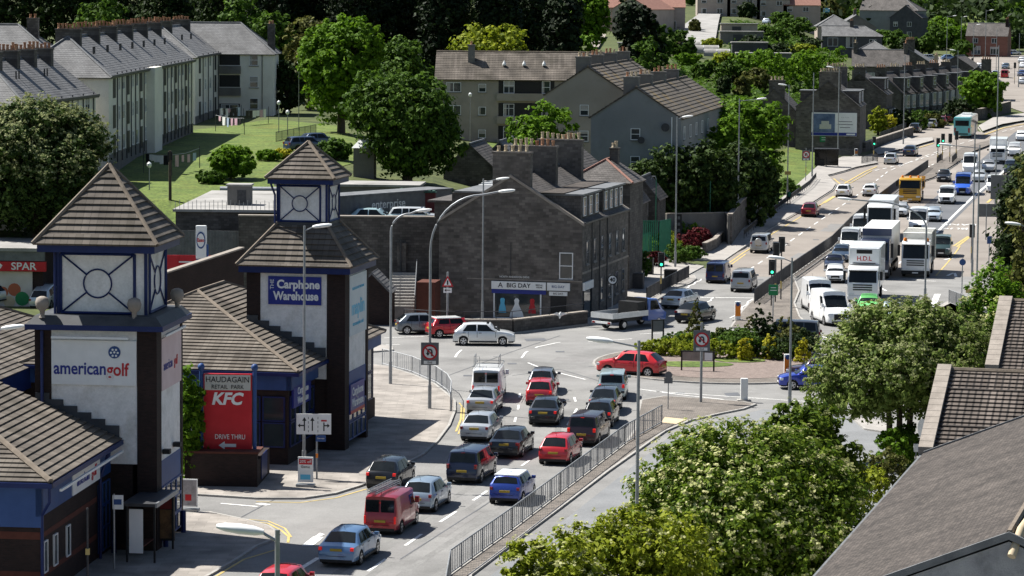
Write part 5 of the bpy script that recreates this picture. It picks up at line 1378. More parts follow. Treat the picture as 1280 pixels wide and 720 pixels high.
wl = wall_run('boundary_wall', [onz(505, 414, 0), onz(560, 417, 0), onz(640, 417, 0), onz(732, 406, 0)], .95, .4, m_stone_d, 'low granite wall with a handrail in front of the bridal shop', coping=m_coping)
hr = MB(); P_ = [onz(505, 414, 0), onz(560, 417, 0), onz(640, 417, 0), onz(732, 406, 0)]
for a, c in zip(P_, P_[1:]):
    hr.tube([a-P_[0]+Vector((0, 0, 1.6)), c-P_[0]+Vector((0, 0, 1.6))], .03, 6)
    for j in range(4): q = a+(c-a)*(j/4)-P_[0]; hr.tube([q+Vector((0, 0, 1)), q+Vector((0, 0, 1.6))], .03, 6)
hr.build('handrail', m_dkmetal, wl)
# retaining wall and steps
rw = empty('retaining_wall', (-17, 237.5, 0), 0, 'tall granite retaining wall behind the lamp posts', 'wall')
MB().box(-3.9, 0, -.3, 11.4, .7, 7.3).build('wall', m_stone_d, rw); MB().box(-3.95, -.06, 7.3, 11.4, .76, 7.4).build('coping', m_coping, rw)
MB().box(8.2, -.35, 0, 8.9, 0, 5.4).build('buttress', m_stone, rw); pipe(rw, [(8.5, -.4, 0), (8.5, -.4, 5.6)], m_dkmetal, .08)
stp = empty('stair', (-8.2, 231.8, 0), 0, 'concrete steps with a handrail climbing beside the tenement', 'stair')
q = MB()
for k in range(12): q.box(-.9, .4*k, 0, .9, .4*k+.42, .19*(k+1)+.9)
q.build('step', m_kerb, stp); q = MB()
for x in (-.95, .95):
    q.tube([(x, -.2, 1.9), (x, 4.8, 4.2)], .03, 6)
    for k in range(5): q.tube([(x, 1.1*k, 1.0+.52*k), (x, 1.1*k, 2.0+.5*k)], .025, 6)
q.build('handrail', m_metal, stp)
lw = wall_run('boundary_wall', [onz(449, 396, 0), onz(517, 390, 0)], 1.3, .4, mat('rubble', (.2, .2, .19), (.42, .42, .4), 2.5, .9, .6, 6), 'pale rubble wall below the concrete steps', coping=None)
sb_ = empty('brick_store', (-9.9, 229.6, 0), 5, 'small slate roofed store beside the concrete steps', 'shed'); body(sb_, 2.6, 3.2, 0, 2.6, m_brickd, 'y', 1.3); gable_roof(sb_, 2.6, 3.2, 2.6, 1.3, m_slate, 'y', oh=.2, course=.3, lift=.02); sb_.location = (-11.6, 228.5, 0)
bx = empty('brick_pier', (-6.4, 230.5, 0), 8, 'red brown brick stair wall left of the tenement', 'wall'); MB().box(-.7, 0, 0, .7, 2.5, 3.0).build('wall', m_brickr, bx)
# ------------------------------------------------------------------ flats on the left
def flat_facade(root, x, y0, y1, zb, n, storeys=3, sh=2.75):
    step = (y1-y0)/n
    for k in range(n):
        y = y0+step*(k+.5)
        for s in range(storeys):
            z = zb+1.0+s*sh
            kind_ = k % 3
            if kind_ == 1: window(root, x, y-.5, z, 1.0, 1.35, 'cross', 'r', s == 0)
            elif kind_ == 2: window(root, x, y-1.0, z, 1.5, 1.4, 'pair', 'r', s == 0)
            else: MB().box(x-.3, y-.9, z-.6, x+.03, y+.9, z+1.5).build('drying_recess_shade', m_black, root)  # black panel on the wall stands for the shade inside a drying recess
        pipe(root, [(x+.1, y+step/2-.1, zb), (x+.1, y+step/2-.1, zb+8.2)], m_dkmetal, .06)
def flats(loc, h, w, l, zb, label, nch, seed, hb=False, roofm=m_slate):
    r = empty('apartment_block', (loc[0], loc[1], zb), h, label, 'flats', 'cream apartment blocks round the green')
    body(r, w, l, -5, 8.1, m_cream, 'y', 0, False, False)
    gable_roof(r, w, l, 8.1, 3.3, roofm, 'y', True, hb, .35, .3, .012, m_lead)
    MB().box(w+.25, -.3, 7.85, w+.4, l, 8.05).build('gutter', m_dkmetal, r)
    MB().box(w, .0, -5, w+.03, l, .9).build('base_course', m_harl, r)
    for k in range(nch):
        y = w*.55+(l-w*.9)*k/max(1, nch-1); chimney(r, w*.5, y, 2.3, .9, 10.4, 12.0, m_stone_d, 6, m_pot, seed+k)
    rnd = random.Random(seed)
    for k in range(int(l/9)):
        y = 6+9*k; pipe(r, [(w*.74, y, 9.6), (w*.74, y, 10.5)], m_dkmetal, .07, 'vent_pipe'); pipe(r, [(w*.74, y+.9, 9.6), (w*.74, y+.9, 10.5)], m_dkmetal, .07, 'vent_pipe')
    return r
fb = flats((-45.0, 281), 0.5, 8.6, 68, 8.7, 'long cream apartment block in the middle, its hipped end towards us', 6, 10)
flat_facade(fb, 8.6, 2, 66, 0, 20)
br = MB(); br.box(8.6, 27, -4, 9.4, 33, 8.1); br.build('stair_bay', m_cream, fb)
fa = flats((-48.6, 256), 6.6, 8.6, 24, 7.1, 'cream apartment block behind the big white flowered tree at the left edge', 4, 20)
flat_facade(fa, 8.6, 1, 23, 0, 6)
fc = flats((-46.7, 370), 1, 9.0, 26, 8.6, 'cream apartment block end with an upright hip, left of the wing with balconies', 2, 30)
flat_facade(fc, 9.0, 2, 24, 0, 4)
wg = empty('apartment_block', (-46.7, 394, 8.6), 0, 'cream apartment wing facing us with stacked dark balconies', 'flats', 'cream apartment blocks round the green')
body(wg, 16.4, 9, -4, 8.1, m_cream, 'x', 0, False, False)
gable_roof(wg, 16.4, 9, 8.1, 3.6, m_slate, 'x', False, True, .35, .3, .012, m_lead)
for s in range(3):
    MB().box(9.6, -.03, .9+2.75*s-.9+.95, 12.2, .3, .9+2.75*s+1.55 if s else 1.6).build('balcony_shade', m_black, wg)  # shade of the recessed balcony put in as a black panel
    if s: MB().box(9.5, -.35, 2.75*s-.15, 12.3, .0, 2.75*s+.85).build('balcony_front', m_harl, wg)
    window(wg, 8.8, 0, .9+2.75*s, .6, 1.5, 'sash', 'f'); window(wg, 13.4, 0, .9+2.75*s, 1.1, 1.4, 'sash', 'f')
window(wg, 9.8, -.04, .6, 2.2, .9, 'pair', 'f')
chimney(wg, 15.8, 4.5, .9, 1.0, 8, 11.5, m_stone_d, 2); pipe(wg, [(15.0, -.08, -2), (15.0, -.08, 8)], m_dkmetal)
lh = empty('apartment_block', (-66, 330, 9), 0, 'distant slate roofed block in the top left corner', 'flats', 'cream apartment blocks round the green')
body(lh, 17.5, 9, -4, 8.4, m_cream, 'x', 0, False, False); gable_roof(lh, 17.5, 9, 8.4, 3.2, m_slate, 'x', False, True, .3, .3, .012, m_lead)
window(lh, 12.2, 0, 6.4, .9, 1.2, 'plain'); chimney(lh, 14.6, 4.5, 1.2, .9, 9.5, 12.2, m_stone_d, 2); window(lh, 7.2, 0, 6.2, .9, 1.4, 'plain')
# ------------------------------------------------------------------ brown flats & grey gables
bf = empty('apartment_block', (-9.4, 375, 6.0), 1.5, 'long brown roofed flats with dark recessed balconies beyond the trees', 'flats')
body(bf, 21, 9, -3, 8.2, m_beige, 'x', 3.0); gable_roof(bf, 21, 9, 8.2, 3.05, m_tile, 'x', oh=.3, course=.36, lift=.03, ridge_m=m_ridge)
for s in range(3):
    z = 1.0+2.75*s
    window(bf, 1.3, 0, z, 1.8, 1.15, 'pair'); window(bf, 5.2, 0, z, .9, 1.0, 'plain'); window(bf, 17.0, 0, z, 1.2, 1.2, 'plain')
    MB().box(7.6, -.03, z-.2, 14.3, .3, z+1.5).build('balcony_shade', m_black, bf); MB().box(7.4, -.4, z-1.0, 14.5, -.02, z-.1).build('balcony_front', m_beige, bf)  # black panel gives the balcony its dark shade; the wall is not cut
    window(bf, 8.2, -.05, z-.1, 1.3, 1.5, 'cross', sill=False); window(bf, 12.8, -.05, z-.1, 1.0, 1.5, 'sash', sill=False)
chimney(bf, 4.2, 3.0, .8, .8, 8.6, 12.0, m_harl, 1); 
for x in (8.2, 10.6, 13.0): MB().lathe([(.22, 9.7), (.22, 9.9), (.02, 10.3)], 8, c=(x, 2.0, 0)).build('roof_vent', m_sign_w, bf)
for i, (X, Y, w, l, ze, lab, wl_, h) in enumerate(((3.4, 332, 9.0, 36, 13.8, 'grey harled gabled block standing behind the blue grey one', m_beige, 9.5), (7.7, 310, 9.0, 42, 12.3, 'blue grey harled gabled block with a lichen patched roof', m_bluegrey, 10))):
    g = empty('apartment_block', (X, Y, ze-8.2), h, lab, 'flats', 'pair of gabled blocks')
    body(g, w, l, -5, 8.2, wl_, 'y', 2.9); gable_roof(g, w, l, 8.2, 2.9, m_tile_g, 'y', oh=.25, course=.5, lift=.05, ridge_m=m_ridge)
    for s in range(3):
        window(g, 4.0 if i else 3.7, 0, 5.9-2.75*s, .95, 1.15, 'sash')
        for k in range(5): window(g, w, 2+k*5.2, 5.9-2.75*s, 1.3, 1.3, 'pair', 'r')
    for k in range(4): chimney(g, w*.5-.6, 1.0 if k == 0 else k*11.0, 1.5, 1.1, 9.3, 12.0, m_harl, 3, None, 40+k+i*7)
    d = MB().lathe([(.42, 0), (.38, .10), (.1, .16)], 14, axis='y'); d = d.build('satellite_dish', m_dkmetal, g, loc=((1.1, -.35, 5.9) if i == 0 else (7.5, -.35, 7.2)))
    if i: d2 = MB().lathe([(.35, 0), (.3, .1), (.1, .16)], 14, axis='y').build('satellite_dish', m_dkmetal, g, loc=(5.1, -.35, 5.9)); pipe(g, [(8.1, -.08, 0), (8.1, -.08, 8.2)], m_sign_w, .06)
# ------------------------------------------------------------------ small houses behind the tenement
def cottage(loc, h, w, l, zb, eave, rise, wallm, roofm, label, ridge='y', hf=False, hb=False, cat='house', group=None, wins=(), chim=(), name='house', course=.3, ridge_m=m_lead, oh=.25):
    r = empty(name, (loc[0], loc[1], zb), h, label, cat, group)
    body(r, w, l, -4, eave, wallm, ridge, rise, not hf, not hb)
    gable_roof(r, w, l, eave, rise, roofm, ridge, hf, hb, oh, course, .012, ridge_m)
    for a in wins: window(r, *a)
    for a in chim: chimney(r, *a)
    return r
cottage((4.6, 257), 14, 5.2, 5.2, 1.5, 7.6, 1.6, m_stone_d, m_slate_d, 'dark hipped slate house with a red ridge right behind the tenement', hf=True, ridge_m=m_redtile, chim=((3.0, 4, .7, .7, 8.2, 10.0, m_stone_d, 2, m_potb),))
cottage((1.5, 264), 14, 5, 7, 1.0, 8.4, 2.0, m_stone_d, m_slate_d, 'slate roofed house left of the red ridged one', chim=((3, .4, 1.2, .7, 8.2, 11.0, m_stone_d, 3),))
cottage((8.9, 289), 10, 2.9, 6, 2.0, 3.3, 1.9, m_stone_d, m_slate_d, 'low dark cottage whose gable faces the green fence', wins=((1.3, 0, 1.6, .8, 1.3, 'sash'),))
cottage((10.7, 296), 10, 3.1, 6, 2.0, 3.2, 1.9, m_stone_d, m_slate_d, 'low dark cottage just right of its twin beside the green fence', wins=((1.5, 0, 1.5, .7, 1.2, 'sash'),))
cottage((-6.6, 296), 8, 5, 9, 5.2, 2.6, 2.3, m_stone_d, m_slate_d, 'dark dormered cottage left of the tenement chimney', wins=())
rr_c = cottage((-3.6, 304), 8, 4.6, 9, 5.2, 2.6, 2.2, m_stone_d, m_slate, 'second dark cottage beside the bright lawn strip')
# ------------------------------------------------------------------ billboard house and terrace
TG = 'granite houses of the hill terrace'
bh = empty('house', (38.9, 430, 1.6), 10, 'granite gable house carrying the large poster board', 'house', TG)
body(bh, 8.8, 13, -2, 7.6, m_stone, 'y', 3.5); gable_roof(bh, 8.8, 13, 7.6, 3.5, m_slate_d, 'y', oh=.1, course=.3, lift=.012)
chimney(bh, 4.6, .4, 3.0, .8, 8.5, 12.2, m_stone, 8, m_potb, 51); chimney(bh, 4.6, 12.5, 3.0, .8, 9, 12.6, m_stone, 8, m_potb, 52)
box_dormer(bh, 6, 8.5, 1.6, 4.4, 7.7, 9.6, 2, m_slate_d, .9, 1.4); box_dormer(bh, 6, 8.5, 7, 10.4, 7.7, 9.6, 2, m_slate_d, .9, 1.4)
box_dormer(bh, 5.0, 2.0, .4, 2.6, 8.2, 9.6, 0, m_slate_d, face='f')
bb = MB().box(2.2, -.30, 3.55, 8.4, -.05, 6.75).build('billboard', m_sign_w, bh)
MB().box(2.35, -.33, 4.05, 5.4, -.30, 6.6).build('poster_picture', mat('poster_sky', (.04, .07, .14), (.16, .22, .34), .8, .5), bb)
vv = MB(); vv.box(3.3, -.35, 4.5, 4.9, -.33, 5.15); vv.box(3.55, -.352, 5.15, 4.6, -.332, 5.6); vv.build('poster_vehicle', m_rim, bb)
MB().box(2.2, -.34, 3.6, 8.4, -.30, 4.02).build('poster_band', m_navy, bb)
text('- - - - -', .4, bb, (6.8, -.31, 6.15), FRONT, m_ink); 
for z, n in ((5.5, 1.9), (5.1, 2.1), (4.7, 1.4)): MB().box(6.8-n/2, -.312, z, 6.8+n/2, -.302, z+.09).build('poster_line', m_sign_g, bb)
MB().box(7.0, -.35, 3.7, 8.2, -.34, 3.92).build('poster_logo', m_sign_w, bb)
cottage((33.2, 437), 10, 6.4, 10, 1.6, 6.6, 3.2, m_stone, m_slate_d, 'granite gable house at the left shoulder of the poster house', group=TG, wins=((1.0, 0, 3.0, .9, 1.5, 'sash'), (3.8, 0, 3.3, .9, 1.4, 'sash')), chim=((3.6, .4, 2.2, .7, 8, 10.8, m_stone, 4, m_potb, 53),))
lbl = ['first granite terrace house right of the poster house, with a corner bay', 'terrace house with twin dormers second from the poster house', 'terrace house third from the poster house, white bay windows', 'middle terrace house with a dark box dormer and white bays', 'terrace house fifth up the hill, bay windows beside the hedge', 'terrace house sixth up the hill with clay chimney pots', 'uppermost terrace house beside the green hedge']
for k in range(7):
    X, Y = (49.5, 486) if k == 0 else (56.0+3.0*k, 528+5.7*k)
    r = empty('house', (X, Y, T(X+6, Y)-.2), 12 if k == 0 else 27, lbl[k], 'house', TG)
    w, l = (8.5, 10) if k == 0 else (7.6, 6.3)
    ev = 3.7 if k else 5.6; body(r, w, l, -2, ev, m_stone_d, 'y', 3.2)
    gable_roof(r, w, l, ev, 3.2, m_slate_d, 'y', oh=.2, course=.32, lift=.012, ridge_m=m_lead)
    chimney(r, w*.5, .3, 1.8, .6, ev+2, ev+4.0, m_stone_d, 4, m_pot if k % 2 else m_potb, 60+k)
    box_dormer(r, 5.6, 8.0, 1.2, 3.4, ev+.2, ev+2.3, 1, m_slate_d, 1.1, 1.4); (box_dormer(r, 5.6, 8.0, 5.4, 7.6, ev+.2, ev+2.3, 1, m_slate_d, 1.1, 1.4) if k == 0 else None)
    for y in ((1.3, 5.6) if k == 0 else (.7, 3.6)):
        MB().box(w, y-.1, .2, w+.7, y+2.0, 3.4).build('bay', m_stone, r)
        window(r, w+.72, y+.05, 1.0, 1.7, 2.2, 'triple', 'r'); window(r, w+.35, y-.12, 1.0, .3, 2.2, 'plain', 'f', False)
    window(r, 2.2, 0, 5.2, .7, 1.1, 'plain')
# houses farther up
TH = 'houses up the hill'
def qhouse(px, D, w, l, ev, rise, wm, rm, label, h=0, ridge='x', zoff=0, name='house', **k):
    X = (px-640)/F*D; z = T(X, D)+zoff
    return cottage((X, D), h, w, l, z, ev, rise, wm, rm, label, ridge, name=name, group=k.pop('group', TH), **k)
m_dkh = mat('dark_harl', (.05, .052, .058), (.08, .082, .09), 1, .9)
m_pinkh = mat('pink_harl', (.30, .25, .22), (.38, .32, .28), .6, .9, .2)
qhouse(1024, 735, 14, 8, 3.4, 2.2, m_dkh, m_slate, 'dark walled bungalow with two broad white windows', h=4, hb=True, wins=((1.3, 0, .9, 2.4, 2.0, 'pair'), (5.6, 0, .6, 2.4, 2.6, 'triple'), (11, 0, 1, 1.6, 1.6, 'pair')), chim=((7, 4, .9, .8, 4.5, 6.8, m_stone_d, 2),))
qhouse(1018, 775, 9, 8, 3.6, 2.6, m_pinkh, m_slate, 'pale roofed bungalow just above the dark walled one', ridge='y', hf=True, wins=((1, 0, .9, 1.6, 1.4, 'pair'),))
qhouse(1042, 800, 10, 9, 4.0, 3.0, m_harl, m_slate, 'steep slate bungalow with a chimney above the pale roofed one', ridge='y', wins=((4, 0, 3.2, 1.2, 1.2, 'pair'),), chim=((5, 4, .8, .8, 5, 8.2, m_stone_d, 2),))
qhouse(1064, 695, 8.5, 9, 3.2, 2.4, m_harl, m_slate, 'light slate hipped cottage right below the dark bungalow', h=8, ridge='y', hf=True, wins=((1, 0, .9, 1.8, 1.4, 'pair'),))
qhouse(1062, 610, 11, 8, 4.2, 3.0, m_stone, m_slate_d, 'wide granite house with two dormers behind the terrace chimneys', h=6, wins=((3, 0, 1.2, 1.4, 1.6, 'pair'),), chim=((.6, 4, .8, 2, 6, 8.4, m_stone, 4, m_potb, 71, 'y'), (10.4, 4, .8, 2, 6, 8.4, m_stone, 4, m_pot, 72, 'y')))
qhouse(1100, 640, 10, 8, 4.2, 3.0, m_stone_d, m_slate, 'granite house with clay pots above the middle of the terrace', h=14, ridge='y', wins=((3, 0, 1.2, 1.2, 1.5, 'sash'),), chim=((5.5, .4, 1.8, .6, 6.5, 8.8, m_stone_d, 5, m_pot, 73),))
qhouse(1158, 650, 11, 9, 2.6, 3.4, m_slate_d, m_slate_d, 'dark gabled shed like house beyond the upper terrace', h=20, ridge='y', chim=((1, 2, .7, .7, 4, 6, m_potb, 2, m_potb),))
qhouse(1188, 575, 9, 8, 3.4, 3.0, m_stone_d, m_slate, 'last dark cottage below the far junction beside the round tree', h=10, ridge='y', wins=((7.5, 0, 2.2, 2.0, 1.3, 'triple'),), chim=((6, .4, 1.8, .6, 5.5, 7.6, m_stone_d, 4, m_pot, 74),))
qhouse(1070, 900, 17, 11, 6.0, 3.6, m_bluegrey, m_slate_d, 'long dark two storey house on the ridge among trees', h=20, hb=True, wins=((11, 0, .8, 1.3, 1.3, 'plain'), (14, 0, .8, 1.3, 1.3, 'plain'), (11, 0, 3.6, 1.3, 1.3, 'plain'), (14, 0, 3.6, 1.3, 1.3, 'plain')))
qhouse(1108, 895, 9, 9, 6.4, 3.4, m_dkh, m_slate_d, 'dark gabled two storey house right of the long one on the ridge', h=20, ridge='y', wins=((1, 0, .8, 1.3, 1.5, 'pair'), (5, 0, .8, 1.3, 1.5, 'pair'), (1, 0, 3.8, 1.3, 1.3, 'pair'), (5, 0, 3.8, 1.3, 1.3, 'pair')))
qhouse(1203, 830, 11, 9, 5.8, 3.2, mat('red_villa', (.17, .08, .06), (.23, .11, .085), 1, .85), m_slate_d, 'red brick villa with a slate roof beside the far car park', h=15, wins=((1.5, 0, .8, 2.4, 2.2, 'triple'), (6.5, 0, .8, 2.2, 2.0, 'triple'), (1.8, 0, 3.8, 1.4, 1.3, 'pair'), (6.8, 0, 3.8, 1.4, 1.3, 'pair')), chim=((10.4, 4, .8, 1.6, 6.5, 10, m_brickd, 3),))
for k, (px, lab) in enumerate(((868, 'pink harled hillside house, leftmost of the top row'), (905, 'pink harled hillside house, second in the top row'), (942, 'pink harled hillside house, third in the top row above the sheds'), (975, 'red roofed pink harled house at the right end of the top row'))):
    qhouse(px, 800, 8.4 if k < 3 else 9.5, 8, 5.2, 3, m_pinkh, m_redtile if k in (1, 3) else m_slate_d, lab, wins=((1, 0, .7, 1.3, 1.3, 'plain'), (5, 0, .7, 1.5, 1.3, 'pair'), (1, 0, 3.4, 1.3, 1.2, 'plain'), (5, 0, 3.4, 1.5, 1.2, 'pair')))
qhouse(762, 690, 9, 14, 5.4, 2.6, m_pinkh, m_redtile, 'red roofed gabled house left of the black conifer', h=25, ridge='y', wins=((1.5, 0, .8, 1.4, 1.3, 'pair'), (5.5, 0, .8, 1.4, 1.3, 'pair')))
qhouse(722, 700, 9, 8, 5.4, 2.6, m_pinkh, m_redtile, 'pale house above the round tree, its top cut by the frame', h=0, wins=((1.5, 0, .8, 1.4, 1.3, 'pair'), (5.5, 0, 3.4, 1.4, 1.3, 'pair')))
qhouse(800, 700, 9.5, 9, 5.6, 2.6, m_pinkh, m_redtile, 'pink harled house with a white porch right of the black conifer', h=0, wins=((1.5, 0, 3.4, 1.4, 1.3, 'pair'), (6.5, 0, .4, 1.0, 2.0, 'plain')))
qhouse(598, 700, 8, 8, 5.0, 3.2, m_harl, m_slate, 'grey house peeping between the dark woods at the top', wins=((2, 0, 3.2, 1.3, 1.3, 'plain'),))
for k, (px, D, w, lab) in enumerate(((898, 690, 8, 'flat roofed lock up with a pale roof, topmost of the garden sheds'), (897, 655, 9, 'wide flat roofed garage, middle of the garden sheds'), (912, 615, 7, 'low flat roofed garage beside the clothes pole'), (918, 580, 10, 'long pale roofed garage, lowest of the garden sheds'), (770, 585, 4, 'blue grey container beside the sandy track'))):
    X = (px-640)/F*D; r = empty('shed', (X, D, T(X, D)), 2, lab, 'shed', 'sheds in the allotment gardens')
    MB().box(0, 0, -2, w, 4.5, 2.5).build('wall', [m_pinkh, m_harl, m_dkh, m_harl, m_bluegrey][k], r); MB().box(-.2, -.25, 2.5, w+.2, 4.7, 2.7).build('flat_roof', m_flatroof, r)
    MB().box(w*.3, -.03, 0, w*.3+2, 0, 2).build('door', m_dkmetal, r)
for k, (px, py, w, h_, lab) in enumerate(((832, 62, 7, 1.6, 'polythene tunnel in the allotments, left one'), (860, 66, 6, 1.5, 'polythene tunnel in the allotments, middle one'), (880, 70, 5, 1.4, 'polythene tunnel in the allotments, right one'))):
    p = G(px, py); r = empty('polytunnel', p, 4, lab, 'greenhouse', 'polythene tunnels')
    m = MB(); N = 8
    for j in range(N):
        a, b = math.pi*j/N, math.pi*(j+1)/N
        m.face([(0, 1.2-1.2*math.cos(a), h_*math.sin(a)), (w, 1.2-1.2*math.cos(a), h_*math.sin(a)), (w, 1.2-1.2*math.cos(b), h_*math.sin(b)), (0, 1.2-1.2*math.cos(b), h_*math.sin(b))][::-1])
    m.face([(0, 1.2-1.2*math.cos(math.pi*j/N), h_*math.sin(math.pi*j/N)) for j in range(N+1)]); m.face([(w, 1.2-1.2*math.cos(math.pi*j/N), h_*math.sin(math.pi*j/N)) for j in range(N, -1, -1)])
    m.build('cover', m_flatroof, r, smooth=40); fr = MB()
    for x in (0, w/2, w): fr.tube([(x, 1.2-1.22*math.cos(math.pi*j/N), (h_+.02)*math.sin(math.pi*j/N)) for j in range(N+1)], .03, 5)
    fr.build('hoop', m_metal, r)
# ------------------------------------------------------------------ store, fuel sign, yard buildings
sp = empty('convenience_store', (-66, 241.5, 0), 3, 'flat roofed convenience store with a red fascia behind the golf tower', 'shop')
MB().box(0, 0, -.2, 29.8, 9, 4.3).build('wall', m_brickd, sp); MB().box(-.3, -.5, 4.3, 30.2, 9.5, 4.55).build('flat_roof', m_flatroof, sp)
MB().box(-.3, -.35, 3.55, 30.0, -.02, 4.3).build('upper_fascia', m_lead, sp)
o = MB().box(-.3, -.42, 2.75, 30.1, -.02, 3.5).build('fascia', m_red, sp); text('SPAR', .80, o, (28.4, -.43, 3.12), FRONT, m_sign_w, sx=1.1, offset=.012)
lf = MB(); lf.face([(26.3, -.43, 3.0), (26.6, -.43, 2.95), (26.75, -.43, 3.2), (26.5, -.43, 3.4)]); lf.build('tree_logo', m_sign_w, o)
pp = MB().box(25.0, -.10, -.1, 29.0, -.01, 2.7).build('window_poster', mat('food_poster', (.46, .42, .38), (.56, .52, .5), .9, .6), sp)
for (x, z, r_, m__) in ((26.0, .5, .5, m_green), (26.7, 1.1, .42, mat('pepper', (.38, .1, .05), rough=.5)), (27.6, 1.3, .5, mat('pepper', (.38, .1, .05))), (28.2, .6, .55, m_green), (27.2, .35, .45, m_potb), (26.2, 1.5, .3, m_potb)):
    MB().lathe([(r_, -.02), (r_, 0)], 14, c=(x, -.10-r_*.01, z), axis='y').build('poster_vegetable', m__, pp)
pp = MB().box(22.8, -.10, -.1, 24.9, -.01, 2.7).build('window_poster', m_sign_g, sp); MB().lathe([(.42, -.02), (.42, 0)], 18, c=(24.1, -.10, 2.0), axis='y').build('disc', m_lblue, pp); text('24', .55, pp, (24.1, -.13, 2.0), FRONT, m_sign_w)
fs = empty('fuel_price_sign', (-21.2, 212, 0), 6, 'tall white and blue fuel price totem behind the parade roof', 'sign')
for x in (-.3, .3): MB().box(x-.09, -.08, 0, x+.09, .08, 4.6).build('post', m_wframe, fs)
fs.scale = (.78, 1, 1); MB().box(-.48, -.15, 6.2, .48, .15, 8.5).build('panel', m_sign_w, fs, bevel=.1); MB().box(-.42, -.16, 4.3, .42, .14, 6.2).build('price_panel', m_lblue, fs)
o = MB().lathe([(.40, -.04), (.40, 0)], 24, c=(0, -.15, 7.5), axis='y')
for i_ in range(len(o.v)): x, y, z = o.v[i_]; o.v[i_] = (x, y, 7.5+(z-7.5)*1.45)
o = o.build('emblem_ring', m_lblue, fs)
q = MB().lathe([(.32, -.02), (.32, 0)], 24, c=(0, -.19, 7.5), axis='y')
for i_ in range(len(q.v)): x, y, z = q.v[i_]; q.v[i_] = (x, y, 7.5+(z-7.5)*1.45)
q.build('emblem_field', m_sign_w, o); text('Esso', .34, o, (0, -.22, 7.5), FRONT, m_red, offset=.01)
for z in (5.6, 5.0, 4.7): MB().box(-.3, -.18, z, .3, -.16, z+.28).build('price_window', m_ink, fs)
MB().box(-.35, -.18, 4.35, .0, -.16, 4.55).build('red_tab', m_red, fs)
MB().box(.47, -.1, 4.3, .62, .1, 7.2).build('side_panel', m_lblue, fs)
rs = wall_run('ramp_wall', [at(198, 352, 196)+Vector((0, 0, -2)), at(302, 318, 205)+Vector((0, 0, -2))], 2.4, .35, m_brickd, 'dark brick wall rising behind the parade roof', coping=m_coping)
for k, (px, w, lab, m__) in enumerate(((208, 1.6, 'red banner board, left of two behind the fuel sign', m_red), (228, 4.6, 'wide red banner board beside the fuel sign', m_red))):
    X = (px-640)/F*228; r = empty('banner', (X-.8, 228, 0), 3, lab, 'banner', 'red banners on the yard fence'); MB().box(0, 0, 3.5, w, .06, 5.1).build('panel', m__, r)
    for x in (.1, w-.1): MB().box(x-.05, .06, 0, x+.05, .14, 5.0).build('post', m_dkmetal, r)
    if k: text('FREE HAND CAR WASH', .36, r, (w/2, -.02, 4.7), FRONT, m_sign_w) if False else MB().box(.3, -.012, 4.55, w-.3, -.002, 4.65).build('lettering_line', m_sign_w, r)
yd = empty('yard_building', (-26.2, 242, 0), 2, 'dark walled flat roofed workshop with a gravel roof and a hut on top', 'building')
MB().box(0, 0, 0, 6.4, 22, 7.3).build('wall', m_stone_d, yd); MB().box(-.2, -.2, 7.3, 8.6, 23, 7.5).build('flat_roof', m_flatroof, yd)
hu = MB().box(3.4, 5, 7.5, 5.2, 6.8, 9.0).build('roof_hut', m_harl, yd); MB().box(3.3, 4.9, 9.0, 5.3, 6.9, 9.15).build('hut_roof', m_flatroof, hu); MB().box(4.2, 4.96, 7.7, 4.9, 5, 8.7).build('hut_door', m_dkmetal, hu)
f = MB()
for k in range(26): f.tube([(8.3*k/25, -.1, 7.5), (8.3*k/25, -.1, 8.1+.15*(k % 2))], .02, 4)
f.build('barbed_wire', m_metal, yd)
cf = empty('corrugated_fence', (-28.0, 238.6, 0), 2, 'pale corrugated sheet fence under the dark workshop', 'fence'); f = MB()
for k in range(34): f.box(.24*k, 0, 3.2, .24*k+.13, .06, 6.1)
f.box(0, .03, 3.2, 8.1, .08, 6.1); f.build('sheet', m_lead, cf); MB().box(0, .1, 0, 8, 1.5, 3.2).build('base_wall', m_brickd, cf)
r = empty('silver_duct', (-21, 266, 7.0), 2, 'long silver pipe lying on the yard roofs left of the lantern', 'pipe'); MB().tube([(-4, 0, .5), (1.5, 0, .5)], .28, 14).build('duct', m_metal, r, smooth=50)
for x in (-3, .8): MB().box(x-.1, -.2, -2, x+.1, .2, .3).build('support', m_dkmetal, r)
wb = empty('workshop', (-20, 264, 5.0), 4, 'white roofed workshop seen above the retaining wall', 'building'); MB().box(0, 0, -2, 12.0, 5, 3.0).build('wall', m_harl, wb); MB().box(-.2, -.2, 3.0, 12.2, 5.2, 3.2).build('flat_roof', m_flatroof, wb)
eb = empty('workshop', (-13.6, 243.5, 6.4), 38, 'grey walled workshop with white lettering receding above the retaining wall', 'building'); MB().box(0, 0, -1, .3, 15, 2.2).build('wall', m_harl, eb) if False else None
MB().box(-2.5, 0, -1, 0, 14, 2.0).build('wall', m_lead, eb); MB().box(-2.6, -.1, 2.0, .1, 14.1, 2.12).build('flat_roof', m_lead, eb); text('enterprise', 1.0, eb, (.03, 6.0, 1.2), RIGHT, m_sign_w, offset=.01)
rs_ = empty('shed', (-9.3, 252, 5.9), 4, 'dark red shed with a green ribbed roof above the retaining wall', 'shed'); MB().box(0, 0, 0, 3.0, 3, 2.4).build('wall', mat('maroon_board', (.12, .03, .03), (.16, .04, .04), 3, .8), rs_); f = MB()
for k in range(10): f.box(-.1+.32*k, -.2, 2.4, .1+.32*k, 3.2, 2.55)
f.box(-.1, -.15, 2.38, 3.1, 3.1, 2.45); f.build('ribbed_roof', mat('ribbed_green', (.03, .08, .06), (.04, .1, .075)), rs_)
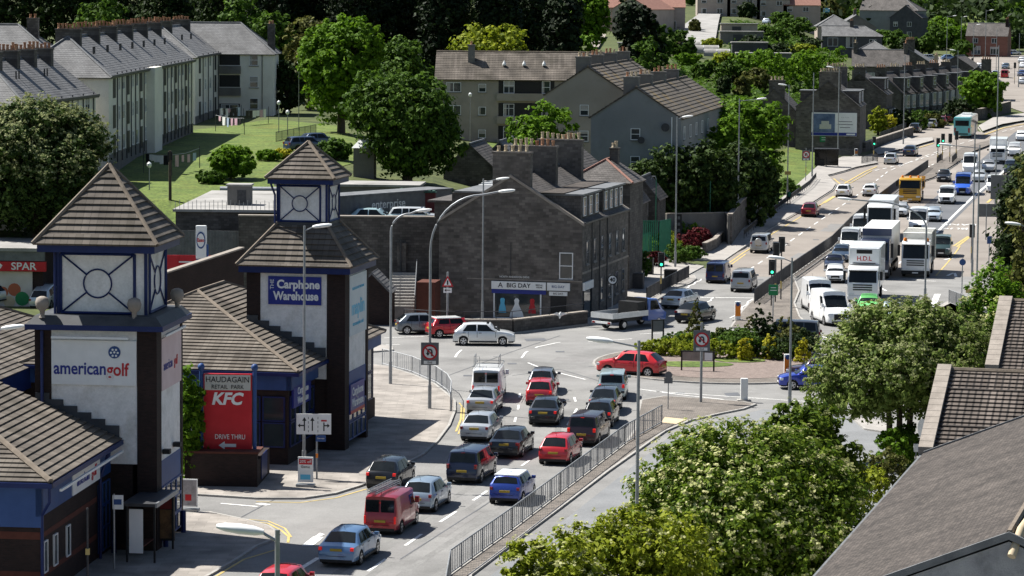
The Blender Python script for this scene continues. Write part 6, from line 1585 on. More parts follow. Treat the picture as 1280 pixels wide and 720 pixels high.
wh = empty('brick_hut', (-14.6, 285, 7), 4, 'small pale topped brick hut above the workshop roofs', 'shed'); MB().box(0, 0, 0, 1.9, 2, 3.2).build('wall', m_harl, wh); m = MB(); m.frustum(-.15, -.15, 3.2, 2.05, 2.15, 4.0, .7); m.build('roof', m_sign_w, wh)
car(0, 0, 95, 'hatch', (.35, .48, .5), 'pale green blue car roof seen over the retaining wall', group='vehicles on the yard roof', minor=True, pos=Vector((-10.8, 245, 6.0)))
car(0, 0, 95, 'estate', (.5, .52, .52), 'silver car roof over the wall below the dark red shed', group='vehicles on the yard roof', minor=True, pos=Vector((-7.6, 246.5, 6.0)))
# garden fence and posts round the green
def rail_fence(name, pts, h, label, cat='fence', m=m_dkmetal, sp=1.8, bars=0, rails=(1.0, .15), group=None, bar_r=.012, rail_r=.03, post_r=.035, postm=None):
    o_ = pts[0]; r = empty(name, o_, 0, label, cat, group); rl = MB(); bm_ = MB(); npost = 0
    for a, b in zip(pts, pts[1:]):
        Lg = (b-a).length; n = max(1, round(Lg/sp))
        for f_ in rails: rl.tube([a-o_+Vector((0, 0, h*f_)), b-o_+Vector((0, 0, h*f_))], rail_r, 6)
        for k in range(n+1):
            p = a+(b-a)*(k/n)-o_
            if npost < 95: MB().tube([p, p+Vector((0, 0, h+.02))], post_r, 6).build('post', postm or m, r); npost += 1
            if bars and k < n:
                q = a+(b-a)*((k+1)/n)-o_
                for j in range(1, bars):
                    z = p+(q-p)*(j/bars); bm_.tube([z+Vector((0, 0, h*rails[-1])), z+Vector((0, 0, h*rails[0]))], bar_r, 4, cap=False)
    rl.build('rail', m, r)
    if bars: bm_.build('infill_bars', m, r)
    return r
# ------------------------------------------------------------------ foreground roofs, bottom right
HR = 14.5
a1 = empty('house', (8.12, 91.9, 0), HR, 'nearest house, broad brown roof of tiny tiles in the bottom right corner', 'house', 'houses by the slip road')
wl_m = mat('grey_roughcast', (.26, .26, .27), (.36, .36, .36), .9, .95, .5, 20, fine=.1, stain=(.6, .6, .6), sscale=.7)
m = MB(); HWd = 6.7
body(a1, HWd*2, 34.2, 0, 5.85, wl_m, 'y', 2.75)
gable_roof(a1, HWd*2, 34.2, 6.05, 2.75, m_felt, 'y', oh=.0, course=.17, lift=.005, ridge_m=m_ridge, verge=.0, thick=.1)
for y in (-.08, 34.2):
    for s_ in (0, 1):
        vg = MB()
        p0 = (0 if s_ == 0 else 2*HWd, 6.06); p1 = (HWd, 8.83)
        for (dz0, dz1) in ((-.16, .07),): vg.face([(p0[0], y, p0[1]+dz0), (p1[0], y, p1[1]+dz0), (p1[0], y, p1[1]+dz1), (p0[0], y, p0[1]+dz1)]); vg.face([(p0[0], y+.12, p0[1]+dz0), (p1[0], y+.12, p1[1]+dz0), (p1[0], y+.12, p1[1]+dz1), (p0[0], y+.12, p0[1]+dz1)][::-1]); vg.face([(p0[0], y, p0[1]+dz1), (p1[0], y, p1[1]+dz1), (p1[0], y+.12, p1[1]+dz1), (p0[0], y+.12, p0[1]+dz1)])
        vg.build('verge', m_lead, a1)
MB().box(HWd+.02, -.3, 0, HWd*2, -.01, 5.7).build('white_wall', m_render, a1)
MB().box(-.12, 0, 5.9, .0, 34, 6.0).build('gutter', m_lead, a1)
pp_ = MB(); pp_.tube([(HWd+.1, -.2, 8.2), (HWd+.3, .4, 8.9), (HWd+.5, 1.4, 9.15)], .13, 8); pp_.build('vent_pipe', m_potb, a1, smooth=50)
an = MB(); an.tube([(HWd+.6, -.35, 6.0), (HWd+.6, -.35, 8.0)], .02, 5)
for z in (6.6, 7.0, 7.4): an.tube([(HWd+.1, -.35, z), (HWd+1.0, -.35, z+.25)], .012, 4)
an.build('aerial', m_metal, a1)
a2 = empty('house', (17.3, 128.3, 0), HR, 'brown ribbed tile roof with a pale stone skew above the nearest roof', 'house', 'houses by the slip road')
body(a2, 12, 12, 0, 5.6, m_harl, 'x', 2.6)
gable_roof(a2, 12, 12, 5.75, 2.6, m_pant, 'x', oh=.2, course=.34, lift=.07, ridge_m=m_ridge, verge=0)
sk = MB()
def skew(root, w, l, ev, rise, x0, x1):
    for (y0, z0, y1, z1) in ((-.3, ev-.15, l/2, ev+rise), (l+.3, ev-.15, l/2, ev+rise)):
        n = 14; mb = MB()
        for k in range(n):
            f0, f1 = k/n, (k+.96)/n
            p = lambda f, d: (y0+(y1-y0)*f, z0+(z1-z0)*f+d)
            a, b = p(f0, .0), p(f1, .0); c, d = p(f1, .28), p(f0, .28)
            mb.face([(x0, *d), (x1, *d), (x1, *c), (x0, *c)] if y1 > y0 else [(x0, *c), (x1, *c), (x1, *d), (x0, *d)]); mb.face([(x0, *a), (x0, *d), (x0, *c), (x0, *b)]); mb.face([(x1, *a), (x1, *b), (x1, *c), (x1, *d)])
            mb.face([(x0, *a), (x1, *a), (x1, *d), (x0, *d)])
        mb.build('skew', m_coping, root)
skew(a2, 12, 12, 5.75, 2.6, -.35, .25)
MB().box(-.35, -.25, 4.9, .2, .15, 5.7).build('skew_putt', m_lead, a2)
MB().lathe([(.42, 0), (.38, .10), (.1, .16)], 16, axis='y').build('satellite_dish', m_metal, a2, loc=(-.55, 2.8, 6.2), rz=R(-50))
a3 = empty('house', (23.2, 149, 0), HR, 'farther brown tile roof with a stone skew at the right edge', 'house', 'houses by the slip road')
body(a3, 10, 12, 0, 6.6, m_harl, 'x', 2.6); gable_roof(a3, 10, 12, 6.75, 2.6, m_pant, 'x', oh=.2, course=.34, lift=.07, ridge_m=m_ridge, verge=0)
skew(a3, 10, 12, 6.75, 2.6, -.4, .25); MB().box(-.4, -.3, 5.8, .2, .1, 6.7).build('skew_putt', m_lead, a3)
# ------------------------------------------------------------------ lamp posts
LPG = 'street lamps on tall galvanised columns'
def lamp_head(parent, p, d, size=1.0):
    d = Vector(d).normalized(); b = MB()
    s_ = Vector((-d.y, d.x, 0)); prof = [(-.05, .07, .05), (.12, .13, .09), (.4, .17, .10), (.65, .14, .08), (.8, .06, .04)]
    N = 10; rings = []
    for (t, w, h) in prof:
        i = len(b.v)
        for q in range(N):
            a = 2*math.pi*q/N; v = p+d*t*size+s_*w*size*math.cos(a)+Vector((0, 0, 1))*h*size*math.sin(a)*(1 if math.sin(a) > 0 else .9); b.v.append(tuple(v))
        rings.append(i)
    for k in range(len(rings)-1):
        for q in range(N):
            low = math.sin(2*math.pi*(q+.5)/N) < -.1 and k > 0
            b.f.append((rings[k]+q, rings[k+1]+q, rings[k+1]+(q+1) % N, rings[k]+(q+1) % N)); b.m.append(1 if low else 0)
    b.f.append(tuple(rings[-1]+q for q in range(N))); b.m.append(0); b.f.append(tuple(rings[0]+q for q in reversed(range(N)))); b.m.append(0)
    return b.build('lamp_head', [m_sign_w, m_lampglass], parent, smooth=60)
def lamp(px, py, ytop, label, arm=0, curve=False, cs=.72, base=None, door=True, armlen=1.0, size=1.15, dark=False, tilt=.12, h=None, orange=False):
    g = base if base is not None else G(px, py)
    H_ = h if h else (py-ytop)*g.y/F
    r = empty('street_lamp', g, 0, label, 'street lamp', LPG)
    mm = m_dkmetal if dark else m_metal
    MB().tube([(0, 0, 0), (0, 0, 1.5)], .11, 10).build('base_shaft', mm, r, smooth=50)
    if curve:
        pts = [(0, 0, 1.4), (0, 0, H_*cs)]; A = armlen
        for k in range(1, 11):
            t = math.pi/2*k/10; pts.append((A*.75*(1-math.cos(t)), 0, H_*cs+(H_*(.97-cs))*math.sin(t)))
        pts.append((A*1.0, 0, H_*.985)); pts = [(x*arm, y, z) for x, y, z in pts]
        MB().tube(pts, [.075]*2+[.06]*11, 8).build('column', mm, r, smooth=50); lamp_head(r, Vector(pts[-1]), (arm, 0, .1), size)
    else:
        MB().tube([(0, 0, 1.4), (0, 0, H_)], [.075, .055], 8).build('column', mm, r, smooth=50)
        if arm:
            MB().tube([(0, 0, H_-.25), (arm*armlen, 0, H_-.05)], .035, 6).build('arm', mm, r); lamp_head(r, Vector((arm*armlen, 0, H_-.05)), (arm, 0, tilt), size)
    return r
lamp(380, 600, 278, 'street lamp before the phone shop sign, behind the lane sign', 1, armlen=.45)
lamp(488, 482, 258, 'curved street lamp beside the phone shop corner and pavement railing', 1, curve=True, armlen=1.6, cs=.87)
l_c = lamp(537, 513, 232, 'street lamp with a long curved arm carrying the left no U-turn sign', 1, curve=True, armlen=4.0)
lamp(603, 402, 222, 'street lamp before the tenement gable between the lorry and the white hatchback', 1, armlen=1.0)
lamp(791, 0, 0, 'street lamp rising through the foreground tree beside the railing', -1, armlen=1.0, base=Vector(((791.5-640)/F*113+.25, 113, 0)), h=11.9, size=1.15)
lamp(338, 0, 0, 'nearest street lamp, its white head low at the bottom left', -1, base=Vector((-4.98, 66, 0)), h=13.0, armlen=.35, size=1.2)
lamp(844, 335, 145, 'street lamp beside the red shrubs at the crossing', 1, armlen=.5)
lamp(922, 288, 123, 'street lamp in front of the dark hedge', 1, armlen=1.8)
lamp(984, 254, 106, 'street lamp by the small yellow sign above the railings', -1, armlen=.3)
lamp(1015, 223, 91, 'street lamp left of the bus shelter', 0)
lamp(1047, 203, 84, 'street lamp right of the bus shelter crossing the poster', -1, armlen=.8)
lamp(1129, 183, 70, 'street lamp on the verge before the terrace bays', 0)
lamp(1196, 144, 63, 'street lamp behind the bus', -1, armlen=.5)
lamp(1183, 80, 20, 'street lamp beside the far car park', 1, armlen=1.4)
lamp(1201, 70, 21, 'thin street lamp second in the far row', 1, armlen=.6)
lamp(1216, 98, 31, 'street lamp of the far row with a signal on it', 1, armlen=.6)
lamp(1231, 96, 13, 'street lamp of the far row before the red villa', 1, armlen=.8)
lamp(1245, 92, 36, 'street lamp of the far row right of the red villa', 0)
lamp(1273, 110, 42, 'street lamp of the far row nearest the right edge', 0)
lamp(1220, 397, 180, 'tall lamp column at the right pavement with an arm over the lanes', -1, armlen=2.2)
lamp(1215, 346, 153, 'tall lamp column just behind the one at the right pavement', 0)
lamp(1244, 262, 57, 'tall lamp column rising behind the sign backs', 0)
lamp(1156, 384, 247, 'curved street lamp arching left over the lorries', -1, curve=True, armlen=6.0, size=1.3)
lamp(987, 510, 320, 'street lamp at the roundabout beside the green direction sign', -1, armlen=.5)
lamp(1280, 0, 0, 'street lamp head at the right edge by the dark shrub', -1, base=Vector(((1286-640)/F*190, 190, 0)), h=(24.5-284*190/F), armlen=.5)
lamp(-4, 0, 0, 'street lamp head at the left edge by the parade roof', 1, base=Vector((-17.2, 103, 0)), h=13.3, armlen=.3, size=.9)
m_gpost = mat('green_post', (.02, .12, .07), rough=.5)
for px, py, yt, lab in ((819, 332, 224, 'green camera post with a curled top by the green fence'), (887, 302, 226, 'thin green post beside the low granite wall')):
    g = G(px, py); H_ = (py-yt)*g.y/F; r = empty('camera_post', g, 0, lab, 'post'); MB().tube([(0, 0, 0), (0, 0, H_)], .05, 6).build('post', m_gpost, r)
    if px < 850: MB().tube([(0, 0, H_), (-.1, 0, H_+.3), (-.35, 0, H_+.3), (-.45, 0, H_+.05)], .04, 6).build('hook', m_metal, r)
# poles by the flats, telegraph pole
g = G(211, 262); g = Vector(((211-640)/F*262, 262, 6)); r = empty('telegraph_pole', g, 0, 'dark wooden telegraph pole before the drying green', 'pole'); MB().tube([(0, 0, 0), (0, 0, 5.0)], [.14, .11], 8).build('pole', m_bark, r); MB().box(-.2, -.1, 4.2, .2, .1, 4.9).build('bracket', m_black, r)
for px, D, yt, lab in ((185, 270, 226, 'short lamp standard at the edge of the lawn'), (347, 350, 131, 'globe lamp standard right of the clothes lines'), (358, 345, 143, 'thin clothes pole on the lawn'), (372, 355, 80, 'thin tall lamp standard beside the cream wing'), (586, 365, 121, 'globe lamp standard before the brown flats')):
    X = (px-640)/F*D; z = T(X, D); zt = at(px, yt, D).z; r = empty('lamp_standard', (X, D, z), 0, lab, 'lamp', 'small lamp standards round the flats')
    MB().tube([(0, 0, 0), (0, 0, max(2, zt-z))], .05, 6).build('post', m_metal, r); MB().lathe([(.12, 0), (.2, .15), (.2, .35), (.05, .5)], 8, c=(0, 0, max(2, zt-z))).build('lantern', m_lampglass, r)
# clothes lines
cloth = [m_sign_w, mat('cloth_blue', (.3, .38, .5), (.4, .48, .6), 3, .9), mat('cloth_pink', (.5, .32, .38), (.6, .4, .46), 3, .9), m_black]
def washing(a, b, items, label, seed):
    r = empty('clothes_line', a, 0, label, 'clothes line', 'washing lines on the drying green'); rnd = random.Random(seed); d = b-a
    MB().tube([(0, 0, 1.9), tuple(d*.5+Vector((0, 0, 1.75))), tuple(d+Vector((0, 0, 1.9)))], .015, 4).build('line', m_metal, r)
    for p in (Vector((0, 0, 0)), d): MB().tube([p, p+Vector((0, 0, 2.1))], .04, 6).build('pole', m_dkmetal, r)
    for k in range(items):
        f = .08+.84*(k+.5)/items; p = d*f; w = rnd.uniform(.25, .45); h_ = rnd.uniform(.5, 1.1); z = 1.9-.3*f*(1-f)*2
        m = MB(); u = d.normalized()*w
        N = 4
        for j in range(N):
            q = [p-u+u*2*j/N, p-u+u*2*(j+1)/N]; off = [Vector((0, .06*math.sin(j*2.1), 0)), Vector((0, .06*math.sin((j+1)*2.1), 0))]
            m.face([(q[0].x, q[0].y+off[0].y, z-h_), (q[1].x, q[1].y+off[1].y, z-h_*rnd.uniform(.9, 1)), (q[1].x, q[1].y, z), (q[0].x, q[0].y, z)])
        o = m.build('garment', rnd.choice(cloth), None); o.parent = r; o.name = 'garment'
washing(G(268, 213)*1.0 if False else Vector(((178-640)/F*285, 285, T((178-640)/F*285, 285))), Vector(((212-640)/F*283, 283, T((212-640)/F*283, 283))), 5, 'washing line with white and pale blue clothes near the telegraph pole', 1)
washing(Vector(((213-640)/F*283, 283, T((213-640)/F*283, 283))), Vector(((248-640)/F*290, 290, T((248-640)/F*290, 290))), 4, 'washing line with dark and white clothes right of the telegraph pole', 2)
washing(Vector(((272-640)/F*372, 372, T((272-640)/F*372, 372))), Vector(((300-640)/F*376, 376, T((300-640)/F*376, 376))), 8, 'washing line with pink clothes under the balconies', 3)
washing(Vector(((268-640)/F*352, 352, T((268-640)/F*352, 352))), Vector(((304-640)/F*345, 345, T((304-640)/F*345, 345))), 6, 'washing line with blue and white clothes on the sunlit lawn', 4)
washing(Vector(((303-640)/F*366, 366, T((303-640)/F*366, 366))), Vector(((334-640)/F*372, 372, T((334-640)/F*372, 372))), 6, 'washing line with mixed clothes beside the wing corner', 6)
# ------------------------------------------------------------------ guard rails
def seq(*p): return [G(*q)+Vector((0, 0, .12)) for q in p]
gal = mat('galv_rail', (.22, .225, .23), (.32, .325, .33), 3, .5, metal=.3)
rail_fence('guard_rail', [Vector((-2.75, 105, .12))]+seq((563, 722), (640, 666), (700, 620), (781, 558), (827, 532)), 1.05, 'long grey guard railing down the central reservation beside the queue', m=gal, sp=2.0, bars=5, rails=(1.0, .08), rail_r=.035, bar_r=.022, post_r=.045, postm=gal)
rail_fence('guard_rail', seq((478, 458), (515, 468), (545, 481), (559, 491), (564, 500), (563, 516)), 1.05, 'pale curved guard railing round the pavement corner by the phone shop', m=mat('pale_rail', (.34,.35,.36), (.44,.45,.46), 3, .5), sp=2.0, bars=8, rails=(1.0, .08), rail_r=.028, bar_r=.015)
rail_fence('guard_rail', seq((808, 378), (836, 362), (861, 349)), 1.05, 'guard railing by the crossing next to the grey cabinet', sp=2.0, bars=12, rails=(1.0, .08), bar_r=.016)
rail_fence('guard_rail', seq((943, 381), (990, 346), (1040, 311), (1063, 287), (1085, 267), (1122, 238), (1160, 212)), 1.15, 'dark mesh railing along the middle of the dual carriageway', sp=2.2, bars=18, rails=(1.0, .08), bar_r=.028, rail_r=.035)
rail_fence('guard_rail', seq((452, 402), (487, 401)), 1.05, 'short guard railing before the rubble wall', m=gal, sp=2, bars=12, rails=(1.0, .08))
rail_fence('guard_rail', seq((1077, 207), (1097, 203)), 1.05, 'guard railing at the signals next to the silver hatchback', sp=2.0, bars=12, rails=(1.0, .08), bar_r=.02)
rail_fence('guard_rail', seq((1090, 196), (1040, 199), (1060, 196)), 1.05, 'dark railing behind the bus shelter pavement', sp=2, bars=8, rails=(1.0, .1), bar_r=.02)
rail_fence('guard_rail', seq((1171, 206), (1177, 202)), 1.0, 'short railing panel beside the signals on the splitter', sp=1, bars=8, rails=(1.0, .08), bar_r=.02)
rail_fence('guard_rail', seq((1190, 206), (1196, 200)), 1.0, 'second short railing panel on the splitter', sp=1, bars=8, rails=(1.0, .08), bar_r=.02)
rail_fence('guard_rail', seq((1186, 381), (1204, 388), (1218, 397), (1255, 425), (1300, 455)), 1.1, 'pale railing along the right pavement above the flowering tree', m=gal, sp=2, bars=14, rails=(1.0, .08), bar_r=.016)
rail_fence('metal_fence', GP((930, 300), (950, 282), (985, 256), (1012, 236), (1020, 226)), 1.0, 'low dark railings edging the lawn by the person', sp=2, bars=6, rails=(1.0, .5), bar_r=.02)
rail_fence('metal_fence', GP((1100, 176), (1160, 152)), 1.2, 'iron railings before the terrace gardens', sp=2.5, bars=8, rails=(1.0, .1), bar_r=.03)
rail_fence('metal_fence', GP((345, 178), (395, 168)), 1.1, 'railings by the cars parked at the green', sp=2.5, bars=8, rails=(1.0, .1), bar_r=.02)
# green palisade
for pts, lab in (((10.3, 277), (12.4, 279)), 'low green palisade gate behind the tenement'), (((10.6, 284), (13.4, 284), (14.6, 287)), 'tall green palisade fence behind the tenement'):
    P_ = [Vector((a, b, 0)) for a, b in pts]; rail_fence('palisade_fence', P_, 3.8 if len(pts) > 2 else 3.1, lab, m=mat('palisade_green', (.01, .10, .06), (.015, .13, .08), 2, .5), sp=2.2, bars=16, rails=(1.0, .1), bar_r=.05)
wall_run('boundary_wall', [p for p in GP((832, 305), (908, 303), (912, 307))], 2.9, .3, m_harl, 'grey block wall below the dark hedge', coping=m_coping)
wall_run('boundary_wall', GP((912, 307), (925, 288), (950, 268)), 3.0, .4, m_stone, 'granite wall running up beside the pavement under the hedge', coping=m_coping)
wall_run('boundary_wall', GP((880, 318), (893, 312), (908, 296)), 1.0, .35, m_stone, 'low granite wall stub by the shrubs', coping=m_coping)
wall_run('boundary_wall', GP((1080, 190), (1110, 180), (1140, 170)), 1.3, .4, m_stone_d, 'granite wall climbing beside the side road', coping=m_coping)
wall_run('boundary_wall', GP((1190, 152), (1225, 150), (1262, 140)), 1.8, .5, m_stone_d, 'granite garden wall right of the bus below the round tree', coping=m_coping)
# ------------------------------------------------------------------ signals, signs, bollards
def circle(mb, x, y, z, r0, r1, n=28, mi=0):
    for k in range(n):
        a, b = 2*math.pi*k/n, 2*math.pi*(k+1)/n
        mb.face([(x+r0*math.cos(a), y, z+r0*math.sin(a)), (x+r1*math.cos(a), y, z+r1*math.sin(a)), (x+r1*math.cos(b), y, z+r1*math.sin(b)), (x+r0*math.cos(b), y, z+r0*math.sin(b))])
def uturn(parent, z, s=1.0, y=-.03):
    o = MB().box(-.50*s, y, z-.72*s, .50*s, y+.03, z+.55*s).build('sign_plate', m_sign_g, parent)
    a = MB(); circle(a, 0, y-.004, z, 0.0, .36*s); a.build('sign_disc', m_sign_w, o)
    a = MB(); circle(a, 0, y-.010, z, .33*s, .43*s)
    M_ = Matrix.Translation((0, y-.016, z)) @ Matrix.Rotation(R(45), 4, 'Y'); a.box(-.34*s, 0, -.035*s, .34*s, .004, .035*s, M=M_); a.build('red_ring', m_red, o)
    u = MB(); t = .045*s; pts = [(.11*s, -.22*s), (.11*s, .05*s)]+[(.11*s*math.cos(q), .05*s+.11*s*math.sin(q)) for q in [math.pi*k/8 for k in range(1, 8)]]+[(-.11*s, .05*s), (-.11*s, -.05*s)]
    for (x0, z0), (x1, z1) in zip(pts, pts[1:]):
        d = Vector((x1-x0, 0, z1-z0)).normalized(); n = Vector((-d.z, 0, d.x))*t; A_, B_ = Vector((x0, y-.013, z+z0)), Vector((x1, y-.013, z+z1)); u.face([A_-n, B_-n, B_+n, A_+n])
    u.face([(-.22*s, y-.013, z-.05*s), (0, y-.013, z-.05*s), (-.11*s, y-.013, z-.2*s)]); u.build('u_turn_arrow', m_ink, o)
    MB().box(-.34*s, y-.006, z-.66*s, .34*s, y, z-.48*s).build('sub_plate', m_sign_w, o); text('End', .17*s, o, (0, y-.012, z-.57*s), FRONT, m_ink)
uturn(l_c, 3.45, 1.05, -.12)
def sign_post(px, py, label, name='road_sign', h=3.0, m=None, base=None, cat='road sign', group=None, r=.045):
    g = base if base is not None else G(px, py); o = empty(name, g, 0, label, cat, group); MB().tube([(0, 0, 0), (0, 0, h)], r, 8).build('post', m or m_metal, o, smooth=50); return o
s = sign_post(876, 505, 'no U-turn sign in front of the planted roundabout', h=4.9, group='no U-turn signs', r=.08); uturn(s, 3.9, 1.0, -.12); MB().tube([(-.35, 0, 4.75), (.4, 0, 4.75)], .03, 6).build('bracket', m_metal, s)
s = sign_post(1007, 228, 'no U-turn sign on the far lawn by the shelter', h=4.2, group='no U-turn signs'); uturn(s, 3.4, 1.0, -.08); MB().tube([(0, -.02, 1.2), (0, -.02, 1.9)], .06, 6).build('yellow_band', m_yell, s)
s = sign_post(835, 514, 'small round sign on a thin post at the cobbled island tip', h=2.3, r=.03); d = MB(); circle(d, 0, -.05, 2.15, 0, .22); d.box(-.25, -.04, 1.65, .25, .02, 2.0); d.build('sign_back', m_sign_g, s)
# speed limit 40
s = sign_post(765, 403, 'white speed limit sign by the tenement corner', h=3.6); d = MB(); circle(d, 0, -.07, 3.2, 0, .38); d.build('sign_disc', m_sign_w, s); d = MB(); circle(d, 0, -.075, 3.2, .30, .38); d.build('ring', m_ink, s); text('40', .42, s, (0, -.085, 3.2), FRONT, m_ink, offset=.012)
# lane sign
g = onz(396, 598, 0.12); s = sign_post(0, 0, 'white lane arrow board on the pavement by the phone shop', base=g, h=2.3)
o = MB().box(-1.02, -.13, 2.25, .72, -.08, 3.28).build('board', m_sign_w, s); a = MB()
def arr(x, z0, z1): a.box(x-.03, -.14, z0, x+.03, -.131, z1); a.face([(x-.11, -.136, z1-.02), (x+.11, -.136, z1-.02), (x, -.136, z1+.16)])
arr(-.62, 2.42, 2.95); arr(-.22, 2.42, 2.95); a.box(.33, -.14, 2.42, .39, -.131, 2.85)
a.box(-.85, -.14, 2.66, -.62, -.131, 2.72); a.face([(-.83, -.136, 2.58), (-.83, -.136, 2.80), (-.95, -.136, 2.69)]); a.box(.38, -.14, 2.66, .55, -.131, 2.72); a.face([(.53, -.136, 2.58), (.53, -.136, 2.80), (.65, -.136, 2.69)][::-1])
for x in (-.42, .06):
    for k in range(4): a.box(x-.012, -.14, 2.35+.22*k, x+.012, -.131, 2.47+.22*k)
a.build('arrows', m_ink, o); MB().box(.22, -.14, 2.9, .50, -.131, 2.98).build('red_bar', m_red, o); 
o = MB().box(-.05, -.12, 1.88, .45, -.06, 2.18).build('blue_plate', m_lblue, s); text('Give way', .1, o, (.2, -.13, 2.05), FRONT, m_sign_w); MB().box(-.05, -.08, 1.05, .06, .05, 1.25).build('amber_tag', m_orange, s)
# signal warning triangle
s = sign_post(558, 398, 'red triangle signal warning sign over a turn left plate', base=onz(559, 417, 0)+Vector((0, .6, 0)), h=4.4, r=.08)
d = MB(); d.face([(-.42, -.1, 3.35), (.42, -.1, 3.35), (0, -.1, 4.15)]); d.build('triangle', m_red, s); d = MB(); d.face([(-.27, -.106, 3.44), (.27, -.106, 3.44), (0, -.106, 3.96)]); d.build('triangle_field', m_sign_w, s)
d = MB(); d.box(-.05, -.115, 3.48, .05, -.108, 3.8); d.build('symbol', m_ink, s); MB().box(-.3, -.11, 2.9, .3, -.1, 3.25).build('arrow_plate', m_sign_w, s); d = MB(); d.box(-.18, -.12, 3.06, .2, -.111, 3.11); d.face([(-.1, -.116, 2.98), (-.1, -.116, 3.19), (-.24, -.116, 3.085)]); d.build('arrow', m_ink, s)
# green direction signs
s = sign_post(966, 404, 'small green direction sign near the standing vans', h=2.9); MB().box(-.35, -.06, 2.1, .35, -.02, 2.9).build('panel', m_green, s); MB().box(-.25, -.07, 2.45, .25, -.061, 2.5).build('legend', m_sign_w, s); MB().box(-.2, -.07, 2.65, .2, -.061, 2.7).build('legend', m_sign_w, s)
s = sign_post(1033, 196, 'large green direction sign under the poster', h=2.6, base=G(1033, 192)); MB().box(-.95, -.06, 1.6, .95, 0, 2.9).build('panel', m_green, s)
for k in range(3): MB().box(-.7, -.07, 1.85+.3*k, .5, -.061, 1.93+.3*k).build('legend', m_sign_w, s)
# big sign backs at the right
for (px, py, x0, x1, y0, y1, lab) in ((1247, 268, 1238, 1290, 219, 249, 'large grey sign back, upper one at the right edge'), (1238, 300, 1222, 1253, 255, 271, 'grey sign back, lower one before the dark shrub')):
    g = G(px, py); r = empty('direction_sign', g, 0, lab, 'road sign', 'grey backs of direction signs'); a_ = at(x0, y1, g.y)-g; b_ = at(x1, y0, g.y)-g
    MB().box(a_.x, -.05, a_.z, b_.x, .0, b_.z).build('panel', m_sign_g, r)
    for x in (a_.x+(b_.x-a_.x)*.35, a_.x+(b_.x-a_.x)*.8): MB().box(x-.05, -.12, 0, x+.05, -.05, b_.z).build('post', m_metal, r)
# yellow plates
for px, py, lab in ((984, 222, 'small yellow plate on the lamp column by the lawn'),):
    g = G(984, 254); MB_ = MB().box(-.35, -.14, 3.2, .35, -.1, 3.6).build('yellow_plate', m_yell, None); MB_.location = g; tag(MB_, lab, 'plate')
o = MB().box(-.85, -.14, 1.9, .45, -.1, 2.2).build('yellow_plate', m_yell, None); o.location = G(1220, 397); tag(o, 'long yellow plate across the right hand lamp column', 'plate')
def signal(px, py, label, h=3.4, back=False, gr=True, arm=False, base=None):
    g = base if base is not None else G(px, py)+Vector((0, 0, .1)); r = empty('traffic_signal', g, 0, label, 'traffic light', 'traffic signals')
    MB().tube([(0, 0, 0), (0, 0, h)], .055, 8).build('pole', m_metal if not gr else m_dkmetal, r)
    MB().box(-.24, -.16, h-1.05, .24, -.13, h+.15).build('backing_board', m_black, r); b = MB(); b.box(-.16, -.36, h-.95, .16, -.14, h+.05); b.build('signal_body', m_black, r, bevel=.02)
    fr = MB(); fr.box(-.26, -.135, h-1.07, -.24, -.125, h+.17); fr.box(.24, -.135, h-1.07, .26, -.125, h+.17); fr.box(-.26, -.135, h+.15, .26, -.125, h+.17); fr.build('border', m_sign_w, r)
    if not back:
        for k, mm in ((0, m_lampgreen), (1, m_black), (2, m_black)): MB().lathe([(.11, 0), (.11, .03)], 14, c=(0, -.39, h-.80+.32*k), axis='y').build('signal_lens', mm, r)
    MB().tube([(0, 0, .9), (0, 0, 1.5)], .075, 6).build('push_box', m_yell, r)
    return r
signal(826, 370, 'green traffic light on the island by the grey cabinet', 3.3)
signal(1092, 203, 'green traffic light at the kerb beside the poster house', 3.2)
signal(1172, 206, 'green traffic light, left of the pair on the splitter', 3.3)
signal(1178, 203, 'green traffic light, right of the pair on the splitter', 3.6)
signal(1187, 205, 'dark signal head seen from behind, left on the splitter', 3.8, True); signal(1195, 201, 'dark signal head seen from behind, right on the splitter', 3.8, True)
signal(969, 379, 'tall signal seen from behind before the splitter railing', 4.6, True); signal(976, 376, 'second tall signal seen from behind before the splitter railing', 4.9, True); 
signal(964, 384, 'green signal low at the splitter beside the green sign', 3.5)
signal(1215, 98, 'tiny signal on the far junction, left one', 4.2, True); signal(1268, 106, 'tiny signal on the far junction, right one', 4.4, True)
signal(1214, 330, 'dark signal by the right hand lamp columns', 3.4, True)
r = sign_post(1202, 379, 'blue arrow sign on a thin post at the right kerb', h=3.6); d = MB().lathe([(.26, 0), (.26, .04)], 16, c=(0, -.1, 3.3), axis='y'); d.build('disc', m_lblue, r)
r = sign_post(1236, 332, 'small blue sign in front of the dark shrub', h=2.6); MB().box(-.22, -.06, 2.0, .22, -.02, 2.7).build('plate', m_lblue, r)
def bollard(px, py, label, colr=m_yell, face=None, h=1.0):
    g = G(px, py)+Vector((0, 0, .12)); r = empty('keep_left_bollard', g, 0, label, 'bollard', 'lit traffic bollards'); MB().box(-.42, -.3, -.02, .42, .3, .06).build('base', m_kerb, r, bevel=.02)
    MB().box(-.22, -.13, .06, .22, .13, h).build('body', m_sign_w, r, bevel=.05); MB().box(-.20 if colr is not m_yell else -.21, -.14, .3, .21, -.131, h-.2).build('panel', colr, r)
    MB().lathe([(.15, 0), (.15, .012)], 14, c=(0, -.15, h-.2), axis='y').build('disc', m_lblue if colr is m_orange else m_sign_w, r)
    return r
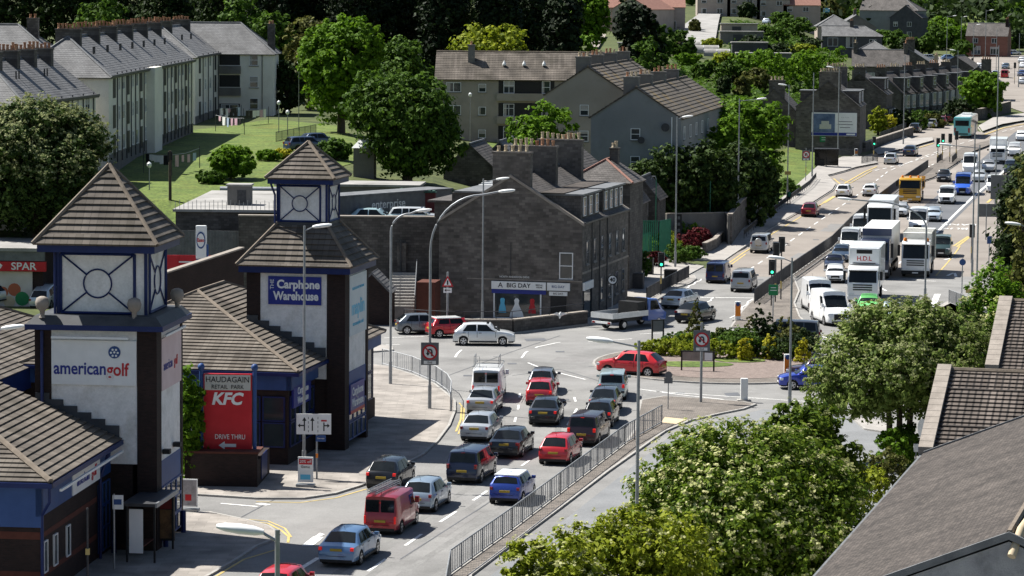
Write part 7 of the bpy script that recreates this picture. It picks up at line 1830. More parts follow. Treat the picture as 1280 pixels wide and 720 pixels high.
bollard(922, 402, 'yellow keep left bollard on the splitter tip below the hill', m_orange, h=1.4); bollard(984, 474, 'orange keep left bollard with a blue disc on the roundabout edge', m_orange, h=1.5); bollard(930, 503, 'white bollard seen from the side at the cobbled island tip', m_sign_w, h=1.35); bollard(1108, 201, 'yellow bollard beside the silver hatchback', m_orange, h=1.1); bollard(1070, 196, 'yellow box bollard behind the railing', m_orange, h=1.0)
# bus shelter (near)
g = Vector((-16.35, 131.6, .12)); r = empty('bus_shelter', g, 7, 'dark bus shelter with a food poster in front of the golf tower', 'bus shelter')
MB().box(-.15, -.25, 2.45, 1.35, 3.7, 2.58).build('roof', m_dkmetal, r); MB().box(1.3, -.28, 2.42, 1.38, 3.72, 2.62).build('roof_edge', m_metal, r)
for x, y in ((0, 0), (0, 3.4), (1.2, 0), (1.2, 3.4)): MB().box(x-.04, y-.04, 0, x+.04, y+.04, 2.45).build('post', m_black, r)
MB().box(-.02, 0, .3, .02, 3.4, 2.4).build('glass_panel', m_glass, r); MB().box(.1, -.04, .4, .7, .0, 2.3).build('timetable_panel', m_sign_w, r)
o = MB().box(-.1, 3.45, .35, 1.25, 3.6, 2.35).build('advert_case', m_black, r)
MB().box(-.05, 3.42, 1.75, 1.2, 3.45, 2.3).build('poster_top', mat('poster_red', (.16, .02, .02), rough=.5), o)
MB().box(-.05, 3.42, .45, 1.2, 3.45, 1.72).build('poster_food', mat('poster_dark', (.02, .012, .01), (.22, .12, .05), 2.2, .5), o)
MB().box(.15, 1.0, .5, .5, 2.8, .56).build('seat', m_brickr, r)
g = Vector((-16.7, 130.0, .12)); s = sign_post(0, 0, 'bus stop flag on a post beside the dark shelter', base=g, h=3.2, m=m_metal); MB().box(-.05, -.04, 2.55, .40, 0, 3.15).build('flag', m_sign_w, s); MB().box(0, -.05, 2.75, .33, -.041, 2.98).build('bus_symbol', m_lblue, s)
s = sign_post(91, 700, 'thin post with a small yellow box outside the golf shop wall', base=Vector((-17.0, 124, .12)), h=3.6, m=m_dkmetal); MB().box(-.07, -.1, 1.7, .09, .04, 1.95).build('yellow_box', m_yell, s)
# shelter far
g = G(1033, 210)+Vector((0, 0, .12)); r = empty('bus_shelter', g, 6, 'small glazed bus shelter under the poster house', 'bus shelter')
MB().box(-1.6, -.9, 2.3, 1.6, .6, 2.45).build('roof', m_dkmetal, r)
for x in (-1.5, 0, 1.5): MB().box(x-.04, -.04, 0, x+.04, .04, 2.3).build('post', m_black, r)
MB().box(-1.5, .3, .2, 1.5, .33, 2.3).build('glass_panel', m_glass, r); MB().box(-1.4, -.3, 0, -.3, .2, 1.0).build('bin_box', m_black, r); MB().box(-1.55, -.6, .2, -1.5, .5, 2.2).build('end_panel', m_glass, r)
# A boards
def aboard(px, py, label, pic, h=1.25):
    g = G(px, py)+Vector((0, 0, .12)); r = empty('pavement_sign', g, 8, label, 'sign', 'swing signs on the pavement'); MB().box(-.45, -.25, 0, .45, .25, .14).build('base', m_metal, r, bevel=.03)
    MB().box(-.38, -.04, .22, .38, .04, h+.22).build('frame', m_sign_w, r); o = MB().box(-.33, -.05, .28, .33, -.041, h+.16).build('poster', pic, r)
    return r, o
r, o = aboard(382, 611, 'white swing sign with a red heading before the planter', m_sign_w); MB().box(-.33, -.056, 1.1, .33, -.051, 1.38).build('poster_heading', m_red, o); text('20% off', .2, o, (0, -.06, 1.24), FRONT, m_sign_w); text('Gizmo', .17, o, (0, -.056, .98), FRONT, m_ink); MB().box(-.25, -.056, .35, .25, -.051, .6).build('poster_picture', m_cyan, o)
r, o = aboard(237, 642, 'grey swing sign beside the golf tower corner', mat('poster_grey', (.2, .2, .21), (.4, .38, .4), 4, .6), 1.3); MB().box(-.2, -.056, .5, .1, -.051, .8).build('poster_picture', m_red, o)
# bins, cabinets
for px, py, w, h_, lab, mm in ((838, 356, .5, 1.1, 'black utility box at the crossing', m_black), (795, 339, .25, 1.1, 'black litter bin by the shrubs, left one', m_black), (810, 344, .45, 1.3, 'black litter bin by the shrubs, right one', m_black), (788, 362, 1.1, 1.2, 'dark wheelie bins behind the blue cab', m_dkmetal), (838, 346, .45, .3, 'grey lid of the cabinet by the crossing', m_metal)):
    g = G(px, py)+Vector((0, 0, .12)); r = empty('utility_cabinet', g, 12, lab, 'cabinet', 'street cabinets and bins'); MB().box(-w, -.4, 0, w, .4, h_).build('body', mm, r, bevel=.04); MB().box(-w-.03, -.43, h_, w+.03, .43, h_+.08).build('lid', mm, r, bevel=.02)
# information boards on the roundabout
for px, py, w, h_, lab, mm in ((822, 432, .42, 1.7, 'black framed notice on the left of the island', m_sign_g), (872, 466, 1.05, 1.3, 'wide black framed notice in front of the island shrubs', m_coping)):
    g = G(px, py)+Vector((0, 0, .13)); r = empty('notice_board', g, -20 if px < 850 else 10, lab, 'notice board')
    for x in (-w, w): MB().box(x-.05, -.04, 0, x+.05, .04, h_).build('post', m_black, r)
    MB().box(-w, -.03, h_*.5, w, .03, h_-.05).build('panel', mm, r); MB().box(-w, -.05, h_-.07, w, .05, h_).build('top_bar', m_black, r)
    if px > 850: MB().box(.45, -.045, h_*.5+.05, .95, -.031, h_-.1).build('notice', m_sign_w, r)
g = G(876, 314); r = empty('bus_lane_sign', g, 0, 'small blue street name plate in the shrubs', 'sign'); g = G(817, 325); r.location = g
for x in (-.4, .4): MB().box(x-.03, -.03, 0, x+.03, .03, .7).build('post', m_dkmetal, r)
MB().box(-.55, -.05, .5, .55, -.03, .75).build('plate', m_lblue, r)
g = G(848, 312); r = empty('banner_post', g, 0, 'tall black advertising banner between the shrubs', 'sign'); MB().box(-.28, -.04, .3, .28, .04, 3.4).build('banner', m_ink, r); 
for z in (2.9, 2.3, 1.7, 1.1): MB().box(-.12, -.05, z, .12, -.041, z+.28).build('letter_mark', m_sign_g, r)
# flag on the hill
p = G(1029, 24); r = empty('flagpole', p, 0, 'blue and white flag on a pole up the hill', 'flag'); MB().tube([(0, 0, 0), (0, 0, 3.2)], .05, 5).build('pole', m_metal, r); o = MB().box(.05, -.01, 2.0, 1.8, .01, 3.2).build('flag', m_cyan, r)
f = MB(); 
for s_ in (1, -1): f.tube([(.1, -.02, 2.6-s_*.55), (1.75, -.02, 2.6+s_*.55)], .09, 4)
f.build('saltire', m_sign_w, o)
# seagull
g = at(700, 393, 205); r = MB(); r.tube([(-.02, 0, -.28), (0, 0, -.1), (.02, 0, .05), (.06, 0, .16)], [.03, .09, .10, .03], 8)
def wing(sx):
    pts = [(0, 0, .08), (sx*.22, 0, .14), (sx*.5, .02, .02), (sx*.30, .03, -.02), (sx*.08, .02, -.12)]
    r.face(pts); r.face([(x, y+.012, z) for x, y, z in pts[::-1]])
wing(1); wing(-1); o = r.build('seagull', m_sign_w, None, smooth=60); o.location = g; tag(o, 'white gull flying past the bridal shop', 'gull')
# ------------------------------------------------------------------ foliage
G1 = leafmat('leaf_mid', (.028,.060,.008), (.055,.11,.012), (.10,.18,.02), .35)
G2 = leafmat('leaf_bright', (.05,.11,.006), (.095,.19,.010), (.16,.28,.02), .4)
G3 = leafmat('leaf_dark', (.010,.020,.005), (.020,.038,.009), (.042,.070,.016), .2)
G11 = leafmat('leaf_deep', (.016,.032,.006), (.032,.060,.011), (.065,.105,.02), .25)  # deep green between the mid and dark leaf colours
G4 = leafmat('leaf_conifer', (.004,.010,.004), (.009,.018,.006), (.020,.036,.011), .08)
G5 = leafmat('leaf_olive', (.05,.055,.014), (.09,.10,.022), (.15,.155,.035))
G6 = leafmat('leaf_yellow', (.24,.23,.012), (.40,.38,.02), (.55,.50,.05), .35)
G7 = leafmat('leaf_red', (.06,.008,.012), (.11,.015,.02), (.17,.03,.03), .3)
G8 = leafmat('leaf_front', (.03,.065,.005), (.09,.15,.011), (.185,.25,.026), .42)
G10 = leafmat('leaf_hawthorn', (.075,.12,.022), (.155,.22,.045), (.27,.33,.09), .42)
G9 = leafmat('leaf_golden', (.10,.14,.008), (.20,.245,.014), (.32,.35,.03), .4)
GB = leafmat('blossom', (.30,.33,.11), (.42,.43,.18), (.55,.54,.29), .3)
GB2 = leafmat('blossom_dim', (.15,.18,.06), (.23,.26,.10), (.35,.36,.19), .3)
def quads(P, N, S, rng, m, name, aspect=1.0):
    """one small bent leaf face per point"""
    n = len(P)
    a = rng.normal(size=(n, 3)); N = N/np.linalg.norm(N, axis=1, keepdims=True)
    u = a-N*(a*N).sum(1, keepdims=True); u /= np.linalg.norm(u, axis=1, keepdims=True)+1e-9; v = np.cross(N, u)
    s = S[:, None]
    V = np.stack([P-u*s*.9, P-v*s*.55*aspect+N*s*.12, P+u*s*1.0, P+v*s*.55*aspect+N*s*.12], 1).reshape(-1, 3)
    me = bpy.data.meshes.new(name); me.vertices.add(4*n); me.vertices.foreach_set('co', V.astype(np.float32).ravel())
    me.loops.add(4*n); me.loops.foreach_set('vertex_index', np.arange(4*n, dtype=np.int32))
    me.polygons.add(n); me.polygons.foreach_set('loop_start', np.arange(0, 4*n, 4, dtype=np.int32))
    me.materials.append(m); me.update(calc_edges=True); return me
def crown_pts(lobes, n, rng, clump=.22, per=22, fill=.25, rough=.30):
    """leaf positions gathered in clumps over the outer part of a set of ellipsoids"""
    L_ = np.array(lobes, float); w = (L_[:, 3]*L_[:, 4]+L_[:, 4]*L_[:, 5]+L_[:, 3]*L_[:, 5]); w /= w.sum()
    nc = max(4, n//per); k = rng.choice(len(L_), nc*2, p=w); d = rng.normal(size=(nc*2, 3)); d /= np.linalg.norm(d, axis=1, keepdims=True)
    r = np.where(rng.random(nc*2) < fill, rng.uniform(.35, .85, nc*2), rng.uniform(.85, 1.0+rough, nc*2))
    C = L_[k, :3]+d*L_[k, 3:6]*r[:, None]
    keep = np.ones(len(C), bool)
    for q in range(len(L_)):
        e = ((C-L_[q, :3])/L_[q, 3:6]); inside = (e**2).sum(1) < .42; keep &= ~(inside & (k != q))
    C, k, d = C[keep][:nc], k[keep][:nc], d[keep][:nc]
    rad = clump*L_[k, 3:6].mean(1)*rng.uniform(.6, 1.4, len(C))
    idx = rng.integers(0, len(C), n); off = rng.normal(size=(n, 3)); off /= np.linalg.norm(off, axis=1, keepdims=True)+1e-9
    rr = rng.random(n)**.5
    P = C[idx]+off*(rad[idx]*rr)[:, None]*np.array([1, 1, .75])
    N = off*.7+d[idx]*.5+rng.normal(size=(n, 3))*.45+np.array([0, 0, .35])
    return P, N
def limbs(parent, h0, lobes, r0, seed, m=m_bark, trunk_h=None, forks=1):
    rnd = random.Random(seed); t = MB(); th = trunk_h or min(l[2] for l in lobes)
    for f in range(forks):
        ox = (f-(forks-1)/2)*r0*3
        t.tube([(ox, 0, -.4), (ox*1.1, .05, th*.5), (ox*1.4, 0, th)], [r0*1.25, r0, r0*.8], 8)
    o = t.build('trunk', m, parent, smooth=60); b = MB()
    for (x, y, z, rx, ry, rz) in lobes:
        mx, my, mz = x*.4+rnd.uniform(-.2, .2), y*.4+rnd.uniform(-.2, .2), th+(z-th)*.45
        b.tube([(0, 0, th*.85), (mx, my, mz), (x, y, z)], [r0*.6, r0*.4, r0*.15], 6)
        for _ in range(4):
            a = rnd.uniform(0, 6.28); b.tube([(mx, my, mz), (x+rx*.7*math.cos(a), y+ry*.7*math.sin(a), z+rz*rnd.uniform(-.5, .6))], [r0*.25, r0*.07], 5)
    b.build('limb', m, parent, smooth=60); return o
LEAFK = 1.0
def tree(name, pos, h, w, label, m, seed, n=6000, leaf=.3, cat='tree', group=None, zlow=.22, lobes=None, nl=7, blossom=0, bm_=None, bsize=.1, trunk=.2, depth=None, clump=.24, shape='round', forks=1, fill=.3):
    """pos ground point, h total height, w crown width"""
    rng = np.random.default_rng(seed); rnd = random.Random(seed); r = empty(name, pos, 0, label, cat, group)
    R_ = w/2; dp = (depth or w)/2
    if lobes is None:
        z0 = h*zlow; H_ = h-z0; lobes = []
        if shape == 'round':
            lobes.append((0, 0, z0+H_*.5, R_*.70, dp*.70, H_*.44))
            for k in range(nl):
                a = 2*math.pi*k/nl+rnd.uniform(-.3, .3); rr = rnd.uniform(.42, .62); s_ = rnd.uniform(.34, .46); zz = z0+H_*rnd.choice([.3, .42, .55, .66, .74])
                lobes.append((R_*rr*math.cos(a), dp*rr*math.sin(a), zz, R_*s_, dp*s_, H_*rnd.uniform(.20, .27)))
            lobes.append((R_*rnd.uniform(-.2, .2), 0, z0+H_*.80, R_*.42, dp*.42, H_*.20))
        elif shape == 'cone':
            for k in range(9):
                f = k/8; a = rnd.uniform(0, 6.28); q = (1-f)*R_*.25; lobes.append((q*math.cos(a), q*math.sin(a), z0*.5+H_*(.08+.88*f), R_*(1-f*.82), dp*(1-f*.82), H_*.13))
        elif shape == 'column':
            for k in range(6): f = k/5; lobes.append((rnd.uniform(-.1, .1)*R_, 0, z0*.5+H_*(.1+.8*f), R_*(1-.45*f*f), dp*(1-.45*f*f), H_*.2))
        elif shape == 'hedge':
            for k in range(max(3, int(w/dp/1.0))): lobes.append((-R_+w*(k+.5)/max(3, int(w/dp/1.0)), rnd.uniform(-.1, .1), h*rnd.uniform(.45, .55), max(dp*.9, w/max(3, int(w/dp))*.8), dp, h*.5))
    P, N = crown_pts(lobes, int(n*LEAFK), rng, clump, fill=fill)
    P[:, 2] = np.maximum(P[:, 2], .04)
    link('crown', quads(P, N, leaf*rng.uniform(.45, 1.35, len(P)), rng, m, 'crown'), r)
    if blossom:
        L_ = np.array(lobes); k = rng.integers(0, len(P), blossom); C = P[k]
        cen = L_[:, :3].mean(0); dd = C-cen; dd /= np.linalg.norm(dd, axis=1, keepdims=True)
        ok = (dd[:, 2] > -.25); C, dd = C[ok], dd[ok]
        C = C+dd*leaf*1.5+np.array([0, 0, leaf*.8])
        per = 9; idx = np.repeat(np.arange(len(C)), per); off = rng.normal(size=(len(idx), 3))*np.array([bsize*.34, bsize*.34, bsize*.20])
        PP = C[idx]+off; NN = np.tile([0, 0, .7], (len(idx), 1))+dd[idx]*.9+rng.normal(size=(len(idx), 3))*.5
        link('blossom', quads(PP, NN, np.full(len(idx), bsize*.34)*rng.uniform(.7, 1.3, len(idx)), rng, bm_ or GB, 'blossom', 1.6), r)
    if shape in ('round', 'cone', 'column') and trunk: limbs(r, 0, lobes if shape == 'round' else lobes[:3], trunk, seed, forks=forks)
    return r
def ptree(px, ytop, ybot, wpx, D, label, m, seed, name='tree', base=None, **k):
    """tree placed by where its crown shows: centre px, top and bottom rows, width in px, distance"""
    s = F/D; X = (px-640)/s; z = T(X, D) if base is None else base
    top = at(px, ytop, D).z; h = max(1.0, top-z); low = at(px, ybot, D).z
    k.setdefault('zlow', max(.03, min(.6, (low-z)/h)))
    return tree(name, Vector((X, D, z)), h, wpx/s, label, m, seed, **k)
# nearest flowering trees beside the slip road
def near_tree(px, ytop, D, wpx, label, seed, n, lobes_rel, m=G8, blossom=2500, leaf=.15, bsize=.2, base=0.0, forks=2, name='flowering_tree', bm_=None):
    s = F/D; X = (px-640)/s; H_ = at(px, ytop, D).z-base; W_h = wpx/s/2
    lobes = [(a*W_h, b*W_h, H_*c, d*W_h, d*W_h, H_*e) for a, b, c, d, e in lobes_rel]
    return tree(name, Vector((X, D, base)), H_, W_h*2, label, m, seed, n=n, leaf=leaf, lobes=lobes, blossom=blossom, bsize=bsize, trunk=.16, clump=.20, forks=forks, bm_=bm_, group='flowering trees along the slip road', fill=.35)
near_tree(935, 543, 121, 305, 'largest flowering tree, dense and dotted with cream heads, in the lower right foreground', 1, 80000,
    [(0, 0, .55, .62, .36), (-.45, 0, .62, .42, .27), (-.15, .2, .80, .42, .20), (.35, .2, .72, .45, .24), (.62, 0, .5, .38, .28), (-.62, -.2, .42, .36, .26), (-.1, -.5, .5, .5, .3), (.3, -.5, .35, .5, .28), (-.4, -.4, .25, .4, .25)], blossom=3000, leaf=.115, bsize=.20)
near_tree(775, 632, 108, 260, 'yellowish flowering tree with feathery twigs at the bottom centre', 2, 34000,
    [(0, 0, .5, .5, .34), (-.5, 0, .62, .30, .20), (-.72, .1, .42, .26, .16), (.1, .1, .78, .32, .17), (.5, 0, .66, .42, .24), (-.25, 0, .66, .28, .2), (.1, -.3, .35, .6, .3)], m=G9, blossom=800, leaf=.11, bsize=.16)
near_tree(690, 668, 100, 150, 'low leafy flowering bush tree at the bottom beside the reservation', 3, 15000,
    [(0, 0, .5, .6, .34), (-.4, 0, .72, .35, .22), (.4, 0, .6, .5, .3)], m=G9, blossom=420, leaf=.12, bsize=.18)
near_tree(1008, 508, 137, 150, 'mid green flowering tree between the two large ones behind the nearest roof', 4, 26000,
    [(0, 0, .55, .55, .35), (-.55, 0, .66, .34, .2), (-.2, .1, .82, .32, .17), (.25, .2, .78, .35, .2), (.6, 0, .5, .4, .24), (0, -.3, .4, .6, .3)], m=G8, blossom=420, leaf=.13, bsize=.16, bm_=GB2)
near_tree(1130, 380, 163, 215, 'spreading hawthorn veiled in pale blossom before the brown tile roof', 5, 46000,
    [(0, 0, .62, .60, .30), (-.50, 0, .56, .44, .24), (-.80, 0, .47, .28, .15), (-.25, .1, .85, .36, .13), (.2, .1, .87, .38, .12), (.55, 0, .77, .38, .15), (.80, 0, .64, .22, .12), (0, -.45, .60, .42, .16), (.4, -.4, .62, .40, .16), (-.45, -.3, .48, .36, .14), (.45, .1, .48, .45, .18)], m=G10, blossom=6500, leaf=.13, bsize=.15, bm_=GB2, forks=3)
def bush(pos, w, h, m, label, seed, n=2500, leaf=.12, depth=None, group=None, shape='round', blossom=0, cat='shrub', name='shrub', bsize=.12, bm_=None, **k):
    return tree(name, pos, h, w, label, m, seed, n=n, leaf=leaf, cat=cat, group=group, zlow=.02, nl=5, trunk=.04 if shape != 'hedge' else 0, depth=depth, shape=shape, blossom=blossom, bsize=bsize, bm_=bm_, **k)
bush(onz(1118, 590, 0), 2.4, 2.2, G2, 'bright green shrub at the foot of the hawthorn trunk', 11)
bush(onz(1135, 580, 0), 2.2, 2.0, G1, 'mid green shrub under the stone skew foot', 12)
bush(onz(1106, 625, 0), 3.0, 2.4, G5, 'rust and olive shrub beside the nearest eaves', 13)
bush(onz(1088, 655, 0), 3.4, 2.6, G9, 'yellow green shrub beside the nearest eaves', 14)
for px, py, lab in ((1145, 592, 'small white box on a post by the skew foot'), (1062, 690, 'small white box on a post beside the nearest eaves')):
    g = onz(px, py, 0); X = g.x; r = empty('meter_box', at(px, py-25, g.y), 0, lab, 'box', 'white boxes on posts'); MB().tube([(0, 0, -2.5), (0, 0, .1)], .03, 6).build('post', m_metal, r); MB().box(-.12, -.08, .1, .12, .08, .5).build('box', m_wframe, r)
# right edge greenery
ptree(1278, 205, 345, 78, 205, 'dark olive shrub tree at the right edge beside the sign backs', G3, 21, base=0, n=15000, leaf=.18, zlow=.05, clump=.3)
ptree(1290, 190, 330, 60, 198, 'reddish topped tree cut by the right edge', G5, 22, base=0, n=6000, leaf=.2, zlow=.05)
ptree(1248, 330, 405, 90, 186, 'bright green bushes below the dark shrub at the right edge', G2, 23, base=0, n=12000, leaf=.14, zlow=.02, cat='shrub', name='shrub')
ptree(1218, 362, 410, 40, 184, 'white flowered rose bush against the right pavement', G1, 24, base=0, n=5000, leaf=.12, zlow=.02, blossom=220, bsize=.2, cat='shrub', name='shrub')
ptree(1252, 382, 420, 44, 178, 'second white flowered rose bush nearer the tile roof', G2, 25, base=0, n=5000, leaf=.12, zlow=.02, blossom=200, bsize=.2, cat='shrub', name='shrub')
# ------------------------------------------------------------------ roundabout planting
def isl(px, py, w, h, m, lab, sd, n=2600, leaf=.10, **k):
    g = G(px, py); g.z = .13; return bush(g, w, h, m, lab, sd, n=n, leaf=leaf, group='island planting', **k)
isl(836, 446, 5.2, 1.0, G9, 'low spreading yellow green juniper at the left of the island', 31, 4500, depth=2.6); isl(866, 440, 4.2, 1.05, G9, 'golden low juniper beside the sign post', 32, 3500, depth=2.0)
isl(900, 450, 4.0, 1.15, G9, 'golden green low juniper in the middle of the island', 33, 3500, depth=2.0); isl(926, 448, 3.2, 1.9, G1, 'rounded green shrub in the island middle', 34, 3500)
isl(903, 432, 1.8, 1.1, G5, 'olive dome shrub at the back of the island', 35); isl(869, 425, 1.2, 2.9, G5, 'tall olive conifer behind the no U-turn sign', 36, 2500, shape='cone')
isl(863, 430, 1.1, 1.9, G5, 'smaller olive conifer left of the sign', 37, 1500, shape='cone'); isl(932, 453, .95, 1.7, G6, 'upright golden conifer left of centre', 38, 1600, shape='column')
isl(962, 451, 1.05, 1.5, G6, 'upright golden conifer in the island centre', 39, 1600, shape='column'); isl(1003, 455, .9, 1.5, G6, 'upright golden conifer at the right of the island', 40, 1600, shape='column')
isl(950, 436, 1.7, 2.9, G3, 'dark pointed conifer in the island centre', 41, 3500, shape='cone'); isl(962, 434, 1.5, 2.4, G3, 'second dark conifer beside the pointed one', 42, 2500, shape='cone'); isl(938, 434, 1.3, 2.2, G5, 'bronze conifer left of the dark ones', 43, 2200, shape='cone')
isl(985, 446, 4.0, 1.3, G3, 'dark spiky hedge like shrub on the right of the island', 44, 5000, depth=1.8); isl(1008, 444, 2.0, 1.6, G3, 'dark heather shrub at the right end of the island', 45, 2500)
isl(982, 437, 1.4, 2.3, G5, 'bronze upright shrub right of the dark conifers', 46, 2000, shape='column')
for k, (px, py, w, h, m_, l_) in enumerate(((850, 436, 3.2, 1.0, G1, 'low green shrub at the back left of the island'), (885, 440, 3.0, 1.2, G1, 'green shrub behind the golden junipers'), (915, 440, 2.6, 1.5, G11, 'dark green shrub between the dome and the pointed conifer'), (945, 448, 2.6, 1.2, G11, 'dark low shrub between two golden conifers'), (975, 452, 3.0, 1.1, G11, 'dark low shrub right of the central golden conifer'), (995, 440, 2.4, 1.5, G5, 'bronze green shrub at the back right of the island'), (815, 446, 2.2, .6, G9, 'flat yellow juniper at the left tip of the bed'))): isl(px, py, w, h, m_, l_, 440+k, 2600, depth=w*.6)
for k, (px, py, w, d) in enumerate(((865, 458, 5.5, 1.6), (925, 453, 3.4, 1.3))):
    g = G(px, py); tag(sheet('ground_cover', [Vector((g.x+w/2*math.cos(t), g.y+d/2*math.sin(t)*2, 0)) for t in [2*math.pi*j/20 for j in range(20)]], m_grass, .16), kind='stuff')
# shrub bed by the crossing
SB = 'shrubs behind the tenement'
for k, (px, py, w, h, m, lab) in enumerate(((798, 350, 2.6, 2.6, G1, 'green shrub beside the tenement corner'), (812, 322, 3.0, 1.9, G2, 'bright variegated shrub behind the bins'), (832, 318, 3.4, 2.0, G9, 'pale yellow green shrub left of the banner'), (858, 305, 3.4, 2.1, G2, 'bright shrub right of the banner'), (850, 330, 3.0, 1.8, G1, 'green low shrub under the banner'),
     (818, 333, 2.2, 1.3, G7, 'small red shrub beside the signal'), (858, 318, 2.6, 2.2, G7, 'dark red shrub in the middle of the bed'), (872, 310, 2.6, 2.0, G7, 'dark red shrub at the right of the bed'), (880, 302, 2.2, 1.6, G7, 'red shrub beside the low granite stub'), (868, 325, 2.8, 1.2, G1, 'low green edging shrub'))):
    bush(G(px, py), w, h, m, lab, 60+k, n=2600, leaf=.13, group=SB)
# dark hedge trees beside the hill pavement
HG = 'dark hedge trees beside the hill pavement'
ptree(830, 190, 285, 98, 306, 'dark hedge tree left, in front of the blue grey block', G11, 71, n=9000, leaf=.26, zlow=.03, group=HG, base=.5, depth=6)
ptree(880, 183, 282, 100, 308, 'dark hedge tree in the middle, left of the lamp column', G11, 72, n=11000, leaf=.26, zlow=.03, group=HG, base=.5, depth=6)
ptree(925, 180, 268, 88, 322, 'dark hedge tree at the right of the lamp column', G11, 73, n=11000, leaf=.26, zlow=.03, group=HG, base=.3, depth=6)
ptree(956, 190, 252, 42, 342, 'dark rounded hedge tree nearest the lawn', G11, 74, n=6000, leaf=.24, zlow=.03, group=HG, base=.3)
ptree(925, 128, 225, 125, 345, 'bright green tree rising over the dark hedge', G2, 75, n=16000, leaf=.28, zlow=.2)
ptree(905, 150, 200, 45, 330, 'bright green tree left of the lamp column top', G2, 76, n=6000, leaf=.26, zlow=.2)
bush(G(985, 244), 3.2, 1.9, G1, 'clipped hedge end beside the railings', 77, n=3500, leaf=.16, depth=4)
bush(G(1012, 190)+Vector((0, 2, 0)), 3, 2.2, G2, 'bright shrub below the poster', 78, n=2500, leaf=.2)
# ------------------------------------------------------------------ around the left flats
ptree(45, 136, 292, 185, 252, 'huge dark tree sprinkled with white blossom at the left edge', G11, 81, n=42000, leaf=.19, zlow=.1, blossom=5000, bsize=.26, bm_=GB2, trunk=.4, nl=10, clump=.2)
ptree(-60, 150, 300, 120, 252, 'second dark blossoming tree cut by the left edge', G3, 811, n=15000, leaf=.22, zlow=.1, blossom=800, bsize=.26, bm_=GB2, trunk=.4)
ptree(288, 183, 246, 62, 280, 'small rounded tree on the lawn before the clothes lines', G2, 82, n=9000, leaf=.2, zlow=.12)
ptree(262, 215, 250, 40, 276, 'shrub at the foot of the small lawn tree', G1, 83, n=3500, leaf=.2, zlow=.03, cat='shrub', name='shrub')
ptree(352, 188, 225, 26, 300, 'yellow flowering gorse bush beside the lantern roof', G6, 84, n=2500, leaf=.18, zlow=.03, cat='shrub', name='shrub')
ptree(334, 200, 232, 34, 298, 'green bush left of the yellow gorse', G2, 85, n=2500, leaf=.2, zlow=.03, cat='shrub', name='shrub')
ptree(418, 175, 222, 48, 300, 'rounded green bush right of the parked cars', G1, 86, n=5000, leaf=.2, zlow=.03, cat='shrub', name='shrub')
ptree(425, 27, 205, 108, 352, 'tall bright green sycamore behind the lawn', G2, 87, n=26000, leaf=.30, zlow=.12, nl=11, clump=.2, trunk=.4)
ptree(508, 98, 238, 140, 285, 'broad dark green tree in front of the tall sycamore', G1, 88, n=34000, leaf=.23, zlow=.1, nl=10, clump=.2, trunk=.4)
ptree(495, 52, 150, 90, 385, 'mid green tree behind the broad dark one', G1, 89, n=10000, leaf=.34, zlow=.12)
ptree(385, 25, 130, 60, 410, 'olive green thin tree left of the tall sycamore', G5, 90, n=7000, leaf=.34, zlow=.1)
ptree(338, 20, 90, 70, 430, 'mid green tree behind the cream wing', G1, 91, n=8000, leaf=.36, zlow=.05)
ptree(358, 80, 150, 45, 400, 'dark bush beside the cream wing', G3, 92, n=4000, leaf=.34, zlow=.02)
ptree(300, 0, 60, 80, 450, 'leafy tree over the roof of the cream wing', G1, 93, n=8000, leaf=.4, zlow=.05)
ptree(120, -8, 40, 90, 440, 'leafy tree behind the chimney row', G1, 94, n=7000, leaf=.4, zlow=.05)
ptree(605, 36, 95, 110, 430, 'yellow green tree crown over the brown flats roof', G9, 95, n=9000, leaf=.38, zlow=.1)
ptree(682, 135, 200, 95, 295, 'light leafy young tree behind the tenement chimneys', G2, 96, n=6000, leaf=.24, zlow=.2, fill=.2, base=4)
ptree(668, 150, 215, 60, 290, 'second young tree left behind the tenement chimneys', G2, 961, n=3500, leaf=.24, zlow=.2, fill=.2, base=4)
# dark woods along the top left
WG = 'tall dark wood trees along the top'
k = 0
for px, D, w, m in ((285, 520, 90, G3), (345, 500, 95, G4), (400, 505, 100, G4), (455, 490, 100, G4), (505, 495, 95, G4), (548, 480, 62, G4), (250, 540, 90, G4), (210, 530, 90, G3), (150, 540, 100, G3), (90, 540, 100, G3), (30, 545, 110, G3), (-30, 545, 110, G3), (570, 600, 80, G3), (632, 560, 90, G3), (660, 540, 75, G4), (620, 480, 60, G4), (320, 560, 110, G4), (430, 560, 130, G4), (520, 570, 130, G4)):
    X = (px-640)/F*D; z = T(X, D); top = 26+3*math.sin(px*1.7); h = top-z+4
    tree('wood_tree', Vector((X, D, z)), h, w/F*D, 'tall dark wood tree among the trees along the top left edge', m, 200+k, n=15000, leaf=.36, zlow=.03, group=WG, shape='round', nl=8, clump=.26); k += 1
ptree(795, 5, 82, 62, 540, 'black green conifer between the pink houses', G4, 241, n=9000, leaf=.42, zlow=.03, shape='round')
ptree(822, 30, 70, 30, 545, 'bright tree right behind the black conifer', G1, 242, n=3000, leaf=.4, zlow=.03)
ptree(732, -10, 52, 58, 600, 'round bright green tree above the sandy track', G2, 243, n=9000, leaf=.42, zlow=.1)
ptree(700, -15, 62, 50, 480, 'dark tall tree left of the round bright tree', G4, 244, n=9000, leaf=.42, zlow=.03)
ptree(728, 44, 62, 34, 520, 'low bush below the round bright tree', G2, 245, n=2500, leaf=.35, zlow=.02, cat='shrub', name='shrub')
ptree(808, 52, 98, 60, 420, 'grey green bushes behind the gable ridges', G1, 246, n=6000, leaf=.32, zlow=.02)
ptree(848, 40, 62, 40, 600, 'shrubs along the steep street', G1, 247, n=3500, leaf=.4, zlow=.02, cat='shrub', name='shrub')
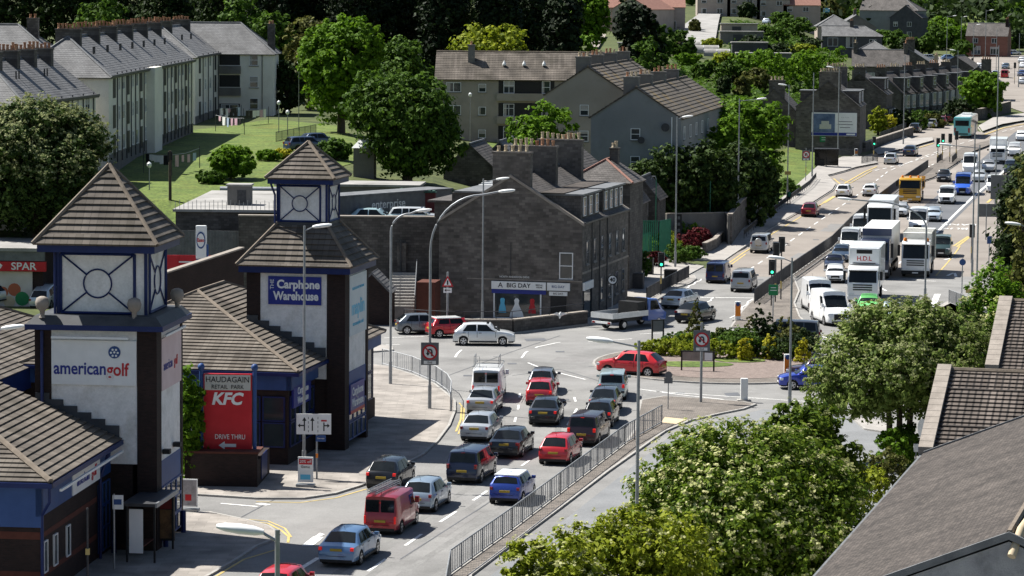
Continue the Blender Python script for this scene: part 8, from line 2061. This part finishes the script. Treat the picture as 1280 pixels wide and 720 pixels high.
# hillside gardens
rnd = random.Random(5)
HGd = 'garden shrubs and trees on the hillside'
gl = [G1, G1, G5, G2, G3, G9]
spots = [(905, 84, 34, 16), (932, 88, 42, 20), (955, 92, 36, 26), (880, 98, 30, 20), (915, 105, 40, 26), (945, 112, 34, 24), (970, 78, 44, 22), (1000, 70, 40, 14), (985, 98, 36, 22), (1008, 88, 44, 22), (928, 122, 22, 24), (905, 120, 18, 22), (940, 60, 30, 14), (965, 50, 40, 16), (995, 45, 44, 20), (1015, 35, 36, 18), (975, 30, 30, 14), (1035, 22, 40, 20), (1012, 60, 30, 12), (860, 82, 26, 14),
         (1120, 60, 30, 20), (1137, 66, 26, 18), (1156, 66, 28, 18), (1190, 60, 34, 26), (1203, 70, 26, 18), (1262, 62, 34, 24), (1092, 62, 24, 14), (1075, 70, 24, 12), (1170, 60, 34, 26), (1230, 28, 50, 30), (1270, 40, 40, 26), (1110, 30, 30, 20), (1160, 5, 50, 26), (1190, 30, 40, 22), (1145, 100, 18, 8), (1205, 60, 24, 24), (1255, 66, 22, 20),
         (845, 60, 24, 10), (1040, 40, 24, 12), (890, 60, 24, 12), (868, 40, 14, 14), (935, 20, 22, 16), (920, 15, 24, 14), (1050, 25, 40, 16), (1085, 15, 46, 22), (1015, 12, 44, 22), (1060, 5, 50, 24), (1120, 8, 60, 22), (1100, 48, 30, 10), (1150, 40, 34, 24), (1168, 22, 46, 30), (1180, 50, 40, 26), (1195, 12, 50, 26), (1225, 18, 44, 22), (1250, 28, 44, 24), (1272, 22, 40, 26), (1262, 45, 40, 18), (1275, 58, 30, 14), (1210, 8, 60, 20), (1245, 2, 60, 22), (1280, 5, 60, 26), (1140, 60, 30, 12), (1150, 15, 50, 20), (880, 2, 30, 14), (860, 5, 18, 24)]
for k, (px, py, w, hp) in enumerate(spots):
    g = G(px, py+2); s = F/g.y
    tree('garden_tree', g, hp/s*1.15, w/s*1.15, 'leafy shrub or tree in the gardens and verges of the hillside', gl[(k*7+px) % 6] if px < 1040 else [G1, G3, G1, G2][k % 4], 300+k, n=2600, leaf=.34*max(1, g.y/600), zlow=.02, group=HGd, nl=5, trunk=.1, clump=.3)
ptree(1150, 138, 150, 34, 505, 'low green garden hedge between the lay-by and the middle bays', G1, 386, n=2500, leaf=.24, zlow=.02, cat='shrub', name='shrub')
ptree(1172, 138, 149, 34, 512, 'dark green garden hedge before the upper bays', G3, 3861, n=2500, leaf=.24, zlow=.02, cat='shrub', name='shrub')
ptree(1108, 143, 157, 26, 475, 'yellow flowering garden shrub before the first terrace house', G6, 3862, n=1800, leaf=.2, zlow=.02, cat='shrub', name='shrub')
ptree(1000, 66, 84, 110, 545, 'long clipped green hedge crossing the gardens above the poster house', G2, 3863, n=7000, leaf=.28, zlow=.02, cat='hedge', name='hedge', shape='hedge', depth=3)
ptree(1225, 92, 148, 60, 520, 'round bright tree at the end of the terrace', G2, 380, n=9000, leaf=.34, zlow=.03)
ptree(1096, 134, 160, 26, 470, 'hedge bush with yellow tips right of the poster house', G9, 381, n=2500, leaf=.26, zlow=.02, cat='shrub', name='shrub')
ptree(1122, 138, 152, 36, 485, 'clipped dark hedge before the terrace bays', G3, 382, n=3000, leaf=.26, zlow=.02, cat='shrub', name='shrub')
ptree(1196, 126, 146, 44, 505, 'long dark hedge at the upper end of the terrace', G3, 383, n=4000, leaf=.28, zlow=.02, cat='shrub', name='shrub')
ptree(1165, 143, 152, 30, 490, 'low garden shrubs behind the lay-by cars', G5, 384, n=2000, leaf=.26, zlow=.02, cat='shrub', name='shrub')
ptree(1145, 146, 156, 26, 485, 'low dark garden shrub behind the black hatchback', G1, 385, n=2000, leaf=.26, zlow=.02, cat='shrub', name='shrub')
bush(Vector(((234-640)/F*153, 153, 0)), 1.5, 5.6, G2, 'bright climbing shrub between the tower and the red sign', 386, n=7000, leaf=.13, depth=2)
bush(Vector(((234-640)/F*156, 154.5, 0)), 1.8, 2.4, G1, 'dark leafy shrub low beside the brick planter', 387, n=3500, leaf=.14)
# grass as real tufts on the near lawn is too small to see; rough scrub on the bank stays one mass
rng = np.random.default_rng(9); P = []
while len(P) < 5200:
    q = rng.uniform(835, 1045); y = 24.5
    D = rng.uniform(440, 760); X = (q-640)/F*D
    if 842 < q < 912 and D > 560: continue
    P.append((X, D, T(X, D)+rng.uniform(0, .5)))
P = np.array(P); o = link('rough_vegetation', quads(np.repeat(P, 4, 0)+rng.normal(size=(len(P)*4, 3))*np.array([.8, .8, .25]), rng.normal(size=(len(P)*4, 3))*.5+np.array([0, 0, 1]), rng.uniform(.3, .6, len(P)*4), rng, G1, 'rough_vegetation')); tag(o, kind='stuff', label='rough weeds and garden growth covering the hillside')
# far wood closing the top of the hill
P = []
for _ in range(9000):
    q = rng.uniform(-300, 1600); D = rng.uniform(900, 1500); X = (q-640)/F*D; P.append((X, D, T(X, D)+rng.uniform(0, 9)))
P = np.array(P); o = link('distant_wood', quads(np.repeat(P, 5, 0)+rng.normal(size=(len(P)*5, 3))*np.array([3, 3, 2.2]), rng.normal(size=(len(P)*5, 3)), rng.uniform(.9, 1.8, len(P)*5), rng, G3, 'distant_wood')); tag(o, kind='stuff', label='far dark wood closing the top of the hill')
# ------------------------------------------------------------------ the person on the pavement
def person(pos, rz, label, H_=1.72):
    r = empty('person', pos, 0, label, 'person'); r.rotation_euler[2] = rz
    me = bpy.data.meshes.new('body'); 
    V = [(0, 0, .95), (0, 0, 1.15), (0, .02, 1.40), (0, .03, 1.50), (0, .05, 1.62),
         (.10, 0, .90), (.11, .14, .50), (.11, .20, .09), (.11, .32, .05),
         (-.10, 0, .90), (-.11, -.08, .50), (-.11, -.26, .13), (-.11, -.16, .05),
         (.19, 0, 1.38), (.24, -.10, 1.12), (.23, .06, .90), (.22, .10, .80),
         (-.19, 0, 1.38), (-.24, .08, 1.12), (-.25, .22, .95), (-.25, .28, .88)]
    E = [(0, 1), (1, 2), (2, 3), (3, 4), (0, 5), (5, 6), (6, 7), (7, 8), (0, 9), (9, 10), (10, 11), (11, 12), (2, 13), (13, 14), (14, 15), (15, 16), (2, 17), (17, 18), (18, 19), (19, 20)]
    RD = [.15, .13, .15, .055, .095, .095, .065, .045, .04, .095, .065, .045, .04, .065, .05, .04, .035, .065, .05, .04, .035]
    me.from_pydata(V, E, []); o = link('body', me, r); me.materials.append(mat('dark_clothes', (.02, .02, .03), (.035, .035, .045), 4, .9))
    sk_ = o.modifiers.new('skin', 'SKIN')
    for i, v in enumerate(me.skin_vertices[0].data) if me.skin_vertices else []: v.radius = (RD[i], RD[i])
    if not me.skin_vertices:
        bm = bmesh.new(); bm.from_mesh(me); lay = bm.verts.layers.skin.verify()
        bm.verts.ensure_lookup_table()
        for i, v in enumerate(bm.verts): v[lay].radius = (RD[i], RD[i]*.9); v[lay].use_root = (i == 0)
        bm.to_mesh(me); bm.free()
    ss = o.modifiers.new('sub', 'SUBSURF'); ss.levels = 2; ss.render_levels = 2
    skin = mat('skin', (.45, .28, .20), rough=.6)
    tp = MB().lathe([(.20, .98), (.205, 1.1), (.21, 1.28), (.215, 1.40), (.12, 1.49), (.07, 1.52)], 14); 
    tp.v = [(x, y*.72+.01, z) for x, y, z in tp.v]; tp.build('green_jacket', mat('jacket_green', (.03, .16, .10), (.05, .2, .13), 3, .9), r, smooth=60)
    hd = MB().lathe([(.03, 1.50), (.07, 1.53), (.085, 1.60), (.088, 1.66), (.07, 1.72), (.02, 1.755)], 12); hd.v = [(x*.88, y+.05, z) for x, y, z in hd.v]; h_ = hd.build('head', skin, r, smooth=60)
    hr_ = MB().lathe([(.095, 1.58), (.102, 1.66), (.085, 1.74), (.02, 1.78)], 12); hr_.v = [(x*.9, y*.95+.03, z) for x, y, z in hr_.v]; hr_.build('hair', mat('hair', (.03, .02, .015), rough=.7), r, smooth=60)
    for s_, (hx, hy, hz) in ((1, (.22, .11, .78)), (-1, (-.25, .30, .85))):
        hh = MB()
        for f in range(4): hh.tube([(hx-.03+.02*f, hy, hz), (hx-.03+.02*f, hy+.02, hz-.06), (hx-.03+.02*f, hy+.05, hz-.09-.008*(f % 3))], [.011, .010, .008], 5)
        hh.tube([(hx, hy+.01, hz+.03), (hx-s_*.04, hy+.04, hz-.03)], [.013, .009], 5); hh.tube([(hx, hy-.01, hz+.06), (hx, hy, hz-.02)], [.028, .034], 6); hh.build('hand', skin, r, smooth=60)
    bg_ = MB(); bg_.box(.24, -.10, .45, .36, .25, .82); bg_.tube([(.3, -.05, .82), (.3, .07, 1.0), (.3, .2, .82)], .012, 5)
    b = bg_.build('shopping_bag', m_coping, None, bevel=.02); b.location = pos; b.rotation_euler[2] = rz; tag(b, 'pale shopping bag carried by the walking person', 'bag')
    return r
person(G(986, 258)+Vector((0, 0, .12)), R(-192), 'person in a green jacket walking down the shaded pavement with a bag')
